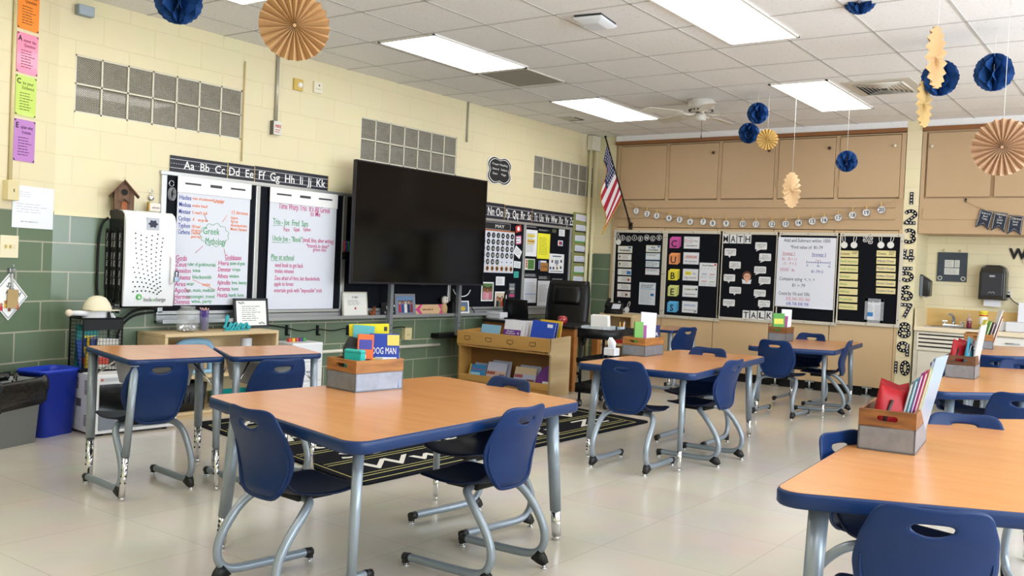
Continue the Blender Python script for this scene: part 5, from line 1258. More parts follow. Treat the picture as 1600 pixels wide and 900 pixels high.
# things on its shelves
o = thing('carry_caddy', 'pale blue caddy with a tall looped handle on the upper board of the low shelf', 'caddy', (0.25, 4.32, 0.322))
pts = smooth([(0, -0.16, 0), (0, -0.155, 0.20), (0, -0.10, 0.245), (0, 0.10, 0.245), (0, 0.155, 0.20), (0, 0.16, 0)]); MB().tube(pts, 0.03, 10).build('caddy_loop', M('#8fb9d4', 0.7, noise=0.2, nscale=40), o); MB().span((-0.03, -0.17, 0), (0.03, 0.17, 0.03), 0.01).build('base', M('#8fb9d4', 0.7), o)
o = thing('tin', 'white canister with a blue band on the upper board of the low shelf', 'canister', (0.22, 4.83, 0.322)); MB().lathe([(0.045, 0), (0.046, 0.004), (0.046, 0.25), (0.04, 0.256), (0.002, 0.256)], n=20).build('can', M('#dfe2e8', 0.4), o); MB().lathe([(0.0465, 0.13), (0.0475, 0.132), (0.0475, 0.17), (0.0465, 0.172)], n=20).build('band', M('#5d7fb0', 0.5), o)
o = thing('small_basket', 'small brown basket at the left of the upper shelf board', 'basket', (0.20, 4.10, 0.322)); b = MB(); b.lathe([(0.05, 0), (0.065, 0.03), (0.062, 0.11), (0.056, 0.11), (0.058, 0.03), (0.002, 0.012)], n=20); b.build('woven_body', M('#5a3219', 0.8, noise=0.5, nscale=60), o)
for (y, c, w_, h_, lab) in ((4.22, '#15171b', 0.36, 0.21, 'black plastic crate on the bottom board of the low shelf'), (4.76, '#1fb0a8', 0.34, 0.10, 'turquoise tray on the bottom board of the low shelf')):
    o = thing('storage_crate', lab, 'crate', (0.21, y, 0.052)); b = MB(); b.loft([rrect(0.24, w_ * 0.92, 0.03, 0), rrect(0.27, w_, 0.03, h_), rrect(0.25, w_ * 0.95, 0.03, h_), rrect(0.22, w_ * 0.88, 0.03, 0.01)]); b.build('tub', M(c, 0.45), o)
    b = MB()
    for k in range(6): b.span((0.118, -w_ * 0.35 + k * w_ * 0.13, h_ * 0.3), (0.134, -w_ * 0.35 + k * w_ * 0.13 + 0.02, h_ * 0.7))
    b.build('side_slots', INK if c == '#15171b' else M('#178a84', 0.5), o)

# ---- small white board standing on the floor by the wall and coloured blocks on a stool
o = tag(MB().box((0, 0, 0.14), (0.012, 0.22, 0.28)).build('white_card', M('#eef0f2', 0.7)), 'white card with an orange spot leaning on the tile wall behind the comic crate', 'card'); o.location = (0.03, 6.75, 0.06); o.rotation_euler = (0, -0.02, 0)
MB().box((0.0065, 0.05, 0.10), (0.002, 0.06, 0.05)).build('orange_spot', M('#d98a3a', 0.6), o)
bt = thing('floor_box', 'low grey box on the floor by the wall holding the white card', 'box', (0.10, 6.75, 0)); MB().span((-0.08, -0.16, 0), (0.1, 0.16, 0.06), 0.005).build('carton', M('#6d7075', 0.6), bt)
st = thing('file_stand', 'white plastic drawer stand beside the low shelf', 'drawers', (0.16, 5.42, 0)); MB().span((-0.14, -0.17, 0), (0.14, 0.17, 0.52), 0.006).build('case', M('#dfe0e2', 0.4), st)
for k in range(3): d_ = MB().span((0.14, -0.155, 0.03 + 0.165 * k), (0.15, 0.155, 0.18 + 0.165 * k), 0.004).build('drawer', M('#e8e9ec', 0.4), st); MB().span((0.15, -0.04, 0.10 + 0.165 * k), (0.16, 0.04, 0.115 + 0.165 * k)).build('pull', M('#9a9da2', 0.4), d_)
for k, (c, nm) in enumerate((('#d94a3a', 'red'), ('#e6b93a', 'yellow'), ('#c94a4a', 'rose'), ('#5a3a8a', 'purple'), ('#4a9a4a', 'green'))): tag(MB().box((0.16, 5.33 + 0.04 * k, 0.5355), (0.03, 0.03, 0.03), None, 0.003).build('toy_block', M(c, 0.5)), nm + ' block in the row on the white drawer stand by the low shelf', 'block', 'coloured blocks on the drawer stand')
# ---- rug
RA, RB, RC, RD = Vector((2.74, 3.66)), Vector((2.79, 6.97)), Vector((0.60, 7.32)), Vector((0.56, 4.12))
rg = MB(); rg.prism(fillet([RA, RB, RC, RD], 0.05, 4), 0.0, 0.012)
rug = tag(rg.build('rug', M('#14151c', 0.95, spec=0.1, noise=0.25, nscale=120)), 'black rug printed with white cursive letters and yellow lines', 'rug')
xd = (RB - RA).normalized(); yd = Vector((-xd.y, xd.x)); ang = math.atan2(xd.y, xd.x); W_, H_ = 3.2, 2.10
def rp(x, y): v = RA + xd * x + (RD - RA).normalized() * y; return v.x, v.y
b = MB(); yl = M('#c9c07a', 0.95)
def line(p, q, w): 
    p, q = Vector(p), Vector(q); d = q - p; m_ = (p + q) / 2; b.box((m_.x, m_.y, 0.0125), (d.length, w, 0.001), Matrix.Rotation(math.atan2(d.y, d.x), 3, 'Z'))
for k in range(6):
    y = 0.14 + 0.33 * k; line(rp(0.08, y), rp(W_ - 0.08, y), 0.007); line(rp(0.08, y + 0.045), rp(W_ - 0.08, y + 0.045), 0.005)
for y in (0.05, H_ - 0.03): line(rp(0.05, y), rp(W_ - 0.05, y), 0.007)
for x in (0.05, W_ - 0.05): line(rp(x, 0.05), rp(x, H_ - 0.04), 0.007)
b.build('printed_lines', yl, rug)
RW = M('#d9d6cc', 0.95)
for k, s in enumerate(['Ww  Xx  Yy  Zz', 'Ss  Tt  Uu  Vv', 'Oo  Pp  Qq  Rr', 'Kk  Ll  Mm  Nn', 'Ff  Gg  Hh  Ii  Jj', 'Aa  Bb  Cc  Dd  Ee']):
    x, y = rp(W_ / 2, 0.23 + 0.33 * k); txt(rug, s, x, y, 0.185, RW, 'CENTER', w=W_ * 0.86, z=0.0128, roll=ang, shear=0.35, bold=0.012)
# ---- book display case
BKX0, BKX1, BKY, BKH = 0.27, 1.43, 7.50, 0.575
WB = wood_mat('worn maple ply', '#c79a57', '#bb8c48', 1.6, (1, 8, 8), 0.4)
t = thing('book_case', 'low wooden book display case with four label frames before the desk', 'bookcase', (BKX0, BKY, 0))
l = BKX1 - BKX0; dd = 0.34
b = MB(); b.loft([[(x, 0.0, 0), (x, 0.0, 0.40), (x, -0.03, 0.425), (x, -0.03, BKH - 0.01), (x, dd, BKH + 0.01), (x, dd, 0)] for x in (0, 0.025)]); b.build('side_panel', WB, t)
b = MB(); b.loft([[(x, 0.0, 0), (x, 0.0, 0.40), (x, -0.03, 0.425), (x, -0.03, BKH - 0.01), (x, dd, BKH + 0.01), (x, dd, 0)] for x in (l - 0.025, l)]); b.build('side_panel', WS, t)
fp = bx(t, 'front_rail', (0.0, -0.035, 0.435), (l, -0.015, BKH - 0.005), WB, 0.004)
for k in range(4):
    b = MB(); x = l * (0.12 + 0.235 * k)
    b.tube([(x - 0.035, -0.037, 0.52), (x + 0.035, -0.037, 0.52), (x + 0.035, -0.037, 0.485), (x + 0.012, -0.037, 0.485), (x + 0.008, -0.037, 0.478), (x - 0.008, -0.037, 0.478), (x - 0.012, -0.037, 0.485), (x - 0.035, -0.037, 0.485), (x - 0.035, -0.037, 0.52)], 0.0022, 5); b.build('label_frame', M('#3a2a1a', 0.4, 0.5), fp)
bx(t, 'bin_floor', (0.025, -0.015, 0.41), (l - 0.025, dd, 0.425), WB); bx(t, 'back_panel', (0.025, dd - 0.012, 0.0), (l - 0.025, dd, BKH), M('#8a5f2c', 0.6)); bx(t, 'inner_back', (0.025, 0.19, 0.08), (l - 0.025, 0.20, 0.41), M('#7d5424', 0.6))
bx(t, 'lower_lip', (0.025, 0.0, 0.075), (l - 0.025, 0.018, 0.125), WB, 0.003); bx(t, 'lower_floor', (0.025, 0.0, 0.06), (l - 0.025, dd - 0.012, 0.075), WB); bx(t, 'plinth', (0.025, 0.02, 0), (l - 0.025, 0.035, 0.06), WB)
def bk(x, y, z): return (BKX0 + x, BKY + y, z)
book('workbook', 'light blue workbook at the left in the display case top', 0.24, 0.225, 0.012, bk(0.34, 0.05, 0.427), 0, M('#8fc3e0', 0.4), 0, -0.25, None, None, None, [(-0.4, 0.25, 0.2, 0.5, '#6fb0d8')])
WH = M('#e4e4ea', 0.5)
for k in range(6):
    t2 = book('workbook', 'purple and white workbook, front of the leaning row in the display case' if k == 0 else 'white workbook in the leaning row behind the purple one', 0.20, 0.285, 0.011, bk(0.64 + 0.022 * k, 0.03 + 0.030 * k, 0.427), 0.06, WH, 0, -0.18, 'row of white workbooks', None, None, [(-0.5, 0.0, 0.5, 0.68, '#6a2f8f')] if k == 0 else None)
    if k == 0:
        for s, zz, hh in (('Readers', 0.170, 0.018), ('Workbook', 0.148, 0.018)): o = txt(t2, s, 0, 0, hh, WHITE); o.matrix_basis = Matrix.Translation((-0.02, -0.0072, zz)) @ Matrix.Rotation(PI / 2, 4, 'X')
        o = txt(t2, '4', 0, 0, 0.03, WHITE); o.matrix_basis = Matrix.Translation((0.07, -0.0072, 0.145)) @ Matrix.Rotation(PI / 2, 4, 'X')
book('folder', 'blue folder with a white label, front of three in the display case', 0.27, 0.305, 0.010, bk(0.99, 0.03, 0.427), 0.05, M('#1f48b8', 0.4), 0.05, -0.22, 'folders in the display case', None, None, [(0.15, 0.82, 0.38, 0.93, '#dfe3ee'), (-0.1, 0.0, 0.25, 0.12, '#e6e8ee')])
book('folder', 'second blue folder behind the front one in the display case', 0.27, 0.30, 0.010, bk(1.0, 0.065, 0.427), 0.05, M('#1b3f9f', 0.4), 0.04, -0.20, 'folders in the display case')
book('folder', 'yellow folder standing behind the blue folders in the display case', 0.25, 0.315, 0.010, bk(1.03, 0.12, 0.427), 0.05, M('#e0b530', 0.45), 0.02, -0.16, 'folders in the display case')
for x, w_, h_, c, lab, ti, art in ((0.20, 0.20, 0.10, '#2f7fb8', 'blue comic with a red title at the left of the lower display shelf', 'Dork', [(-0.5, 0, -0.44, 1, '#e6c33a'), (-0.4, 0.1, 0.2, 0.45, '#9fd0e8')]), (0.44, 0.23, 0.145, '#b9bed6', 'pale blue paperback second on the lower display shelf', None, [(-0.5, 0.1, 0.5, 0.55, '#c9a9a0'), (-0.48, 0.35, -0.05, 0.5, '#c8432f'), (0.2, 0.05, 0.48, 0.4, '#5a3a34')]), (0.80, 0.25, 0.13, '#c9b596', 'cream paperback third on the lower display shelf', None, [(-0.5, 0.1, 0.5, 0.6, '#a9aec9'), (-0.48, 0.4, -0.1, 0.58, '#cf4a30'), (0.1, 0.05, 0.48, 0.35, '#8a4a3a')])):
    book('paperback', lab, w_, h_ + 0.05, 0.014, bk(x, 0.06, 0.076), 0.04, M(c, 0.5), 0, -0.3, 'paperbacks on the lower display shelf', ti, M('#c8352f', 0.5), art)
    book('paperback', lab.replace(lab.split(' on ')[0].split(' at ')[0], 'paperback hidden behind the ' + ' '.join(lab.split()[:2]) + ' one'), w_, h_ + 0.065, 0.014, bk(x + 0.03, 0.11, 0.076), 0.02, M('#9aa0b8', 0.5), 0, -0.2, 'paperbacks on the lower display shelf')
o = thing('purple_folder', 'purple round topped folder at the right of the lower display shelf', 'folder', bk(1.02, 0.07, 0.076), 0.05); pr = [(-0.10, 0), (0.12, 0), (0.12, 0.24)] + [(0.12 - 0.22 * math.sin(R(a)), 0.02 + 0.22 * math.cos(R(a))) for a in range(6, 90, 7)]; b = MB(); b.loft([[(x, 0.02 + 0.3 * 0 + z * 0.2, z) for x, z in pr], [(x, 0.028 + z * 0.2, z) for x, z in pr]]); b.build('cover', M('#6a2a86', 0.5), o); MB().span((0.0, 0.0, 0.01), (0.09, 0.012, 0.06)).build('white_label', WHITE, o)
# ---- teacher's desk, chair and what stands on it
TX0, TX1, TY0, TY1, TZD = 0.16, 1.36, 8.02, 8.62, 0.672
WO = wood_mat('honey oak', '#a56c34', '#8f5a28', 2.0, (1, 8, 8), 0.4)
t = thing('teacher_desk', 'black topped oak teacher desk behind the book display case', 'desk', (TX0, TY0, 0)); l, dd = TX1 - TX0, TY1 - TY0
bx(t, 'desktop', (0, 0, TZD - 0.03), (l, dd, TZD), M('#121317', 0.3), 0.005); bx(t, 'modesty_panel', (0.06, 0.05, 0.2), (l - 0.06, 0.07, TZD - 0.03), WO)
for x in (0.02, l - 0.10):
    for y in (0.03, dd - 0.10): bx(t, 'leg', (x, y, 0), (x + 0.075, y + 0.075, TZD - 0.03), WO, 0.003)
bx(t, 'rail', (0.03, 0.035, TZD - 0.12), (l - 0.03, 0.055, TZD - 0.03), WO)
def ond(px, y, z=TZD): x, _ = onY(px, 500, y); return (x, y, z)
p = ond(879, 8.15); t = thing('apple', 'shiny red apple ornament on the teacher desk', 'apple', p)
b = MB(); b.lathe([(0.005, 0.006), (0.028, 0.0), (0.045, 0.02), (0.052, 0.05), (0.046, 0.078), (0.028, 0.09), (0.010, 0.084), (0.003, 0.078)], n=20); b.build('fruit', M('#a01f2c', 0.15, coat=0.6), t, smooth=True); MB().tube([(0, 0, 0.078), (0.004, 0, 0.095), (0.01, 0, 0.105)], 0.003, 6).build('stem', M('#4a3020', 0.6), t); o = txt(t, '#1', 0, 0, 0.018, M('#e3d9d0', 0.5)); o.matrix_basis = Matrix.Translation((0.008, -0.0525, 0.045)) @ Matrix.Rotation(PI / 2, 4, 'X')
x, y, z = ond(806, 8.40); t = thing('laptop', 'open black laptop on the teacher desk', 'laptop', (x, y, z), PI + 0.25)
MB().span((-0.15, -0.20, 0), (0.15, 0.0, 0.014), 0.003).build('keyboard_base', M('#1b1c20', 0.4), t); b = MB(); b.box((0, 0.03, 0.115), (0.30, 0.008, 0.215), Matrix.Rotation(-0.25, 3, 'X'), 0.003); b.build('screen_lid', M('#0c0d10', 0.3), t)
x, y, z = ond(775, 8.25); o = thing('paper_tray', 'flat white box on the left of the teacher desk', 'box', (x, y, z)); MB().span((-0.10, -0.06, 0), (0.10, 0.08, 0.07), 0.005).build('carton', M('#dcdde2', 0.5), o); MB().span((-0.1, -0.062, 0.04), (0.1, -0.06, 0.045)).build('lid_seam', M('#9a9ba2', 0.5), o)
x, y, z = ond(787, 8.30); t = thing('desk_lamp', 'slim black desk lamp standing beside the laptop', 'lamp', (x, y, z)); MB().lathe([(0.05, 0), (0.05, 0.012), (0.008, 0.018)], n=16).build('base', BLACK, t); MB().tube([(0, 0, 0.01), (0.005, 0, 0.16), (0.01, -0.01, 0.26)], 0.010, 8).build('stem', BLACK, t); MB().tube([(0.01, -0.01, 0.26), (0.045, -0.03, 0.30), (0.09, -0.05, 0.30)], [0.012, 0.02, 0.02], 8).build('head', BLACK, t)
x, y, z = ond(836, 8.25)
for k, (dx, c, lab) in enumerate(((0, '#dfe0e6', 'white papers lying on the teacher desk before the laptop'), (-0.16, '#d5d6dc', 'loose white papers lying at the laptop edge of the teacher desk'))): o = tag(MB().box((0, 0, 0.003), (0.22, 0.15, 0.006), Matrix.Rotation(0.2 - 0.3 * k, 3, 'Z')).build('loose_papers', M(c, 0.8)), lab, 'paper'); o.location = (x + dx, y - 0.02 * k - 0.12, z)
# office chair
x, _ = onY(874, 480, 8.85); t = thing('office_chair', 'black leather high back office chair behind the teacher desk', 'chair', (x, 8.88, 0), R(180 + 12))
LE = M('#070708', 0.38, spec=0.3, bump=0.25, nscale=9)
def pad(w, h, th, y0, z0, lean=0.12, puff=0.03):
    b = MB(); V = []
    for j in range(13):
        v = j / 12
        for i in range(13):
            u = -1 + i / 6
            e = max(0.0, 1 - abs(u) ** 6) * max(0.0, 1 - abs(2 * v - 1) ** 6)
            rw = w / 2 * (1 - 0.10 * abs(2 * v - 1) ** 3)
            V.append((u * rw, v * h, e ** 0.5))
    f = [[b.b.verts.new((x_, y0 - lean * z_ + (th / 2 + puff * e), z0 + z_)) for x_, z_, e in V[j * 13:(j + 1) * 13]] for j in range(13)]
    k = [[b.b.verts.new((x_, y0 - lean * z_ - (th / 2 * e), z0 + z_)) for x_, z_, e in V[j * 13:(j + 1) * 13]] for j in range(13)]
    for j in range(12):
        for i in range(12):
            b.face((f[j][i], f[j][i + 1], f[j + 1][i + 1], f[j + 1][i])); b.face((k[j][i + 1], k[j][i], k[j + 1][i], k[j + 1][i + 1]))
    for i in range(12):
        b.face((f[0][i], k[0][i], k[0][i + 1], f[0][i + 1])); b.face((f[12][i + 1], k[12][i + 1], k[12][i], f[12][i])); b.face((f[i + 1][0], k[i + 1][0], k[i][0], f[i][0])); b.face((f[i][12], k[i][12], k[i + 1][12], f[i + 1][12]))
    return b
pad(0.52, 0.68, 0.10, -0.20, 0.44).build('backrest', LE, t, smooth=True); pad(0.36, 0.22, 0.05, -0.20, 0.84, 0.12, 0.05).build('headrest', LE, t, smooth=True)
b = MB(); b.span((-0.25, -0.22, 0.38), (0.25, 0.24, 0.47), 0.03); b.build('seat', LE, t)
for s in (-1, 1): MB().tube(smooth([(s * 0.24, -0.15, 0.42), (s * 0.30, -0.18, 0.58), (s * 0.31, -0.05, 0.66), (s * 0.31, 0.14, 0.64), (s * 0.29, 0.18, 0.5), (s * 0.25, 0.12, 0.42)]), 0.024, 8).build('armrest', LE, t)
MB().cyl((0, 0, 0.08), (0, 0, 0.38), 0.03).build('column', BLACK, t)
for k in range(5):
    q = 2 * PI * k / 5; o = MB().tube([(0, 0, 0.10), (0.26 * math.cos(q), 0.26 * math.sin(q), 0.06)], [0.028, 0.018], 8).build('base_arm', BLACK, t); MB().cyl((0.26 * math.cos(q) - 0.015, 0.26 * math.sin(q), 0.026), (0.26 * math.cos(q) + 0.015, 0.26 * math.sin(q), 0.026), 0.026, 0.026, 12).build('caster', RUBBER, o)
# ---- black utility cart with its things
cx, cy, ca = 2.03, 7.50, R(6)
t = thing('utility_cart', 'black three tier utility cart on castors right of the teacher desk', 'cart', (cx, cy, 0), ca)
cw_, cl_ = 0.33, 0.56
for z, h_ in ((0.13, 0.09), (0.40, 0.05), (0.63, 0.09)):
    b = MB(); o4 = lambda k, zz: [(sx * cw_ / 2 * k, sy * cl_ / 2 * k, zz) for sx, sy in ((-1, -1), (1, -1), (1, 1), (-1, 1))]
    b.loft([o4(0.94, z), o4(1.0, z + 0.005), o4(1.0, z + h_), o4(0.95, z + h_), o4(0.93, z + 0.012)]); b.build('tray', M('#08090b', 0.45, spec=0.3), t)
for sx in (-1, 1):
    for sy in (-1, 1):
        MB().cyl((sx * (cw_ / 2 - 0.03), sy * (cl_ / 2 - 0.035), 0.06), (sx * (cw_ / 2 - 0.03), sy * (cl_ / 2 - 0.035), 0.63), 0.013, 0.013, 10).build('post', M('#08090b', 0.45, spec=0.3), t)
        x, y = sx * (cw_ / 2 - 0.03), sy * (cl_ / 2 - 0.035); b = MB(); b.cyl((x - 0.014, y, 0.034), (x + 0.014, y, 0.034), 0.034, 0.034, 16); b.m(1).cyl((x - 0.016, y, 0.034), (x + 0.016, y, 0.034), 0.016, 0.016, 10); b.build('castor', [RUBBER, STEEL], t)
ZT_ = 0.644
def oncart(x, y, z=ZT_): v = Matrix.Rotation(ca, 3, 'Z') @ Vector((x, y, 0)); return (cx + v.x, cy + v.y, z)
o = thing('acrylic_tray', 'clear acrylic organiser holding papers on top of the black cart', 'organizer', oncart(-0.03, -0.12), ca); b = MB(); b.span((-0.11, -0.14, 0), (0.11, 0.14, 0.006)); b.span((-0.11, -0.14, 0), (-0.105, 0.14, 0.10)); b.span((0.105, -0.14, 0), (0.11, 0.14, 0.10)); b.span((-0.11, -0.14, 0), (0.11, -0.135, 0.10)); b.span((-0.11, 0.135, 0), (0.11, 0.14, 0.10)); b.build('tray_box', M('#c9d0d6', 0.1, alpha=0.45, key='clear acrylic'), o)
o = tag(MB().box((0, 0, 0.10), (0.17, 0.06, 0.17), Matrix.Rotation(0.15, 3, 'X')).build('paper_stack', M('#e9e6e2', 0.8)), 'upright stack of white papers in the acrylic organiser on the cart', 'paper'); o.location = oncart(-0.03, -0.08, ZT_ + 0.012); o.rotation_euler = (0, 0, ca); scribble(o, -0.07, 0.06, 0.07, 0.16, 4, M('#8f9098', 0.7), 0.0)
o = thing('pen_cup', 'clear cup of pens and pencils at the right end of the black cart', 'cup', oncart(0.09, 0.12), ca); MB().lathe([(0.034, 0), (0.038, 0.09), (0.035, 0.09), (0.031, 0.006), (0.001, 0.005)], n=18).build('cup', M('#bcd3e2', 0.1, alpha=0.6, key='pale blue clear cup'), o)
for k, (c, dx, dy, nm) in enumerate((('#e08a2a', 0.012, 0.0, 'orange'), ('#22242a', -0.012, 0.01, 'black'), ('#d8b23a', 0.0, -0.012, 'yellow'), ('#c9c9cf', 0.01, 0.014, 'silver'))):
    q = oncart(0.09 + dx, 0.12 + dy); o = thing('pen', nm + ' pen standing in the clear cup on the cart', 'pen', (q[0], q[1], ZT_ + 0.008)); MB().cyl((0, 0, 0), (dx * 1.2, dy * 1.2, 0.13), 0.005, 0.005, 8).build('barrel', M(c, 0.4), o); MB().cyl((dx * 1.2, dy * 1.2, 0.13), (dx * 1.3, dy * 1.3, 0.145), 0.005, 0.002, 8).build('tip', M('#3a3a3e', 0.4), o)
# ---- pale wooden cubby behind the cart, phone on it
t = thing('wooden_cubby', 'pale wooden open cubby standing against the closet behind the cart', 'shelf', (0.62, 9.75, 0)); cw2, ch2, cd2 = 0.46, 0.74, 0.30
for a, c in (((0, 0, 0), (0.03, cd2, ch2)), ((cw2 - 0.03, 0, 0), (cw2, cd2, ch2))): bx(t, 'side_panel', a, c, WS, 0.003)
for z in (0.04, 0.36, ch2 - 0.03): bx(t, 'shelf_board', (0.03, 0, z), (cw2 - 0.03, cd2, z + 0.025), WS, 0.003)
bx(t, 'back_panel', (0.03, cd2 - 0.01, 0), (cw2 - 0.03, cd2, ch2), WS)
o = thing('red_box', 'small red carton with a pale label in the wooden cubby', 'box', (0.88, 9.86, 0.387)); MB().span((-0.07, -0.04, 0), (0.07, 0.04, 0.17), 0.003).build('carton', M('#b02a28', 0.5), o); MB().span((-0.05, -0.043, 0.05), (0.05, -0.04, 0.12)).build('carton_label', M('#d9b9b0', 0.5), o)
x, z = onY(943, 490, 9.2)
t = thing('desk_phone', 'black desk telephone behind the papers on the cart', 'phone', (0.74, 9.88, ch2), R(20)); b = MB(); b.loft([[(-0.1, -0.1, 0), (0.1, -0.1, 0), (0.1, 0.1, 0), (-0.1, 0.1, 0)], [(-0.1, -0.1, 0.03), (0.1, -0.1, 0.03), (0.1, 0.1, 0.13), (-0.1, 0.1, 0.13)]]); b.build('base', BLACK, t); MB().tube(smooth([(-0.075, -0.09, 0.08), (-0.075, -0.06, 0.11), (-0.075, 0.05, 0.16), (-0.075, 0.09, 0.16)]), 0.024, 10).build('handset', BLACK, t); MB().box((0.03, 0.0, 0.085), (0.10, 0.12, 0.004), Matrix.Rotation(0.46, 3, 'X')).build('keypad', M('#c9cdd6', 0.5), t)
# ================================================================ closet doors: five framed boards and their papers
FB = 0.0   # boards lie on the closet doors
BOARDS = [((960.5, 358), (1035, 495), 'science'), ((1040.5, 360.5), (1123.5, 507), 'cubes'), ((1127, 361.5), (1212, 509), 'math talk'), ((1216, 363), (1306.5, 511), 'add and subtract'), ((1310.5, 365), (1405.5, 513), 'social studies')]
LABS = ['black bulletin board in a white frame for science, leftmost on the closet', 'black bulletin board in a white frame with the coloured cubes', 'black bulletin board in a white frame with speech bubbles', 'black bulletin board in a white frame behind the long white chart', 'black bulletin board in a white frame with yellow strips, rightmost on the closet']
WF = M('#cfc8ba', 0.45, 0.2)
for (p0, p1, nm), lab in zip(BOARDS, LABS):
    a, z, w, h = rect('B', p0[0], p0[1], p1[0], p1[1]); bot = {'science': 0.695, 'cubes': 0.702, 'math talk': 0.728, 'add and subtract': 0.752, 'social studies': 0.778}[nm]; z = (1.792 + bot) / 2; h = 1.792 - bot
    t = thing('bulletin_board', lab, 'bulletin board', mat4=pose('B', a, z, 0.0), group='framed boards on the closet doors')
    MB().box((0, 0, 0.006), (w - 0.02, h - 0.02, 0.010)).build('felt', FELT, t)
    f = 0.036; b = MB()
    for cx, cy, sx, sy in ((0, h / 2 - f / 2, w, f), (0, -h / 2 + f / 2, w, f), (-w / 2 + f / 2, 0, f, h - 2 * f), (w / 2 - f / 2, 0, f, h - 2 * f)): b.box((cx, cy, 0.011), (sx, sy, 0.020), None, 0.003)
    b.m(1)
    for u in (-0.42, 0, 0.42):
        for s in (-1, 1): b.cyl((u * w, s * (h / 2 - f / 2), 0.02), (u * w, s * (h / 2 - f / 2), 0.0235), 0.006, 0.006, 8); b.cyl((s * (w / 2 - f / 2), u * h, 0.02), (s * (w / 2 - f / 2), u * h, 0.0235), 0.006, 0.006, 8)
    b.build('frame', [WF, M('#4a4640', 0.4, 0.5)], t)
PO = 0.012
def pin(x0, y0, x1, y1, name, label, cat, mat, group=None, roll=0.0, border=None, off=PO, th=0.002, bw=0.06): return card('B', x0, y0, x1, y1, name, label, cat, mat, off, th, group, roll, border, bw)
def px3(x, y, k, ox, oy): return ox + x / k, oy + y / k
# -- science (crop coordinates of a 6.425-fold enlargement with its corner at 960,360)
def S(x, y): return px3(x, y, 6.425, 960, 360)
for i, (s, x) in enumerate(zip('SCIENCE', (83, 142, 202, 262, 325, 386, 450))):
    c = S(x, 75 + 8 * (i % 2) - (2 if i > 3 else 0)); a, z = on('B', c[0], c[1], PO)
    o = tag(MB().cyl((0, 0, 0), (0, 0, 0.003), 0.036, 0.036, 24).build('letter_disc', INK, mat4=pose('B', a, z, PO)), 'round black letter %s of the word science%s' % (s, '' if s in 'SIN' else (', first of the two' if i in (1, 3) else ', second of the two')), 'letter', 'letters of the word science')
    MB().tube([(0.034 * math.cos(q), 0.034 * math.sin(q), 0.003) for q in [2 * PI * k / 24 for k in range(25)]], 0.0022, 6).build('ring', WHITE, o); txt(o, s, 0, -0.018, 0.036, WHITE, z=0.004, bold=0.02)
def bulb(x, y, lab, lean, s=1.0, ox=960, oy=360, k=6.425):
    c = px3(x, y, k, ox, oy); a, z = on('B', c[0], c[1], PO)
    t = thing('looped_cutout', lab, 'cutout', mat4=pose('B', a, z, PO, lean), group='white round cutouts with a looped ear')
    MB().cyl((0, 0, 0), (0, 0, 0.004), 0.036 * s, 0.036 * s, 24).build('face', M('#dedcd8', 0.7), t)
    MB().tube([(0.014 * s * math.cos(q), 0.072 * s + 0.042 * s * math.sin(q), 0.003) for q in [2 * PI * i / 20 for i in range(21)]], 0.0035 * s, 6).build('loop', M('#dedcd8', 0.7), t)
bulb(42, 118, 'white looped cutout at the top left of the science board', 0.1, 1.0)
bulb(70, 797, 'left white looped cutout at the foot of the science board', 0.35); bulb(125, 797, 'right white looped cutout at the foot of the science board', -0.35)
VOC = [('Vocabulary', 38, 155, 178, 228, '#d9cf9a', 'vocabulary title card at the head of the science list'), ('', 38, 235, 170, 300, '#c9b8b0', 'first word card with a boy figure under vocabulary'), ('', 38, 308, 170, 374, '#c9c4a0', 'second word card with a figure under vocabulary'), ('', 36, 384, 168, 450, '#cfd2d6', 'third word card with a blue picture under vocabulary'), ('', 34, 458, 165, 524, '#c9c2c4', 'fourth word card with a red haired face under vocabulary'), ('', 32, 533, 162, 600, '#c9c7bc', 'fifth plain word card under vocabulary'), ('', 28, 606, 160, 676, '#8a3a5a', 'lowest word card with a brown face under vocabulary')]
for i, (s, x0, y0, x1, y1, c, lab) in enumerate(VOC):
    p, q = S(x0, y0), S(x1, y1); o, w, h, th = pin(p[0], p[1], q[0], q[1], 'word_card', lab, 'card', M('#dcdad6', 0.7), 'science vocabulary cards', 0, M(c, 0.6))
    if s: txt(o, s, 0, -h * 0.5, h * 0.62, INK, w=w * 1.6, z=th + 0.0012, bold=0.03)
    else: scribble(o, -w * 0.4, -h * 0.7, w * 0.8, h * 0.7, 5, M('#6a6a70', 0.7), th + 0.001, 0.3, seed=i)
    if i in (1, 2): MB().cyl((-w * 0.72, h * 0.2, th), (-w * 0.72, h * 0.2, th + 0.002), 0.012, 0.012, 12).build('face', M('#5a4030', 0.6), o); MB().box((-w * 0.72, -h * 0.3, th + 0.0006), (0.022, h * 0.7, 0.001)).build('shirt', M('#b8a8a0', 0.6), o)
    if i in (0, 3): MB().box((w * 0.65, h * 0.55 if i == 0 else -h * 0.2, th + 0.0012), (w * 0.4 if i == 0 else w * 0.6, h * 0.5 if i == 0 else h * 1.1, 0.001)).build('blue_picture', M('#2a6aa8', 0.6, noise=0.3, nscale=40), o)
    if i in (4, 6): MB().cyl((w * (0.65 if i == 4 else 0.4), -h * 0.1, th), (w * (0.65 if i == 4 else 0.4), -h * 0.1, th + 0.002), 0.018, 0.018, 14).build('face', M('#a5502f' if i == 4 else '#7a4f30', 0.6), o)
KEY = [('Key\nConcepts', 320, 148, 462, 220, '#d9cf9a', 'key concepts title card on the science board'), ('', 316, 225, 458, 298, '#8fb3c6', 'upper blue edged concept card on the science board'), ('', 314, 303, 452, 374, '#3f6a8a', 'middle concept card full of text on the science board'), ('', 312, 380, 450, 450, '#c9a0b4', 'lower pink edged concept card on the science board')]
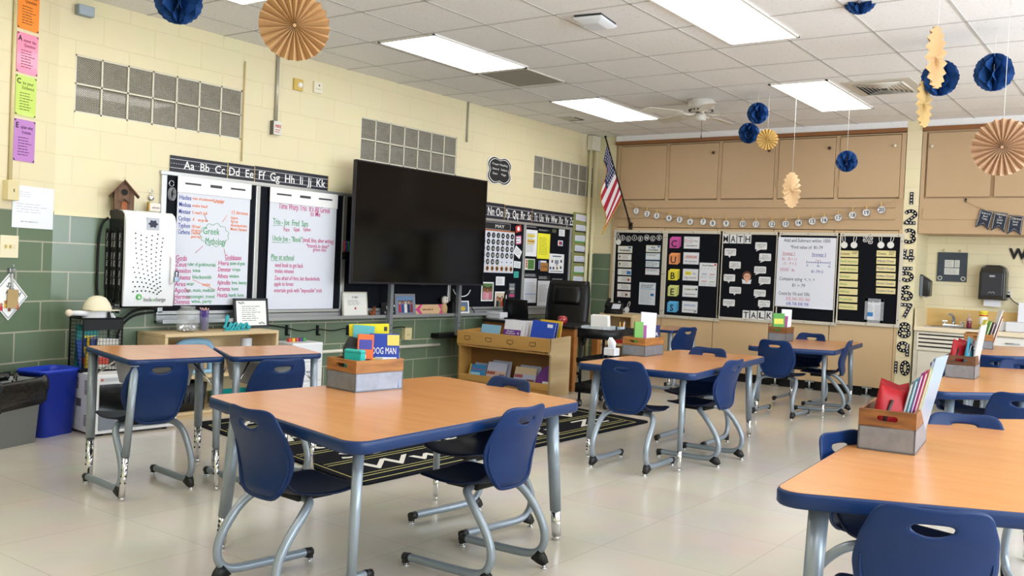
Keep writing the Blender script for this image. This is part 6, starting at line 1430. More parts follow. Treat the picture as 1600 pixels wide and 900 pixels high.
for i, (s, x0, y0, x1, y1, c, lab) in enumerate(KEY):
    p, q = S(x0, y0), S(x1, y1); o, w, h, th = pin(p[0], p[1], q[0], q[1], 'concept_card', lab, 'card', M('#d3d8dc', 0.7), 'science concept cards', 0, M(c, 0.6))
    if s: txt(o, s, 0, 0, h * 0.5, INK, w=w * 1.4, z=th + 0.0012, bold=0.03); MB().box((w * 0.75, h * 0.65, th + 0.0012), (w * 0.3, h * 0.5, 0.001)).build('blue_picture', M('#2a6aa8', 0.6), o)
    else: scribble(o, -w * 0.85, -h * (0.7 if i == 2 else -0.1), w * 0.85, h * 0.8, 4 if i == 2 else 3, M('#55565c', 0.7), th + 0.001, 0.35, seed=30 + i)
p, q = S(253, 520), S(406, 752); o, w, h, th = pin(p[0], p[1], q[0], q[1], 'printed_page', 'tall printed page with a blue picture on the science board', 'poster', M('#d0d6dc', 0.7))
txt(o, 'What is the design', 0, h * 0.8, h * 0.07, INK, w=w * 1.6, z=th + 0.001, bold=0.02); scribble(o, -w * 0.8, h * 0.5, w * 0.8, h * 0.78, 2, INK, th + 0.001, 0.4, seed=41); MB().box((0, h * 0.42, th + 0.0006), (w * 1.8, 0.008, 0.001)).build('blue_bar', M('#5a90b8', 0.6), o)
scribble(o, -w * 0.85, -h * 0.9, w * 0.6, h * 0.35, 12, M('#8b929a', 0.7), th + 0.001, 0.3, seed=42); MB().box((w * 0.62, -h * 0.08, th + 0.001), (w * 0.4, h * 0.24, 0.001)).build('blue_picture', M('#2a6aa8', 0.6, noise=0.3, nscale=40), o)
# -- cubes (6-fold crop at 1040,360)
def K(x, y): return px3(x, y, 6.0, 1040, 360)
CUB = [('C', '#c44f9c', 42, 58, 143, 168, 'pink'), ('U', '#e0905a', 36, 209, 134, 320, 'orange'), ('B', '#e0d23a', 28, 360, 128, 470, 'yellow'), ('E', '#c9cf7a', 24, 510, 122, 620, 'pale green'), ('S', '#52a6d6', 18, 660, 119, 770, 'blue')]
for s, c, x0, y0, x1, y1, nm in CUB:
    p, q = K(x0, y0), K(x1, y1); a, z, w, h = rect('B', p[0], p[1], q[0], q[1], PO)
    t = thing('cube_cutout', 'cutout of a %s cube lettered %s on the second board' % (nm, s), 'cutout', mat4=pose('B', a, z, PO), group='coloured cube cutouts')
    w /= 2; h /= 2; k = 0.62
    MB().prism([(-w, -h), (w * k, -h), (w * k, h * 0.62), (-w, h * 0.62)], 0, 0.002).build('front_face', M(c, 0.6), t)
    dark = '#' + ''.join('%02x' % int(int(c[i:i + 2], 16) * 0.86) for i in (1, 3, 5)); lite = '#' + ''.join('%02x' % min(255, int(int(c[i:i + 2], 16) * 1.08)) for i in (1, 3, 5))
    MB().prism([(w * k, -h), (w, -h * 0.62), (w, h), (w * k, h * 0.62)], 0, 0.002).build('side_face', M(dark, 0.6), t); MB().prism([(-w, h * 0.62), (w * k, h * 0.62), (w, h), (-w * 0.62, h)], 0, 0.002).build('top_face', M(lite, 0.6), t)
    txt(t, s, -w * 0.22, -h * 0.78, h * 1.2, INK, z=0.003, bold=0.02)
CRD = [('Circle', 'key\nnumbers', 174, 56, 317, 175, '#c23a6a'), ('UNDERLINE', 'the question', 168, 203, 311, 322, '#c2503a'), ('BOX', 'the\nkey words', 163, 357, 304, 476, '#d8c93a'), ('ELIMINATE', 'information', 161, 511, 300, 630, '#8a9060'), ('SOLVE & CHECK', 'does it make sense?', 156, 659, 297, 779, '#4a78b8')]
for i, (s1, s2, x0, y0, x1, y1, c) in enumerate(CRD):
    p, q = K(x0, y0), K(x1, y1); o, w, h, th = pin(p[0], p[1], q[0], q[1], 'strategy_card', 'white card reading %s beside the cube cutouts' % s1.lower(), 'card', M('#dcdde2', 0.7), 'white strategy cards', 0, M('#8f9096', 0.6), bw=0.03)
    if i == 0:
        txt(o, s1, -w * 0.4, h * 0.15, h * 0.32, M(c, 0.6), w=w * 0.85, z=th + 0.0012); MB().tube([(-w * 0.4 + w * 0.52 * math.cos(g), h * 0.32 + h * 0.42 * math.sin(g), th) for g in [2 * PI * k / 24 for k in range(25)]], 0.0016, 5).build('drawn_ring', M('#3a3a40', 0.6), o); txt(o, 'key', w * 0.55, h * 0.15, h * 0.32, M('#55565c', 0.6), w=w * 0.5, z=th + 0.0012); txt(o, 'numbers', 0, -h * 0.62, h * 0.36, M('#55565c', 0.6), w=w * 1.4, z=th + 0.0012)
    elif i == 2:
        MB().box((-w * 0.3, h * 0.25, th + 0.0006), (w * 0.8, h * 0.6, 0.001)).build('yellow_box', M('#e6d94a', 0.6), o); txt(o, s1, -w * 0.3, h * 0.1, h * 0.3, M('#8a802a', 0.6), w=w * 0.5, z=th + 0.0016); txt(o, 'the', w * 0.5, h * 0.1, h * 0.3, M('#55565c', 0.6), w=w * 0.4, z=th + 0.0012); txt(o, 'key words', 0, -h * 0.62, h * 0.34, M('#55565c', 0.6), w=w * 1.5, z=th + 0.0012)
    else:
        txt(o, s1, 0, h * 0.15, h * 0.32, M(c, 0.6), w=w * 1.5, z=th + 0.0012, bold=0.02); txt(o, s2, 0, -h * 0.6, h * 0.28, M('#55565c', 0.6), w=w * 1.5, z=th + 0.0012)
        if i == 1: MB().box((0, h * 0.06, th + 0.0006), (w * 1.5, 0.005, 0.001)).build('underline', M(c, 0.6), o)
        if i == 4: MB().tube([(w * 0.55, -h * 0.7, th), (w * 0.65, -h * 0.85, th), (w * 0.85, -h * 0.5, th)], 0.005, 5).build('tick_mark', INK, o)
        if i == 3: MB().cyl((w * 0.8, h * 0.35, th), (w * 0.8, h * 0.35, th + 0.002), 0.012, 0.012, 10).build('small_figure', INK, o)
p, q = K(321, 302), K(472, 528); o, w, h, th = pin(p[0], p[1], q[0], q[1], 'word_problem_sheet', 'white word problems sheet at the right of the cubes board', 'poster', M('#dadce2', 0.7))
txt(o, 'Word Problems', -w * 0.05, h * 0.72, h * 0.12, INK, w=w * 1.3, z=th + 0.001, bold=0.04)
for k in range(5): txt(o, 'CUBES'[k], w * (-0.72 + 0.38 * k), h * 0.46, h * 0.1, M('#5a5c66', 0.6), z=th + 0.001)
for x, y, c in ((-0.4, 0.05, '#5a78b0'), (0.5, 0.03, '#c2506a'), (-0.4, -0.58, '#c2604a'), (0.5, -0.6, '#7a9a4a')): MB().box((x * w, y * h, th + 0.0006), (w * 0.6, h * 0.06, 0.001)).build('heading_bar', M(c, 0.6), o); scribble(o, (x - 0.4) * w, (y - 0.42) * h, (x + 0.35) * w, (y - 0.08) * h, 4, M('#9a9ca6', 0.7), th + 0.001, 0.25, seed=int(50 + 10 * x))
MB().cyl((w * 0.8, h * 0.85, th), (w * 0.8, h * 0.85, th + 0.002), 0.014, 0.014, 12).build('red_spot', M('#c8503a', 0.6), o)
# -- math talk (5.625-fold crop at 1110,350)
def T(x, y): return px3(x, y, 5.625, 1110, 350)
for s, x0, y0, x1, y1, wd in [(c, 108 + 64 * i, 86 + i, 164 + 65 * i, 172 + i, 'math') for i, c in enumerate('MATH')] + [(c, 283 + 67 * i, 755 + 2 * i, 341 + 68 * i, 840 + 2 * i, 'talk') for i, c in enumerate('TALK')]:
    p, q = T(x0, y0), T(x1, y1); o, w, h, th = pin(p[0], p[1], q[0], q[1], 'letter_card', 'white letter card %s of the word %s' % (s, wd), 'letter', M('#e2e2e4', 0.7), 'letter cards on the speech bubble board', 0, M('#55565a', 0.6), bw=0.04); txt(o, s, 0, -h * 0.68, h * 1.35, INK, z=th + 0.0012, bold=0.02, w=w * 1.35)
BUB = [(127, 214, 224, 280), (168, 328, 265, 393), (119, 440, 216, 505), (169, 550, 268, 614), (113, 659, 213, 724), (396, 160, 496, 226), (431, 258, 532, 326), (387, 371, 488, 436), (427, 462, 527, 528), (384, 575, 485, 640), (421, 667, 522, 732)]
TXB = ['What helped\nyou say\nthat?', 'Could you\nexplain it\nanother way?', 'My strategy is\ndifferent\nbecause...', 'Can you show\nyour idea on\nthe problem?', 'Can you prove\nyour answer is\ncorrect?', 'I understand\nwhat you\nsaid...', 'Can you\nrestate your\nthinking here?', 'How did you\nbegin to solve\nthe problem?', 'I disagree\nwith you\nbecause...', 'I'"'"'d like to show\nyou a different\nway...', 'I agree with\nyou\nbecause...']
ORD = ['first', 'second', 'third', 'fourth', 'lowest']
for i, ((x0, y0, x1, y1), s) in enumerate(zip(BUB, TXB)):
    p, q = T(x0, y0), T(x1, y1); a, z, w, h = rect('B', p[0], p[1], q[0], q[1], PO); w /= 2; h /= 2
    side = 'left' if i < 5 else 'right'; n = i if i < 5 else i - 5
    lab = 'white speech bubble, %s from the top in the %s column' % (['first', 'second', 'third', 'fourth', 'fifth', 'sixth'][n], side)
    t = thing('speech_bubble', lab, 'cutout', mat4=pose('B', a, z, PO), group='white speech bubbles')
    P_ = fillet([(-w, -h), (w, -h), (w, h), (-w, h)], 0.012, 4); b = MB(); b.prism(P_, 0, 0.002)
    k = -0.35 if i < 5 else -0.6
    b.prism([(w * k, -h + 0.001), (w * (k + (0.5 if i < 5 else 0.6)), -h + 0.001), (w * (k + 0.25) if i < 5 else w * (k - 0.25), -h * 1.55)], 0, 0.002)
    b.build('bubble', M('#dcdcde', 0.7), t); txt(t, s, 0, 0, h * 0.30, M('#2a2a2e', 0.7), z=0.0026, w=w * 1.7)
c = T(320, 470); a, z = on('B', c[0], c[1], PO); t = thing('child_picture', 'cutout picture of a thinking child in glasses among the speech bubbles', 'picture', mat4=pose('B', a, z, PO))
MB().prism([(-0.05, -0.075), (0.05, -0.075), (0.06, -0.02), (0.0, -0.04), (-0.06, -0.02)], 0, 0.002).build('shirt', M('#d8d9e2', 0.6), t); MB().cyl((0, 0.02, 0), (0, 0.02, 0.0022), 0.056, 0.056, 20).build('hair', M('#5a3222', 0.7), t); MB().cyl((0.004, 0.008, 0), (0.004, 0.008, 0.003), 0.043, 0.043, 20).build('face', M('#dba58a', 0.6), t)
b = MB()
for s in (-1, 1): b.tube([(0.004 + s * 0.017 + 0.012 * math.cos(q), 0.012 + 0.010 * math.sin(q), 0.004) for q in [2 * PI * i / 14 for i in range(15)]], 0.0016, 5)
b.build('glasses', M('#6a2a2a', 0.5), t); MB().cyl((0.0, -0.045, 0), (0.0, -0.045, 0.0035), 0.016, 0.016, 12).build('hand', M('#dba58a', 0.6), t)
# -- long white chart on the fourth board (6.927-fold crop at 1200,370)
def G(x, y): return px3(x, y, 6.927, 1200, 370)
p0, q0 = G(112, 3), G(700, 790); a, z, w, h = rect('B', p0[0], p0[1], q0[0], q0[1], 0.03)
t = thing('chart_sheet', 'large white chart on adding and subtracting within 1000, hung over the fourth board', 'chart paper', mat4=pose('B', a, z, 0.026))
w /= 2; h /= 2
MB().box((0, 0, 0), (2 * w, 2 * h, 0.004)).build('sheet', PAPER, t); MB().tube([(-w, -h + 0.004, 0.004), (w, -h + 0.002, 0.004)], 0.006, 8).build('rolled_hem', M('#dfe0ea', 0.7), t)
def gw(s, x, y, hp, c, wp=None, bold=0.0):
    u = (x - 108) / 600; v = y / 785; return txt(t, s, -w + 2 * w * u, h - 2 * h * v, hp / 785 * 2 * h, M(c, 0.7), 'LEFT', w=(wp / 600 * 2 * w if wp else None), z=0.0032, bold=bold)
for s, x, y, hp, c, wp in (('Add and Subtract within 1000', 170, 52, 40, '#4a4c55', 480), ('*Find value of  81-79', 240, 126, 38, '#4a4c55', 335), ('Strategy 1', 160, 195, 34, '#c87a8c', 130), ('Strategy 2', 468, 200, 34, '#4a52a8', 145), ('81 - 70 = 11', 160, 262, 36, '#c87a8c', 150), ('11 - 9 = 2', 175, 312, 36, '#c87a8c', 130), ('79', 415, 322, 20, '#4a52a8', 20), ('80', 527, 322, 20, '#4a52a8', 24), ('85', 638, 324, 20, '#4a52a8', 24), ('81-79=2', 470, 390, 32, '#4a52a8', 122), ('it.', 265, 382, 34, '#c0506a', 34), ('Compare using  <, >, =', 138, 485, 40, '#5a5c66', 370), ('81 > 79', 278, 555, 38, '#5a5c66', 135), ('Count by 10s and 100s', 140, 650, 40, '#5a5c66', 325), ('532, 542, 552, 562', 222, 705, 34, '#d0708a', 248), ('638, 738, 838, 938', 226, 760, 34, '#5a4ab8', 232)): gw(s, x, y, hp, c, wp)
def gp(x, y): return (-w + 2 * w * (x - 108) / 600, h - 2 * h * y / 785, 0.003)
MB().tube([gp(418, 274), gp(656, 274)], 0.0022, 5).build('number_line', M('#4a52a8', 0.7), t)
for x in range(418, 660, 24): MB().tube([gp(x, 264 if x not in (418, 538, 658) else 254), gp(x, 284 if x not in (418, 538, 658) else 296)], 0.0018, 5).build('tick', M('#4a52a8', 0.7), t)
for x in (520, 550): MB().tube([gp(x - 16 + 32 * k / 8, 268 - 24 * math.sin(PI * k / 8)) for k in range(9)], 0.0016, 5).build('hop', M('#d0708a', 0.7), t)
for k in range(7): MB().tube([gp(150 + 14 * k, 345), gp(148 + 14 * k, 382)], 0.002, 5).build('tally', M('#c0506a', 0.7), t)
for x0, x1, y, c in ((160, 292, 203, '#c87a8c'), (466, 612, 208, '#4a52a8')): MB().tube([gp(x0, y), gp(x1, y)], 0.0018, 5).build('underline', M(c, 0.7), t)
# -- social studies (5.625-fold crop at 1290,350)
def H(x, y): return px3(x, y, 5.625, 1290, 350)
for i, (s, x) in enumerate((('S', 350), ('S', 395))):
    c = H(x, 128 + 16 * i); a, z = on('B', c[0], c[1], PO); t = thing('letter_cutout', ['left black letter S with white outline on the last board', 'right black letter S with white outline on the last board'][i], 'letter', mat4=pose('B', a, z, PO)); txt(t, s, 0, -0.033, 0.07, WHITE, z=0.001, bold=0.09, name='outline'); txt(t, s, 0, -0.033, 0.07, INK, z=0.0026, bold=0.02)
for x, y, ln, lab in ((165, 185, 0.12, 'first white looped cutout from the left on the last board'), (250, 185, -0.12, 'second white looped cutout from the left on the last board'), (487, 185, 0.12, 'third white looped cutout from the left on the last board'), (572, 185, -0.2, 'rightmost white looped cutout on the last board')): bulb(x, y, lab, ln, 1.0, 1290, 350, 5.625)
YS = M('#dccf96', 0.7)
for i, s in enumerate(['Continents', 'North America', 'South America', 'Europe', 'Asia', 'Africa', 'Australia', 'Antarctica']):
    p, q = H(125 - i, 232 + 66.5 * i), H(286 - i * 1.3, 292 + 66.5 * i); o, w, h, th = pin(p[0], p[1], q[0], q[1], 'sentence_strip', 'yellow strip reading %s on the last board' % s, 'strip', YS, 'yellow place name strips'); txt(o, s, -w * 0.92, -h * 0.35, h * 0.8, INK if i == 0 else M('#5a9a4a', 0.7), 'LEFT', w=min(w * 1.75, 0.012 * len(s) * 1.0 + 0.03) if i else w * 1.0, z=th + 0.0008)
    if i == 0: scribble(o, w * 0.35, -h * 0.1, w * 0.95, h * 0.8, 2, INK, th + 0.0006, 0.4, seed=71)
for i, s in enumerate(['Oceans', 'Atlantic Ocean', 'Pacific Ocean', 'Indian Ocean', 'Arctic Ocean', 'Southern Ocean']):
    p, q = H(450 - i, 232 + 65.5 * i), H(615 - i * 0.6, 290 + 65.5 * i); o, w, h, th = pin(p[0], p[1], q[0], q[1], 'sentence_strip', 'yellow strip reading %s on the last board' % s, 'strip', YS, 'yellow place name strips'); txt(o, s, -w * 0.92, -h * 0.35, h * 0.8, INK if i == 0 else M('#3a3f8a', 0.7), 'LEFT', w=w * 0.9 if i == 0 else w * 1.75, z=th + 0.0008)
    if i == 0: scribble(o, w * 0.3, -h * 0.5, w * 0.95, h * 0.8, 3, INK, th + 0.0006, 0.4, seed=72)
p, q = H(349, 652), H(503, 876); o, w, h, th = pin(p[0], p[1], q[0], q[1], 'printed_page', 'white printed page with a patterned border low on the last board', 'poster', M('#d9dbe0', 0.7), None, 0, M('#8e9098', 0.7, noise=0.6, nscale=90), bw=0.16)
txt(o, 'Map Skills', -w * 0.1, h * 0.68, h * 0.13, M('#3a3a40', 0.7), w=w * 1.2, z=th + 0.0014); scribble(o, -w * 0.75, -h * 0.1, -w * 0.05, h * 0.5, 8, M('#8b8d96', 0.7), th + 0.0012, 0.3, seed=73); scribble(o, w * 0.08, -h * 0.75, w * 0.75, h * 0.5, 14, M('#8b8d96', 0.7), th + 0.0012, 0.3, seed=74); MB().box((-w * 0.4, -h * 0.3, th + 0.001), (w * 0.6, h * 0.34, 0.001)).build('blue_picture', M('#2f78b8', 0.6, noise=0.3, nscale=50), o)
# ---- garland of numbers 1 to 20
GP = [(994, 329.5), (1010.9, 334), (1026, 337), (1045.2, 340.7), (1061.6, 343), (1078.3, 346.4), (1098.6, 346.4), (1113.5, 348.7), (1134.5, 349), (1160.3, 349.6), (1181, 350), (1206, 350), (1227.4, 349.6), (1247.4, 348), (1268.8, 345.6), (1287.6, 343.4), (1309.6, 340), (1332, 336), (1353.4, 332), (1377, 327.4)]
GO = 0.035
rope = [on('B', 984, 317, GO)] + [on('B', x, y - 7, GO) for x, y in GP] + [on('B', 1411, 311, GO)]
tag(MB().tube([(a, D - GO, z) for a, z in rope], 0.0035, 6).build('twine', M('#b39a72', 0.8)), 'twine of the number garland sagging across the closet', 'string')
for i, (x, y) in enumerate(GP):
    a, z = on('B', x, y, GO); t = thing('number_disc', 'white round card numbered %d on the garland' % (i + 1), 'number card', mat4=pose('B', a, z, GO - 0.003), group='number discs on the garland')
    MB().cyl((0, 0, 0), (0, 0, 0.002), 0.043, 0.043, 26).build('disc', M('#dededf', 0.7), t); MB().tube([(0.040 * math.cos(q), 0.040 * math.sin(q), 0.002) for q in [2 * PI * k / 26 for k in range(27)]], 0.002, 5).build('printed_ring', M('#4a4a50', 0.7), t); txt(t, str(i + 1), 0, -0.020, 0.042, M('#2f3a4a', 0.7), z=0.0032, bold=0.03)
    MB().span((-0.007, 0.030, 0.002), (0.007, 0.085, 0.014), 0.002).build('clothespin', M('#c9a468', 0.7), t)
# ---- big numbers on the pier
NP = [(297.5, 322), (327, 351), (357, 381), (387, 411.5), (417, 441), (446, 470.5), (474, 499.5), (504, 529), (534, 560), (564, 588)]
def ell(cx, cy, rx, ry, a0, a1, n=14): return [(cx + rx * math.cos(R(a0 + (a1 - a0) * i / n)), cy + ry * math.sin(R(a0 + (a1 - a0) * i / n))) for i in range(n + 1)]
DG = {'1': [[(0.5, 0), (0.5, 1)]], '2': [ell(0.5, 0.72, 0.42, 0.28, 165, -20, 10) + [(0.08, 0.0), (0.95, 0.0)]], '3': [ell(0.48, 0.75, 0.38, 0.25, 150, -75, 10), ell(0.48, 0.26, 0.42, 0.26, 75, -150, 12)],
      '4': [[(0.72, 0), (0.72, 1.0)], [(0.2, 1.0), (0.12, 0.32), (1.0, 0.32)]], '5': [[(0.9, 1.0), (0.15, 1.0), (0.12, 0.55)] + ell(0.48, 0.30, 0.42, 0.30, 120, -150, 12)], '6': [ell(0.5, 0.5, 0.42, 0.5, 60, 180, 8) + ell(0.5, 0.28, 0.42, 0.28, 180, 540, 16)],
      '7': [[(0.08, 1.0), (0.92, 1.0), (0.38, 0.0)]], '8': [ell(0.5, 0.76, 0.34, 0.24, 0, 360, 16), ell(0.5, 0.26, 0.42, 0.26, 0, 360, 16)], '9': [ell(0.45, 0.70, 0.38, 0.30, 0, 360, 16), [(0.85, 0.95), (0.85, 0.0)]], '0': [ell(0.5, 0.5, 0.40, 0.5, 0, 360, 22)]}
def digit(t, ch, x0, w, h, sw):
    """a fat cut-out digit with white dots printed along its strokes"""
    b, dts = MB(), MB()
    for st in DG[ch]:
        P_ = [Vector((x0 + sw / 2 + x * (w - sw), sw / 2 + y * (h - sw))) for x, y in st]
        for p, q in zip(P_[:-1], P_[1:]):
            d = q - p; m_ = (p + q) / 2
            if d.length > 1e-5: b.box((m_.x, m_.y, 0.003), (d.length, sw, 0.006), Matrix.Rotation(math.atan2(d.y, d.x), 3, 'Z'))
        for p in P_[1:-1]: b.cyl((p.x, p.y, 0.0), (p.x, p.y, 0.0061), sw / 2, sw / 2, 14)
        acc = 0.010; 
        for p, q in zip(P_[:-1], P_[1:]):
            l = (q - p).length; 
            while acc < l: c = p.lerp(q, acc / l); dts.cyl((c.x, c.y, 0.006), (c.x, c.y, 0.0072), sw * 0.22, sw * 0.22, 10); acc += sw * 0.95
            acc -= l
    o = b.build('digit', M('#1a1824', 0.7), t); dts.build('white_dots', M('#dddad2', 0.7), o)
for i, (y0, y1) in enumerate(NP):
    xc = 1423.5 - 0.2 * i; a, z = on('B', xc, (y0 + y1) / 2, 0.01); a1, z1 = on('B', xc, y0, 0.01); a2, z2 = on('B', xc, y1, 0.01); hh = z1 - z2
    t = thing('number_cutout', 'dotted black number %d on the cream pier' % (i + 1), 'number', mat4=pose('B', 3.94, z - hh / 2, 0.004), group='dotted numbers on the pier')
    if i == 9: digit(t, '1', -0.088, 0.042, hh, 0.034); digit(t, '0', -0.034, 0.122, hh, 0.036)
    else: digit(t, str(i + 1), -0.022 if i == 0 else -0.077, 0.044 if i == 0 else 0.154, hh, 0.036)
# ---- flag on its staff
m0 = on('B', 985, 352, 0.02); base = Vector((m0[0], D - 0.02, m0[1])); yt = D - 0.62
tx, tz = onY(946, 214, yt); tip = Vector((tx, yt, tz)); tip.z = min(tip.z, 2.97)
fl_ = thing('flag', 'American flag hanging from a black staff angled out from the closet corner', 'flag', base)
MB().tube([(0, 0, 0), tuple(tip - base)], 0.010, 10).build('staff', BLACK, fl_); b = MB(); b.ball(tuple(tip - base), 0.016); b.build('finial', BLACK, fl_)
b = MB(); b.box((0, 0.008, -0.01), (0.05, 0.016, 0.09), None, 0.003); b.cyl((0, 0.005, 0), tuple((tip - base).normalized() * 0.09), 0.018, 0.016, 12); b.build('bracket', M('#3a2c22', 0.4, 0.5), fl_)
def stf(px, py): x, z = onY(px, py, D - 0.3); return Vector((x, D - 0.3, z))
ax = (tip - base)
h0 = base + ax * 0.93 - base; h1 = base + ax * 0.33 - base     # hoist along the staff
e0x, e0z = onY(942.5, 252, yt + 0.03); e1x, e1z = onY(941, 367, yt + 0.22)
e0 = Vector((e0x, yt + 0.03, e0z)) - base; e1 = Vector((e1x, yt + 0.25, e1z)) - base
b = MB(); NS_, NT_ = 26, 24; V = []
for i in range(NS_ + 1):
    s = i / NS_; row = []
    for j in range(NT_ + 1):
        q = j / NT_; A_ = h0.lerp(h1, s); B_ = e0.lerp(e1, s); p = A_.lerp(B_, q)
        f = q ** 0.7; p = p + Vector((0.012 * math.sin(s * 3 * PI + 0.4) * f, 0.05 * math.sin(s * 3.2 * PI) * f, 0.01 * math.sin(s * 9) * f)); row.append(b.b.verts.new(p))
    V.append(row)
for i in range(NS_):
    for j in range(NT_):
        st_ = i // 2
        b.mi = 2 if (st_ < 7 and (j + 0.5) / NT_ * (0.40 + 0.60 * i / NS_) < 0.42) else (0 if st_ % 2 == 0 else 1)
        f = b.face((V[i][j], V[i][j + 1], V[i + 1][j + 1], V[i + 1][j])); f.smooth = True
co = [[v.co.copy() for v in r_] for r_ in V]
b.build('cloth', [M('#a81f33', 0.8), M('#e2dde2', 0.8), M('#1d2450', 0.8)], fl_, recalc=False, solid=0.002)
b = MB()
def fp(s, q):
    i = min(int(s * NS_), NS_ - 1); j = min(int(q * NT_), NT_ - 1); fs, fq = s * NS_ - i, q * NT_ - j
    return co[i][j].lerp(co[i + 1][j], fs).lerp(co[i][j + 1].lerp(co[i + 1][j + 1], fs), fq)
for r_ in range(9):
    for c_ in range(6 if r_ % 2 == 0 else 5):
        s, q = (0.03 + r_ * 0.06), (0.03 + (c_ + (0.5 if r_ % 2 else 0)) * 0.062) / (0.40 + 0.60 * (0.03 + r_ * 0.06))
        if q > 0.97: continue
        p = fp(s, q); u = (fp(min(1, s + 0.02), q) - p).normalized(); v = (fp(s, q + 0.02) - p).normalized(); n = u.cross(v).normalized()
        if n.dot(CAM - base) < 0: n = -n
        p = p + n * 0.0025; pts = []
        for k in range(10): rr = 0.014 if k % 2 == 0 else 0.006; pts.append(p + u * rr * math.cos(2 * PI * k / 10) + v * rr * math.sin(2 * PI * k / 10))
        b.loft([pts, [x + n * 0.001 for x in pts]])
b.build('stars', M('#e6e3ea', 0.8), fl_)
MB().tube([co[NS_][j] for j in range(NT_ + 1)] + [co[i][NT_] for i in range(NS_, -1, -1)], 0.006, 6).build('gold_fringe', M('#c9962e', 0.7), fl_)
# ---- the sink alcove
CZ = 0.812
WC = M('#e2dccd', 0.5); CTOP = M('#e9d9bd', 0.35)
t = thing('sink_counter', 'cream counter with louvred sink cabinet in the alcove at right', 'counter', (4.035, D, 0)); L_ = RX - 4.045
bx(t, 'countertop', (0, -0.02, CZ - 0.045), (L_, 0.54, CZ), CTOP, 0.004); bx(t, 'backsplash', (0, 0.53, CZ), (L_, 0.548, CZ + 0.19), M('#dcb877', 0.4, noise=0.03)); bx(t, 'side_splash', (0, 0.0, CZ), (0.012, 0.53, CZ + 0.19), M('#e6d9b8', 0.4))
bx(t, 'cabinet_body', (0, 0.02, 0.10), (L_, 0.53, CZ - 0.045), WC); bx(t, 'toe_kick', (0, 0.06, 0.0), (L_, 0.08, 0.10), BLACK)
dl = 0.62
d = bx(t, 'louvred_panel', (0.03, 0.0, 0.56), (dl, 0.02, CZ - 0.06), WC, 0.003); b = MB()
for k in range(4): b.span((0.05, -0.002, 0.595 + 0.042 * k), (dl - 0.02, 0.0, 0.610 + 0.042 * k))
b.build('louvre_slots', DARKGAP, d); bx(t, 'sink_door', (0.05, 0.0, 0.13), (dl - 0.02, 0.02, 0.54), WC, 0.003)
for k in range(3):
    x0 = dl + 0.03 + 0.62 * k
    for z0, z1 in ((0.58, 0.75), (0.36, 0.56), (0.13, 0.34)):
        d = bx(t, 'drawer', (x0, 0.0, z0), (x0 + 0.58, 0.02, z1), M('#e6e2da', 0.5), 0.003); b = MB(); b.tube([(x0 + 0.23, 0, z1 - 0.05), (x0 + 0.23, -0.02, z1 - 0.05), (x0 + 0.35, -0.02, z1 - 0.05), (x0 + 0.35, 0, z1 - 0.05)], 0.006, 6); b.build('handle', STEEL, d)
sx, _ = onY(1490, 490, D + 0.28); b = MB(); b.span((sx - 0.24 - 4.035, 0.05, CZ), (sx + 0.24 - 4.035, 0.44, CZ + 0.006), 0.003); b.m(1).span((sx - 0.2 - 4.035, 0.08, CZ + 0.006), (sx + 0.2 - 4.035, 0.36, CZ + 0.0065)); b.build('sink_basin', [STEEL, M('#6d7278', 0.3, 0.9)], t)
def alc(px, y): x, _ = onY(px, 490, y); return x
FY = D + 0.42
t = thing('faucet', 'chrome faucet with two handles at the alcove sink', 'faucet', (alc(1491, FY), FY, CZ + 0.006)); b = MB(); b.span((-0.11, -0.03, 0), (0.11, 0.03, 0.022), 0.008); b.build('base', CHROME, t); MB().tube([(0, 0, 0.02), (-0.005, 0, 0.10), (-0.022, -0.03, 0.135), (-0.03, -0.10, 0.125)], [0.02, 0.018, 0.017, 0.014], 10).build('spout', CHROME, t)
for s in (-1, 1): b = MB(); b.cyl((s * 0.09, 0, 0.02), (s * 0.09, 0, 0.04), 0.012); b.box((s * 0.09, 0, 0.05), (0.055, 0.016, 0.02), None, 0.005); b.box((s * 0.09, 0, 0.05), (0.016, 0.055, 0.02), None, 0.005); b.build('tap_handle', CHROME, t)
t = thing('soap_bottle', 'small clear pump bottle of red soap beside the faucet', 'bottle', (alc(1515, D + 0.3), D + 0.3, CZ + 0.001)); b = MB(); b.lathe([(0.022, 0), (0.025, 0.004), (0.025, 0.07), (0.024, 0.075)], n=18); b.build('soap', M('#7a1a3a', 0.15, coat=0.4), t); MB().lathe([(0.025, 0.075), (0.025, 0.10), (0.012, 0.115), (0.010, 0.122)], n=18).build('bottle_top', M('#c9a9ae', 0.1, alpha=0.7, key='pinkish clear plastic'), t); b = MB(); b.cyl((0, 0, 0.12), (0, 0, 0.145), 0.006); b.tube([(0, 0, 0.145), (-0.02, -0.01, 0.143)], 0.005, 6); b.build('pump', M('#b9a4a4', 0.3), t)
t = thing('wipes_tub', 'yellow and white wipes canister by the wall towel dispenser', 'canister', (alc(1537, D + 0.33), D + 0.33, CZ + 0.001)); MB().lathe([(0.04, 0), (0.042, 0.004), (0.042, 0.165), (0.040, 0.17)], n=20).build('canister', M('#e2c928', 0.35), t); MB().lathe([(0.0425, 0.05), (0.0435, 0.052), (0.0435, 0.13), (0.0425, 0.132)], n=20).build('label_band', M('#e9e6df', 0.4), t); MB().lathe([(0.043, 0.14), (0.044, 0.142), (0.044, 0.15), (0.043, 0.152)], n=20).build('red_stripe', M('#c23a34', 0.4), t); MB().lathe([(0.043, 0.168), (0.043, 0.19), (0.035, 0.195), (0.002, 0.196)], n=20).build('lid', M('#e6d23a', 0.35), t)
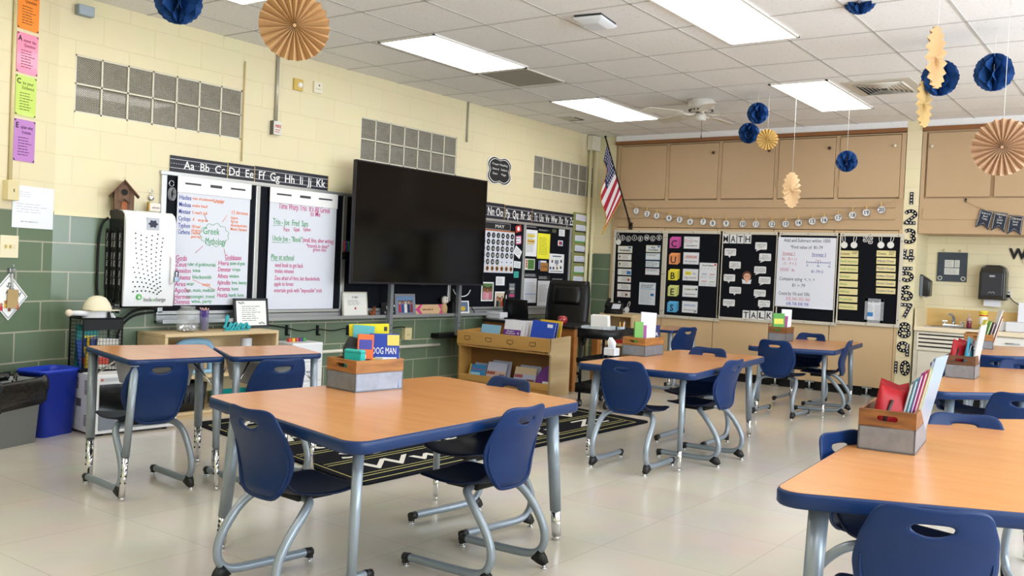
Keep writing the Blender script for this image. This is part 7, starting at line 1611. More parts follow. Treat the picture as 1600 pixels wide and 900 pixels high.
t = thing('printer', 'white printer with paper roll at the right end of the counter', 'printer', (alc(1592, D + 0.28) + 0.06, D + 0.28, CZ + 0.001)); MB().span((-0.16, -0.14, 0), (0.3, 0.14, 0.10), 0.01).build('body', M('#d5d7dd', 0.45), t); b = MB(); b.box((0.05, 0.10, 0.19), (0.26, 0.012, 0.22), Matrix.Rotation(-0.15, 3, 'X')); b.build('paper_sheet', M('#dfe1e8', 0.7), t); MB().cyl((-0.20, -0.10, 0.05), (-0.20, 0.08, 0.05), 0.048, 0.048, 20).build('side_knob', M('#cfd1d8', 0.45), t)
scribble(t, -0.04, 0.2, 0.14, 0.27, 3, M('#9a9ca6', 0.7), -0.075)
# on the alcove wall
o, w, h, th = card('A', 1466, 394, 1510, 441, 'notice_board', 'square slate blue board with white papers on the alcove wall', 'board', M('#3a4450', 0.6), 0.002, 0.012)
for x0, x1, y0, y1 in ((-0.5, 0.12, -0.02, 0.48), (0.17, 0.5, -0.02, 0.48), (-0.5, 0.5, -0.52, -0.07)): s_ = MB().span((x0 * w, y0 * h, th), (x1 * w, y1 * h, th + 0.002)).build('paper_note', M('#d9dad6', 0.7), o); scribble(s_, x0 * w + 0.01, y0 * h + 0.01, x1 * w - 0.01, y1 * h - 0.01, 4, M('#8d8f92', 0.7), th + 0.0026, 0.3, seed=int(80 + 10 * x0))
for s in (-1, 1): MB().tube([(s * 0.78 * w + 0.02 * math.cos(q), -0.78 * h + 0.02 * math.sin(q), th + 0.002) for q in [2 * PI * k / 18 for k in range(19)]], 0.006, 6).build('corner_rosette', M('#c9c9c6', 0.6), o); MB().ball((s * 0.55 * w, h * 1.12, th), 0.014).build('peg', M('#e0d6b6', 0.5), o)
# soap dispenser on the side of the pier
sd = thing('soap_dispenser', 'black soap dispenser on the side of the pier in the alcove', 'dispenser', (4.02, D + 0.30, 1.13)); b = MB(); b.loft([[(0, y, z) for y, z in ((-0.07, 0), (0.07, 0), (0.07, 0.24), (-0.07, 0.24))], [(0.10, y, z) for y, z in ((-0.065, 0.0), (0.065, 0.0), (0.065, 0.17), (-0.065, 0.17))]]); b.build('housing', M('#17181c', 0.3), sd, bevel=0.012); MB().span((0.0, -0.072, 0.0), (0.03, -0.069, 0.22)).build('grey_side', M('#6f7884', 0.4), sd); MB().span((0.04, -0.02, -0.015), (0.07, 0.02, 0.0), 0.004).build('nozzle', M('#c9c9c9', 0.4), sd)
a, z, w, h = rect('A', 1532, 413.5, 1572, 470, 0.1)
t = thing('towel_dispenser', 'black paper towel dispenser with a white towel hanging out on the alcove wall', 'dispenser', mat4=pose('A', a, z, 0.0)); w /= 2; h /= 2
fr_ = [(-w, -h), (w, -h), (w * 0.98, h * 0.55), (w * 0.85, h * 0.88), (w * 0.5, h), (-w * 0.5, h), (-w * 0.85, h * 0.88), (-w * 0.98, h * 0.55)]
b = MB(); b.loft([[(x, y, 0) for x, y in fr_], [(x, y, 0.14) for x, y in fr_], [(x * 0.93, y * 0.95, 0.18) for x, y in fr_]]); b.build('housing', M('#141519', 0.22, spec=0.6), t, bevel=0.008)
MB().box((0, -h * 0.1, 0.181), (w * 1.5, h * 1.3, 0.004), None, 0.01).build('front_window', M('#1b2236', 0.12, spec=0.7), t); MB().box((0, h * 0.36, 0.184), (w * 0.4, 0.02, 0.004)).build('badge', M('#9aa0aa', 0.4), t); MB().box((0, -h * 1.18, 0.09), (w * 1.25, h * 0.36, 0.004)).build('paper_towel', M('#e6e8f0', 0.8), t)
MB().tube([(-w * 0.25, -h * 0.62, 0.186), (-w * 0.1, -h * 0.52, 0.186), (0.0, -h * 0.6, 0.186), (w * 0.1, -h * 0.52, 0.186), (w * 0.25, -h * 0.62, 0.186)], 0.003, 6).build('logo_mark', M('#aab0bb', 0.4), t)
o, w, h, th = card('A', 1573, 453, 1580, 467, 'wall_outlet', 'white outlet with a black plug right of the towel dispenser', 'outlet', M('#e6e1d2', 0.5), 0.0, 0.006); MB().box((0, -h * 0.4, th + 0.012), (0.028, 0.028, 0.024), None, 0.004).build('plug', BLACK, o); MB().box((0, h * 0.45, th + 0.001), (0.014, 0.016, 0.002)).build('socket', M('#55544f', 0.5), o)
pts = [on('A', *q, 0.03) for q in ((1577, 463), (1583, 471), (1592, 476), (1601, 484))]; tag(MB().tube(smooth([(a, AY - 0.03, z) for a, z in pts]), 0.005, 6).build('appliance_wire', BLACK), 'black cord running from the outlet to the printer', 'cord')
for k, (px, s, sz) in enumerate(((1591, 'W', 0.11), (1604, 'g', 0.10))):
    a, z = on('A', px, 394 + 3 * k, 0.004); t = thing('wall_letter', 'thick black letter %s on the alcove wall' % s, 'letter', mat4=pose('A', a, z - 0.07, 0.004)); txt(t, s, 0, 0 if k == 0 else 0.0, sz, INK, z=0.003, bold=0.05, ext=0.004, name='letter_shape')
# pennants on the cupboard apron
for k, (c, lab, s) in enumerate((((1538, 343), 'dark pennant at the left of the three hung under the right cupboards', '8:40-9:15\nBand\nToday'), ((1561.5, 347), 'middle dark pennant under the right cupboards', '10:00-10:30\nELA\nGuided\nGroup'), ((1586, 352), 'dark pennant at the right of the three under the cupboards', '11:30-12:15\nRecess\nLunch'))):
    a, z = on('B', c[0], c[1], 0.03); t = thing('pennant', lab, 'pennant', mat4=pose('B', a, z, 0.028, (-0.22, -0.14, -0.09)[k]), group='dark swallowtail pennants')
    w, h = 0.062, 0.098; MB().prism([(-w, h), (-w, -h), (0, -h * 0.5), (w, -h), (w, h)], 0, 0.003).build('card', M('#1d2433', 0.7), t)
    MB().tube([(-w * 0.88, h * 0.92, 0.0035), (-w * 0.88, -h * 0.78, 0.0035), (0, -h * 0.36, 0.0035), (w * 0.88, -h * 0.78, 0.0035), (w * 0.88, h * 0.92, 0.0035), (-w * 0.88, h * 0.92, 0.0035)], 0.002, 5).build('white_line', M('#c9cbd0', 0.7), t); txt(t, s, 0, h * 0.35, h * 0.2, M('#d9dae0', 0.7), z=0.0042, w=w * 1.3)
pts = [on('B', *q, 0.03) for q in ((1508, 314), (1524, 322), (1535, 326), (1550, 332), (1572, 337), (1590, 342), (1605, 345))]; tag(MB().tube(smooth([(a, D - 0.03, z) for a, z in pts]), 0.003, 6).build('pennant_string', M('#b39a72', 0.8)), 'string holding the three dark pennants', 'string')
a, z = on('B', 1509, 313, 0.02); o = tag(MB().box((0, 0, 0), (0.016, 0.012, 0.04), None, 0.003).build('wall_hook', BLACK), 'small black hook holding the left end of the pennant string', 'hook'); o.location = (a, D - 0.02, z)
# ================================================================ supply crates on the tables
CW1 = wood_mat('stained crate wood', '#543018', '#93602f', 2.5, (2, 2, 14), 0.55)
CW2 = wood_mat('honey crate wood', '#7a4a1f', '#b07a3e', 2.5, (2, 2, 14), 0.55)
CW3 = wood_mat('dark crate wood', '#3f2515', '#6b452a', 2.5, (2, 2, 14), 0.6)
ZINC = M('#8a8f9a', 0.42, 0.55, noise=0.28, nscale=22, bump=0.05)
def crate(T, pl, pn, pr, ptop, label, wood, slot_side=0, zk=0.56):
    """pl, pn, pr: sight lines to the foot of the left, near and right corners on the table; ptop to the near corner's top"""
    N0 = Vector(flat(*pn, T)); R_ = Vector(flat(*pr, T))
    d1 = R_ - N0; a1 = math.atan2(d1.y, d1.x)
    u = Vector((math.cos(a1), math.sin(a1))); v = Vector((-u.y, u.x))
    def along(px, py, dr):
        """how far along dr from the near corner the sight line px,py passes"""
        q = ray(px, py); n = Vector((-q.y, q.x)); return (Vector((CAM.x, CAM.y)) - N0).dot(n) / dr.dot(n)
    w, d = max(0.14, min(along(*pr, u), 0.38)), max(0.14, min(along(*pl, v), 0.38))
    # height from the near corner's vertical
    dist = (Vector((N0.x, N0.y, T)) - CAM).dot(FW); h = (pn[1] - ptop[1]) * dist / FOC
    c = N0 + u * w / 2 + v * d / 2
    t = thing('supply_crate', label, 'crate', (c.x, c.y, T + 0.001), a1, 'wood rimmed zinc supply crates')
    k = 0.006; hz = h * zk; th_ = 0.012
    b = MB()
    b.span((-w / 2, -d / 2, 0), (w / 2, d / 2, 0.006)); 
    for a, e in (((-w / 2, -d / 2, 0), (w / 2, -d / 2 + k, hz)), ((-w / 2, d / 2 - k, 0), (w / 2, d / 2, hz)), ((-w / 2, -d / 2, 0), (-w / 2 + k, d / 2, hz)), ((w / 2 - k, -d / 2, 0), (w / 2, d / 2, hz))): b.span(a, e)
    b.build('zinc_base', ZINC, t)
    def board(name, along, pos, cut):
        """a rim board; along='x' or 'y'; with a hand slot when cut"""
        l = w if along == 'x' else d - 2 * th_
        sw, sh = min(0.085, l * 0.42), (h - hz) * 0.34; zc = hz + (h - hz) * 0.50
        P = [(-l / 2, hz - 0.004), (l / 2, hz - 0.004), (l / 2, h), (-l / 2, h)]
        bm_ = MB()
        def piece(x0, x1, z0, z1):
            if along == 'x': bm_.span((x0, pos - th_ / 2, z0), (x1, pos + th_ / 2, z1))
            else: bm_.span((pos - th_ / 2, x0, z0), (pos + th_ / 2, x1, z1))
        if not cut: piece(-l / 2, l / 2, hz - 0.004, h)
        else:
            # board with a rounded slot: one outline ring bridged to one slot ring
            n = 8; slot = []
            for s_, a0 in ((1, -90), (-1, 90)):
                for i in range(n + 1):
                    q = R(a0 + 180 * i / n); slot.append((s_ * (sw / 2 - sh / 2) + sh / 2 * math.cos(q) , zc + sh / 2 * math.sin(q)))
            outer = []
            for x, z in slot:
                ang = math.atan2(z - zc, x); cx, cz = math.cos(ang), math.sin(ang); hx, hz2 = l / 2, (h - hz + 0.004) / 2; zm = (h + hz - 0.004) / 2
                f = min(hx / max(abs(cx), 1e-6), hz2 / max(abs(cz), 1e-6)); outer.append((cx * f, zm + cz * f))
            # make sure the four corners are present
            for cxx, czz in P:
                i = min(range(len(outer)), key=lambda i: (outer[i][0] - cxx) ** 2 + (outer[i][1] - czz) ** 2); outer[i] = (cxx, czz)
            def V3(p, o): return (p[0], pos + o, p[1]) if along == 'x' else (pos + o, p[0], p[1])
            R0 = [bm_.ring([V3(p, o) for p in ring]) for o in (-th_ / 2, th_ / 2) for ring in (outer, slot)]
            m = len(slot)
            for i in range(m):
                j = (i + 1) % m
                bm_.face((R0[0][i], R0[0][j], R0[1][j], R0[1][i])); bm_.face((R0[2][i], R0[2][j], R0[3][j], R0[3][i])); bm_.face((R0[0][i], R0[0][j], R0[2][j], R0[2][i])); bm_.face((R0[1][i], R0[1][j], R0[3][j], R0[3][i]))
        bm_.build(name, wood, t)
    board('rim_board', 'x', -d / 2 + th_ / 2, slot_side == 0); board('rim_board', 'x', d / 2 - th_ / 2, slot_side == 0)
    board('rim_board', 'y', -w / 2 + th_ / 2, slot_side == 1); board('rim_board', 'y', w / 2 - th_ / 2, slot_side == 1)
    t['_w'] = w; t['_d'] = d; t['_h'] = h
    def put(x, y, z=0.0075):
        q = Matrix.Rotation(a1, 3, 'Z') @ Vector((x * w, y * d, 0)); return (c.x + q.x, c.y + q.y, T + z)
    for kk in ('_w', '_d', '_h'): del t[kk]
    return put, a1, w, d, h
VIEW = math.atan2(FW.y, FW.x) - PI / 2     # turns a thing to face the camera's general direction
# --- left foreground table
put, a, w, d, h = crate(0.645, (509.5, 604), (555, 614), (628.8, 607.5), (556, 564.6), 'zinc and wood crate of comics on the left foreground table', CW2, 1, 0.60)
book('comic_book', 'orange tiger striped paperback in the left foreground crate', 0.075, 0.250, 0.022, put(-0.13, -0.16), VIEW + 0.25, M('#e0662a', 0.4), 0.02, -0.08, None, None, None, [(-0.4, 0.72, 0.4, 0.9, '#3a3f9a'), (-0.35, 0.1, 0.05, 0.62, '#f0e6dc'), (-0.1, 0.2, 0.35, 0.26, '#1c1512'), (-0.1, 0.34, 0.4, 0.40, '#1c1512'), (-0.05, 0.48, 0.38, 0.54, '#1c1512'), (0.1, 0.05, 0.42, 0.2, '#dfe3ea')])
book('comic_book', 'blue and yellow dog comic in the left foreground crate', 0.140, 0.252, 0.024, put(0.24, -0.26), VIEW + 0.12, M('#2346a8', 0.35), -0.02, -0.06, None, 'DOG MAN', WHITE, [(-0.5, 0.0, -0.42, 1.0, '#1a2f80'), (0.1, 0.78, 0.5, 0.98, '#e3cf6a'), (-0.38, 0.05, -0.05, 0.55, '#e8d23a'), (-0.02, 0.05, 0.4, 0.3, '#6f9ed8'), (0.0, 0.1, 0.22, 0.26, '#e0a080'), (-0.3, 0.48, 0.42, 0.56, '#e9edf4')])
book('pencil_case', 'bright yellow zip folder standing at the back of the left foreground crate', 0.19, 0.292, 0.010, put(0.20, 0.16), VIEW + 0.05, M('#e6d92e', 0.4), -0.05, -0.05, None, None, None, [(0.38, 0.88, 0.46, 0.95, '#3a3a3a')], 'folder')
book('pencil_case', 'pale teal folder behind the yellow one in the left foreground crate', 0.10, 0.285, 0.008, put(0.02, 0.24), VIEW + 0.05, M('#5fb3bd', 0.4), 0.05, -0.05, None, None, None, None, 'folder')
book('pencil_case', 'green folder edge beside the orange paperback in the crate', 0.05, 0.215, 0.008, put(-0.22, 0.12), VIEW + 0.3, M('#2f8a4a', 0.4), 0.1, -0.1, None, None, None, None, 'folder')
o = thing('pencil_pouch', 'black angular pouch at the left of the comic crate', 'pouch', put(-0.14, 0.22), VIEW + 0.3); MB().loft([[(-0.04, -0.035, 0.0), (0.04, -0.035, 0), (0.04, 0.035, 0), (-0.04, 0.035, 0)], [(-0.045, -0.03, 0.18), (0.045, -0.03, 0.18), (0.045, 0.03, 0.18), (-0.045, 0.03, 0.18)], [(-0.02, -0.02, 0.235), (0.03, -0.02, 0.225), (0.03, 0.02, 0.225), (-0.02, 0.02, 0.235)]]).build('pouch_body', M('#121315', 0.7), o, bevel=0.006); MB().tube([(-0.04, -0.031, 0.182), (0.04, -0.031, 0.182)], 0.003, 6).build('zip', M('#3a3a3e', 0.4), o)
o = thing('pencil_tin', 'turquoise box at the front left inside the comic crate', 'box', put(-0.27, -0.06), VIEW - 0.5); MB().span((-0.05, -0.018, 0), (0.05, 0.018, 0.180), 0.006).build('case', M('#22b0aa', 0.4), o); MB().span((-0.051, -0.019, 0.165), (0.051, 0.019, 0.168)).build('lid_seam', M('#14807c', 0.4), o)
# --- table beside the cart
put, a, w, d, h = crate(0.635, (971.6, 555), (1007, 557.6), (1036, 554), (1007, 529), 'zinc and wood crate of books on the table beside the black cart', CW2, 1, 0.58)
book('picture_book', 'green picture book at the left of the crate on the table by the cart', 0.08, 0.24, 0.012, put(-0.20, 0.05), VIEW + 0.5, M('#5f9a34', 0.45), 0.02, -0.05)
book('picture_book', 'magenta folder beside the green book in the crate by the cart', 0.08, 0.215, 0.008, put(-0.10, -0.0), VIEW + 0.5, M('#8a2a7a', 0.45), 0.04, -0.05)
book('white_folder', 'tall white folder standing in the crate by the cart', 0.125, 0.31, 0.014, put(0.05, -0.10), VIEW + 0.3, M('#e2e2ec', 0.5), 0.05, -0.05, None, None, None, None, 'folder')
book('comic_book', 'dark blue paperback with white title in the crate by the cart', 0.115, 0.215, 0.03, put(0.27, -0.15), VIEW - 0.15, M('#1d2c66', 0.4), 0.0, -0.04, None, 'DEAR', WHITE, [(-0.5, 0, -0.4, 1, '#1a1f40'), (-0.3, 0.05, 0.35, 0.32, '#6f9ed0'), (-0.25, 0.36, 0.4, 0.48, '#5a84c0')])
x, y = flat(957, 556, 0.635); t = thing('tissue_box', 'grey and white tissue box with a tissue pulled up on the table by the cart', 'tissue box', (x - 0.02, y + 0.02, 0.636), VIEW - 0.6); MB().span((-0.045, -0.04, 0), (0.045, 0.04, 0.055), 0.004).build('carton', M('#cfd0d6', 0.5, noise=0.25, nscale=30), t); b = MB(); b.loft([[(0.03 * math.cos(q), 0.006 * math.sin(q), 0.054) for q in [2 * PI * i / 12 for i in range(12)]], [(0.034 * math.cos(q) - 0.004, 0.010 * math.sin(q) + 0.006 * math.cos(3 * q), 0.095) for q in [2 * PI * i / 12 for i in range(12)]], [(0.012 * math.cos(q) - 0.012, 0.006 * math.sin(q), 0.13) for q in [2 * PI * i / 12 for i in range(12)]]]); b.build('tissue', M('#e9ecf4', 0.9), t)
# --- table by the closet doors
put, a, w, d, h = crate(0.625, (1200, 533.4), (1228, 534.6), (1239.6, 532.8), (1228, 512), 'small zinc and wood crate on the table by the closet doors', CW1, 1, 0.58)
book('picture_book', 'green patterned book in the crate by the closet doors', 0.12, 0.27, 0.014, put(-0.15, 0.1), VIEW + 0.1, M('#4f9a3a', 0.5, noise=0.4, nscale=40), 0, -0.04, None, None, None, [(-0.4, 0.6, 0.4, 0.8, '#d8d24a')])
book('picture_book', 'magenta book leaning in the crate by the closet doors', 0.06, 0.245, 0.012, put(0.08, -0.05), VIEW + 0.2, M('#8f2a6a', 0.45), 0.10, -0.04)
book('white_folder', 'tall white folder in the crate by the closet doors', 0.11, 0.31, 0.012, put(0.30, -0.1), VIEW + 0.2, M('#e4e4ee', 0.5), 0.03, -0.03, None, None, None, None, 'folder')
# --- right foreground table
put, a, w, d, h = crate(0.645, (1338.6, 708), (1429, 712.4), (1447, 689), (1429, 647), 'zinc and dark wood crate with a hand slot on the right foreground table', CW1, 1, 0.60)
RED = M('#9c0e18', 0.5, spec=0.3, bump=0.2, nscale=12)
def pouch(loc, rz, w_, h_, th_, mat, label, zipc='#2a1a14'):
    t = thing('pencil_pouch', label, 'pouch', mat4=Matrix.Translation(Vector(loc)) @ Matrix.Rotation(rz, 4, 'Z') @ Matrix.Rotation(0.12, 4, 'Y'))
    rings = []
    for z, k, e in ((0, 0.9, 0.6), (h_ * 0.2, 1.0, 1.0), (h_ * 0.6, 0.98, 0.85), (h_ * 0.9, 0.94, 0.35), (h_, 0.92, 0.12)):
        rings.append([(w_ / 2 * k * math.copysign(abs(math.cos(q)) ** 0.7, math.cos(q)), th_ / 2 * e * math.copysign(abs(math.sin(q)) ** 0.8, math.sin(q)), z + 0.012 * math.cos(2 * q) * (z / h_) ** 2) for q in [2 * PI * i / 28 for i in range(28)]])
    MB().loft(rings).build('pouch_body', mat, t, smooth=True); b = MB(); b.tube([(-w_ * 0.32, -th_ * 0.46, h_ * 0.15), (-w_ * 0.28, -th_ * 0.47, h_ * 0.5), (-w_ * 0.12, -th_ * 0.34, h_ * 0.8)], 0.006, 6); b.build('zip', M(zipc, 0.5), t); return t
pouch(put(-0.28, 0.06), VIEW + 0.15, 0.125, 0.215, 0.06, RED, 'red pencil pouch at the front left of the right foreground crate')
pouch(put(-0.02, 0.14), VIEW + 0.05, 0.12, 0.225, 0.05, RED, 'second red pencil pouch behind the first in the right foreground crate')
def leaf(loc, rz, wd, hh, c, lab, lean, mott=0.0):
    """a folder seen on its edge, leaning to the right"""
    t = thing('folder', lab, 'folder', mat4=Matrix.Translation(Vector(loc)) @ Matrix.Rotation(rz, 4, 'Z') @ Matrix.Rotation(lean, 4, 'X'))
    mt_ = M(c, 0.25, spec=0.6, noise=mott, nscale=60); MB().span((-wd / 2, -0.004, 0), (wd / 2, -0.0015, hh)).build('front_cover', mt_, t); MB().span((-wd / 2, 0.003, 0), (wd / 2, 0.0055, hh * 0.98)).build('back_cover', mt_, t); MB().span((-wd / 2, -0.001, 0.002), (wd / 2 - 0.004, 0.0025, hh * 0.95)).build('papers', M('#dfe0e6' if hh < 0.33 else '#b4bfcc', 0.8), t)
for i, (hh, c, lab, mt2) in enumerate(((0.25, '#7f8b8d', 'grey mottled folder in the right foreground crate', 0.4), (0.262, '#4fa3ba', 'pale teal folder in the right foreground crate', 0), (0.285, '#a03a8a', 'magenta folder in the right foreground crate', 0), (0.295, '#c9507a', 'pink folder in the right foreground crate', 0), (0.31, '#b9cf7a', 'lime edged folder in the right foreground crate', 0), (0.345, '#93a6bb', 'tall pale glossy folder at the right of the foreground crate', 0))):
    leaf(put(0.02 + 0.02 * i, -0.10 - 0.055 * i), a - (0.0 if i < 5 else 0.12), 0.20, hh, c, lab, 0.20 + 0.004 * i, mt2)
# --- second right table
put, a, w, d, h = crate(0.635, (1475.6, 593), (1522.4, 593.4), (1530, 588), (1522.4, 558), 'zinc and dark wood crate on the second right table', CW3, 1, 0.60)
pouch(put(-0.15, 0.22), VIEW + 0.2, 0.12, 0.235, 0.05, RED, 'red pouch at the left of the crate on the second right table')
pouch(put(0.10, 0.08), VIEW, 0.12, 0.24, 0.05, RED, 'red pouch behind the other one in the second right crate', '#8a5a2a')
pouch(put(-0.10, -0.20), VIEW + 0.9, 0.13, 0.26, 0.06, M('#3f9fc0', 0.4, bump=0.2, nscale=12), 'turquoise pouch in the crate on the second right table', '#16304a')
leaf(put(0.0, -0.06), a, 0.15, 0.23, '#1d2a44', 'navy folder between the pouches in the second right crate', 0.2)
leaf(put(0.0, -0.36), a - 0.1, 0.18, 0.36, '#bfbdbd', 'tall white folder at the right of the second right crate', 0.14)
# --- table by the sink
put, a, w, d, h = crate(0.70, (1505, 545.2), (1551, 546.4), (1552.8, 543), (1551, 523.6), 'zinc and wood crate on the table nearest the sink counter', CW2, 1, 0.58)
for i, (y, hh, c, lab) in enumerate(((0.08, 0.26, '#e6e02a', 'bright yellow folder in the crate nearest the sink'), (-0.08, 0.25, '#5ab02f', 'lime green folder in the crate nearest the sink'), (-0.20, 0.24, '#6a2a5a', 'dark purple folder in the crate nearest the sink'), (-0.32, 0.36, '#e6e4e8', 'tall white folder leaning in the crate nearest the sink'), (-0.40, 0.30, '#c98a5a', 'tan folder at the right of the crate nearest the sink'))):
    leaf(put(0.0, y), a + 0.25, 0.14, hh, c, lab, 0.26)
# ================================================================ ceiling: fan, grille, diffuser, sensor, paper balls and fans
fx, fy = flat(1096, 156, ZC)
t = thing('ceiling_fan', 'white five bladed ceiling fan with a pull chain', 'ceiling fan', (fx, fy, ZC)); FWH = M('#dad6cf', 0.4)
b = MB(); b.lathe([(0.02, 0), (0.125, -0.002), (0.13, -0.015), (0.13, -0.085), (0.115, -0.10), (0.095, -0.12), (0.05, -0.125)], n=32); b.build('motor_housing', FWH, t)
b = MB()
for k in range(18): q = 2 * PI * k / 18; b.box((0.113 * math.cos(q), 0.113 * math.sin(q), -0.106), (0.024, 0.009, 0.014), Matrix.Rotation(q, 3, 'Z') @ Matrix.Rotation(0.6, 3, 'Y'))
b.build('vent_slots', M('#4a4844', 0.6), t)
b = MB(); b.lathe([(0.03, -0.12), (0.055, -0.145), (0.055, -0.195), (0.045, -0.21), (0.004, -0.212)], n=24); b.build('switch_cup', FWH, t)
MB().lathe([(0.05, -0.122), (0.05, -0.136), (0.03, -0.138)], n=20).build('hub', M('#3a3836', 0.5), t)
MB().tube([(0.03, -0.03, -0.21), (0.03, -0.03, -0.36)], 0.0025, 6).build('pull_chain', M('#55504a', 0.4, 0.5), t); MB().cyl((0.03, -0.03, -0.36), (0.03, -0.03, -0.39), 0.006, 0.006, 8).build('chain_weight', M('#3a3028', 0.4), t)
for k in range(5):
    q = R(14 + 72 * k); c, s = math.cos(q), math.sin(q); rot = Matrix.Rotation(q, 3, 'Z'); pitch = Matrix.Rotation(R(11), 3, 'X')
    def F(x, y, z=0): v = rot @ (pitch @ Vector((0, y, 0)) + Vector((x, 0, -0.145 + z))); return (v.x, v.y, v.z)
    out = [(0.20, -0.045), (0.28, -0.06), (0.56, -0.068), (0.62, -0.05), (0.62, 0.05), (0.56, 0.068), (0.28, 0.06), (0.20, 0.045)]
    bl = MB().loft([[F(x, y, -0.004) for x, y in out], [F(x, y, 0.003) for x, y in out]]).build('blade', M('#d8d2c6', 0.45), t)
    b = MB(); b.tube([F(0.05, 0, 0.01), F(0.12, 0, -0.012), F(0.19, 0, -0.006)], 0.010, 8); b.loft([[F(x, y, -0.008) for x, y in ((0.16, -0.02), (0.25, -0.04), (0.27, 0), (0.25, 0.04), (0.16, 0.02))], [F(x, y, -0.004) for x, y in ((0.16, -0.02), (0.25, -0.04), (0.27, 0), (0.25, 0.04), (0.16, 0.02))]]); b.build('blade_iron', M('#e6e1d6', 0.4), bl)
t = thing('return_grille', 'flat grey perforated return grille at the far end of the left light panel', 'grille', (1.30, 6.98, ZC)); b = MB()
for a, c in (((-0.28, -0.33, -0.01), (0.28, -0.31, 0)), ((-0.28, 0.31, -0.01), (0.28, 0.33, 0)), ((-0.28, -0.33, -0.01), (-0.26, 0.33, 0)), ((0.26, -0.33, -0.01), (0.28, 0.33, 0))): b.span(a, c)
b.build('frame', M('#d6d2ca', 0.5), t); b = MB()
for k in range(32): b.span((-0.26 + 0.52 * k / 32, -0.31, -0.007), (-0.26 + 0.52 * k / 32 + 0.006, 0.31, -0.003))
for k in range(38): b.span((-0.26, -0.31 + 0.62 * k / 38, -0.007), (0.26, -0.31 + 0.62 * k / 38 + 0.006, -0.003))
b.build('mesh_bars', M('#a8a499', 0.6), t); MB().span((-0.26, -0.31, -0.003), (0.26, 0.31, -0.001)).build('dark_backing', M('#6a675f', 0.7), t)
x, y = flat(1382, 136, ZC); t = thing('air_diffuser', 'square louvred air diffuser right of the far ceiling light panel', 'air diffuser', (x, y, ZC)); W2 = 0.27
MB().span((-W2 - 0.02, -0.33, -0.006), (W2 + 0.02, 0.33, -0.001)).build('plate', M('#cfc9bd', 0.5), t); MB().span((-W2 + 0.06, -0.24, -0.008), (W2 - 0.06, 0.24, -0.0065)).build('dark_throat', M('#4a4640', 0.7), t)
for k in range(6):
    f = 1 - k * 0.155; a, c = (W2 - 0.06) * f, 0.24 * f; b = MB()
    for p, q in (((-a, -c), (a, -c)), ((a, -c), (a, c)), ((a, c), (-a, c)), ((-a, c), (-a, -c))):
        d = Vector((q[0] - p[0], q[1] - p[1])); n = Vector((-d.y, d.x)).normalized() * 0.018
        b.loft([[(p[0], p[1], -0.008), (q[0], q[1], -0.008), (q[0], q[1], -0.010), (p[0], p[1], -0.010)], [(p[0] + n.x, p[1] + n.y, -0.020), (q[0] + n.x, q[1] + n.y, -0.020), (q[0] + n.x, q[1] + n.y, -0.022), (p[0] + n.x, p[1] + n.y, -0.022)]])
    b.build('louvre_ring', M('#ddd8cd', 0.5), t)
x, y = flat(930, 30, ZC); t = thing('smoke_sensor', 'white wedge shaped sensor box on the ceiling near the top edge', 'sensor', (x, y, ZC), 0.15); MB().span((-0.10, -0.14, -0.018), (0.10, 0.14, 0)).build('back_plate', M('#2a2a2c', 0.5), t); b = MB(); b.loft([[(-0.11, -0.15, -0.014), (0.11, -0.15, -0.014), (0.11, 0.15, -0.014), (-0.11, 0.15, -0.014)], [(-0.11, -0.15, -0.03), (0.11, -0.15, -0.03), (0.11, 0.15, -0.03), (-0.11, 0.15, -0.03)], [(-0.06, -0.09, -0.055), (0.06, -0.09, -0.055), (0.06, 0.09, -0.055), (-0.06, 0.09, -0.055)]]); b.build('cover', M('#dfe3ea', 0.4), t, bevel=0.008)
x, y = flat(890, 185, ZC); t = thing('ceiling_slot', 'small dark gap at a tile corner near the left wall', 'vent', (x, y, ZC)); MB().span((-0.09, -0.13, -0.003), (0.09, 0.13, -0.0005)).build('flap', M('#c9c5bf', 0.7), t); b = MB(); b.span((-0.09, 0.13, -0.005), (0.09, 0.15, -0.001)); b.span((0.09, -0.05, -0.005), (0.11, 0.15, -0.001)); b.build('dark_gap', M('#2a2826', 0.8), t)
NAVY = M('#0e4484', 0.65, noise=0.12, nscale=20)
def string(t, top, r0, w=0.0016): MB().cyl((0, 0, r0), (0, 0, top), w, w, 6).build('string', M('#dcdcd8', 0.6), t); MB().tube([(0, 0, top), (0.006, 0, top - 0.008), (0.010, 0, top)], 0.0022, 5).build('hook', WHITE, t)
def ball(px, py, r_px, r, label):
    """honeycomb tissue ball: fins glued to their neighbours in turn, so the cells open between them"""
    dist = FOC * r / r_px; P = CAM + ray(px, py) * (dist / 1.0)
    t = thing('paper_ball', label, 'paper ball', P, random.Random(px).uniform(0, 3), 'navy honeycomb paper balls')
    NF, MJ = 16, 40; b = MB(); dth = 2 * PI / NF
    for k in range(NF):
        sg = 1 if k % 2 == 0 else -1; rows = []
        for j in range(MJ + 1):
            ph = PI * j / MJ; w = math.cos(ph * 5.0); th = dth * (k + 0.5 * sg * w)
            ro = r * (0.97 + 0.05 * abs(math.sin(ph * 12)))
            rows.append([(f * ro * math.sin(ph) * math.cos(th if f > 0.9 else dth * (k + 0.25 * sg * w)), f * ro * math.sin(ph) * math.sin(th if f > 0.9 else dth * (k + 0.25 * sg * w)), f * ro * math.cos(ph) if f > 0.3 else ro * math.cos(ph)) for f in (0.02, 0.6, 1.0)])
        V = [b.ring(q) for q in rows]
        for j in range(MJ):
            for i in range(2): b.face((V[j][i], V[j][i + 1], V[j + 1][i + 1], V[j + 1][i]))
    b.build('honeycomb', NAVY, t, recalc=False)
    string(t, ZC - P.z, r * 0.9)
ball(279, 1, 36, 0.125, 'navy paper ball cut by the top edge left of the big tan fan')
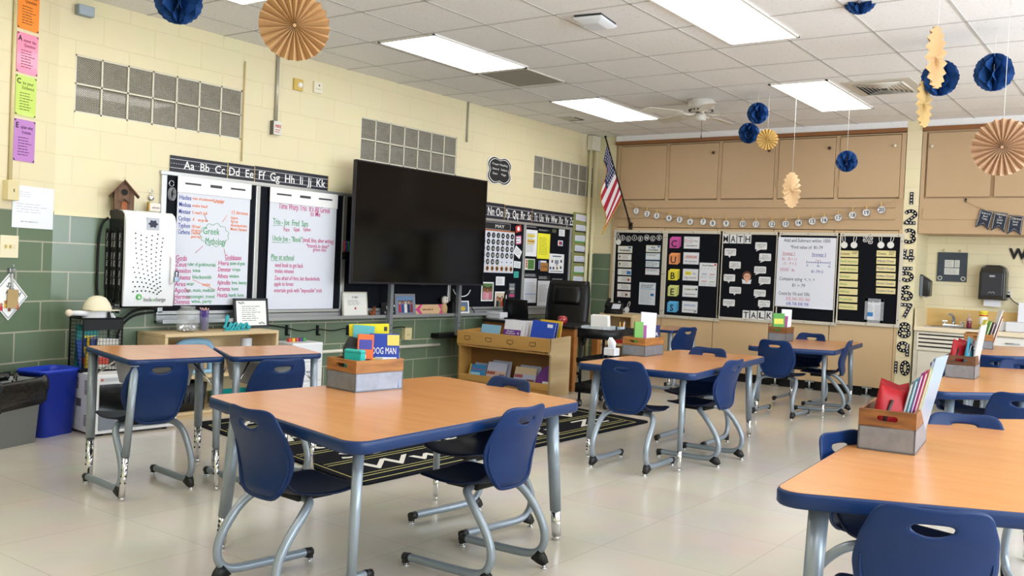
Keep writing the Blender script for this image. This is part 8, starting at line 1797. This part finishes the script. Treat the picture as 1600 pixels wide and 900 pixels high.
ball(1344, -4, 26, 0.105, 'navy paper ball cut by the top edge at right')
ball(1469, 122, 27.5, 0.125, 'navy paper ball behind the edge-on tan fan at right')
ball(1553, 113, 29, 0.125, 'navy paper ball nearest the right edge, above the large right fan')
ball(1184, 177, 16.5, 0.10, 'upper navy ball of the pair beside the small tan fan')
ball(1170, 208, 16, 0.10, 'lower navy ball of the pair beside the small tan fan')
ball(1323, 252, 16.5, 0.10, 'lone navy paper ball hanging before the upper cupboards')
def rosette(px, py, r_px, r, label, yaw, col, npl=24, tilt=0.0):
    """pleated paper fan; yaw 0 faces the camera, 90 shows its edge"""
    dist = FOC * r / r_px; P = CAM + ray(px, py) * dist
    d = (P - CAM).normalized(); face = math.atan2(-d.y, -d.x) + R(yaw)
    t = thing('paper_fan', label, 'paper fan', P, face, 'tan pleated paper fans')
    b = MB(); n = npl * 2; dep = r * (0.11 if abs(yaw) < 30 else 0.075); V = []
    mat = M(col, 0.75, noise=0.05, nscale=12)
    for f in (0.04, 0.5, 1.0):
        row = []
        for i in range(n):
            q = 2 * PI * i / n + tilt; up = 1 if i % 2 == 0 else -1
            rr = r * f * (1.0 if up > 0 else (1.0 if f < 0.9 else 0.98)); row.append((dep * up * (0.25 + 0.75 * f), rr * math.cos(q), rr * math.sin(q)))
        V.append(b.ring(row))
    for a_ in range(2):
        for i in range(n): b.face((V[a_][i], V[a_][(i + 1) % n], V[a_ + 1][(i + 1) % n], V[a_ + 1][i]))
    b.build('pleats', mat, t, recalc=False); b = MB(); b.cyl((dep * 0.2, 0, 0), (dep * 0.42, 0, 0), r * 0.05, r * 0.05, 12); b.build('centre_button', mat, t)
    string(t, ZC - P.z, r * 0.9)
rosette(460, 40, 55, 0.17, 'large tan pleated fan at the top left over the fire alarm conduit', 6, '#b48d60')
rosette(1199, 218, 16.5, 0.10, 'small yellow tan fan beside the pair of navy balls', 5, '#c2a060', 18)
rosette(1237, 297, 28, 0.17, 'tan fan turned half edge on before the upper cupboards', 62, '#cfae84', 18)
rosette(1463, 90, 48, 0.17, 'upper of two edge on tan fans hanging at right', 74, '#bd9668', 18)
rosette(1444, 162, 37, 0.17, 'lower of two edge on tan fans hanging at right', 74, '#c0a068', 18)
rosette(1566, 230, 45, 0.17, 'large tan pleated fan at the right edge', -8, '#bd9878')
# ---- fit lettering to the width it has on its sheet and turn it into plain meshes
bpy.context.view_layer.update()
for o, w in FIT:
    dx = max((v[0] for v in o.bound_box)) - min((v[0] for v in o.bound_box))
    if dx > 1e-6: o.scale = (w / dx, 1, 1)
bpy.context.view_layer.update()
dg = bpy.context.evaluated_depsgraph_get()
for o in [o for o in COL.objects if o.type == 'FONT']:
    me = bpy.data.meshes.new_from_object(o.evaluated_get(dg), depsgraph=dg)
    n, p, mb = o.name, o.parent, o.matrix_basis.copy()
    bpy.data.objects.remove(o)
    q = bpy.data.objects.new(n, me); COL.objects.link(q); q.parent = p; q.matrix_basis = mb
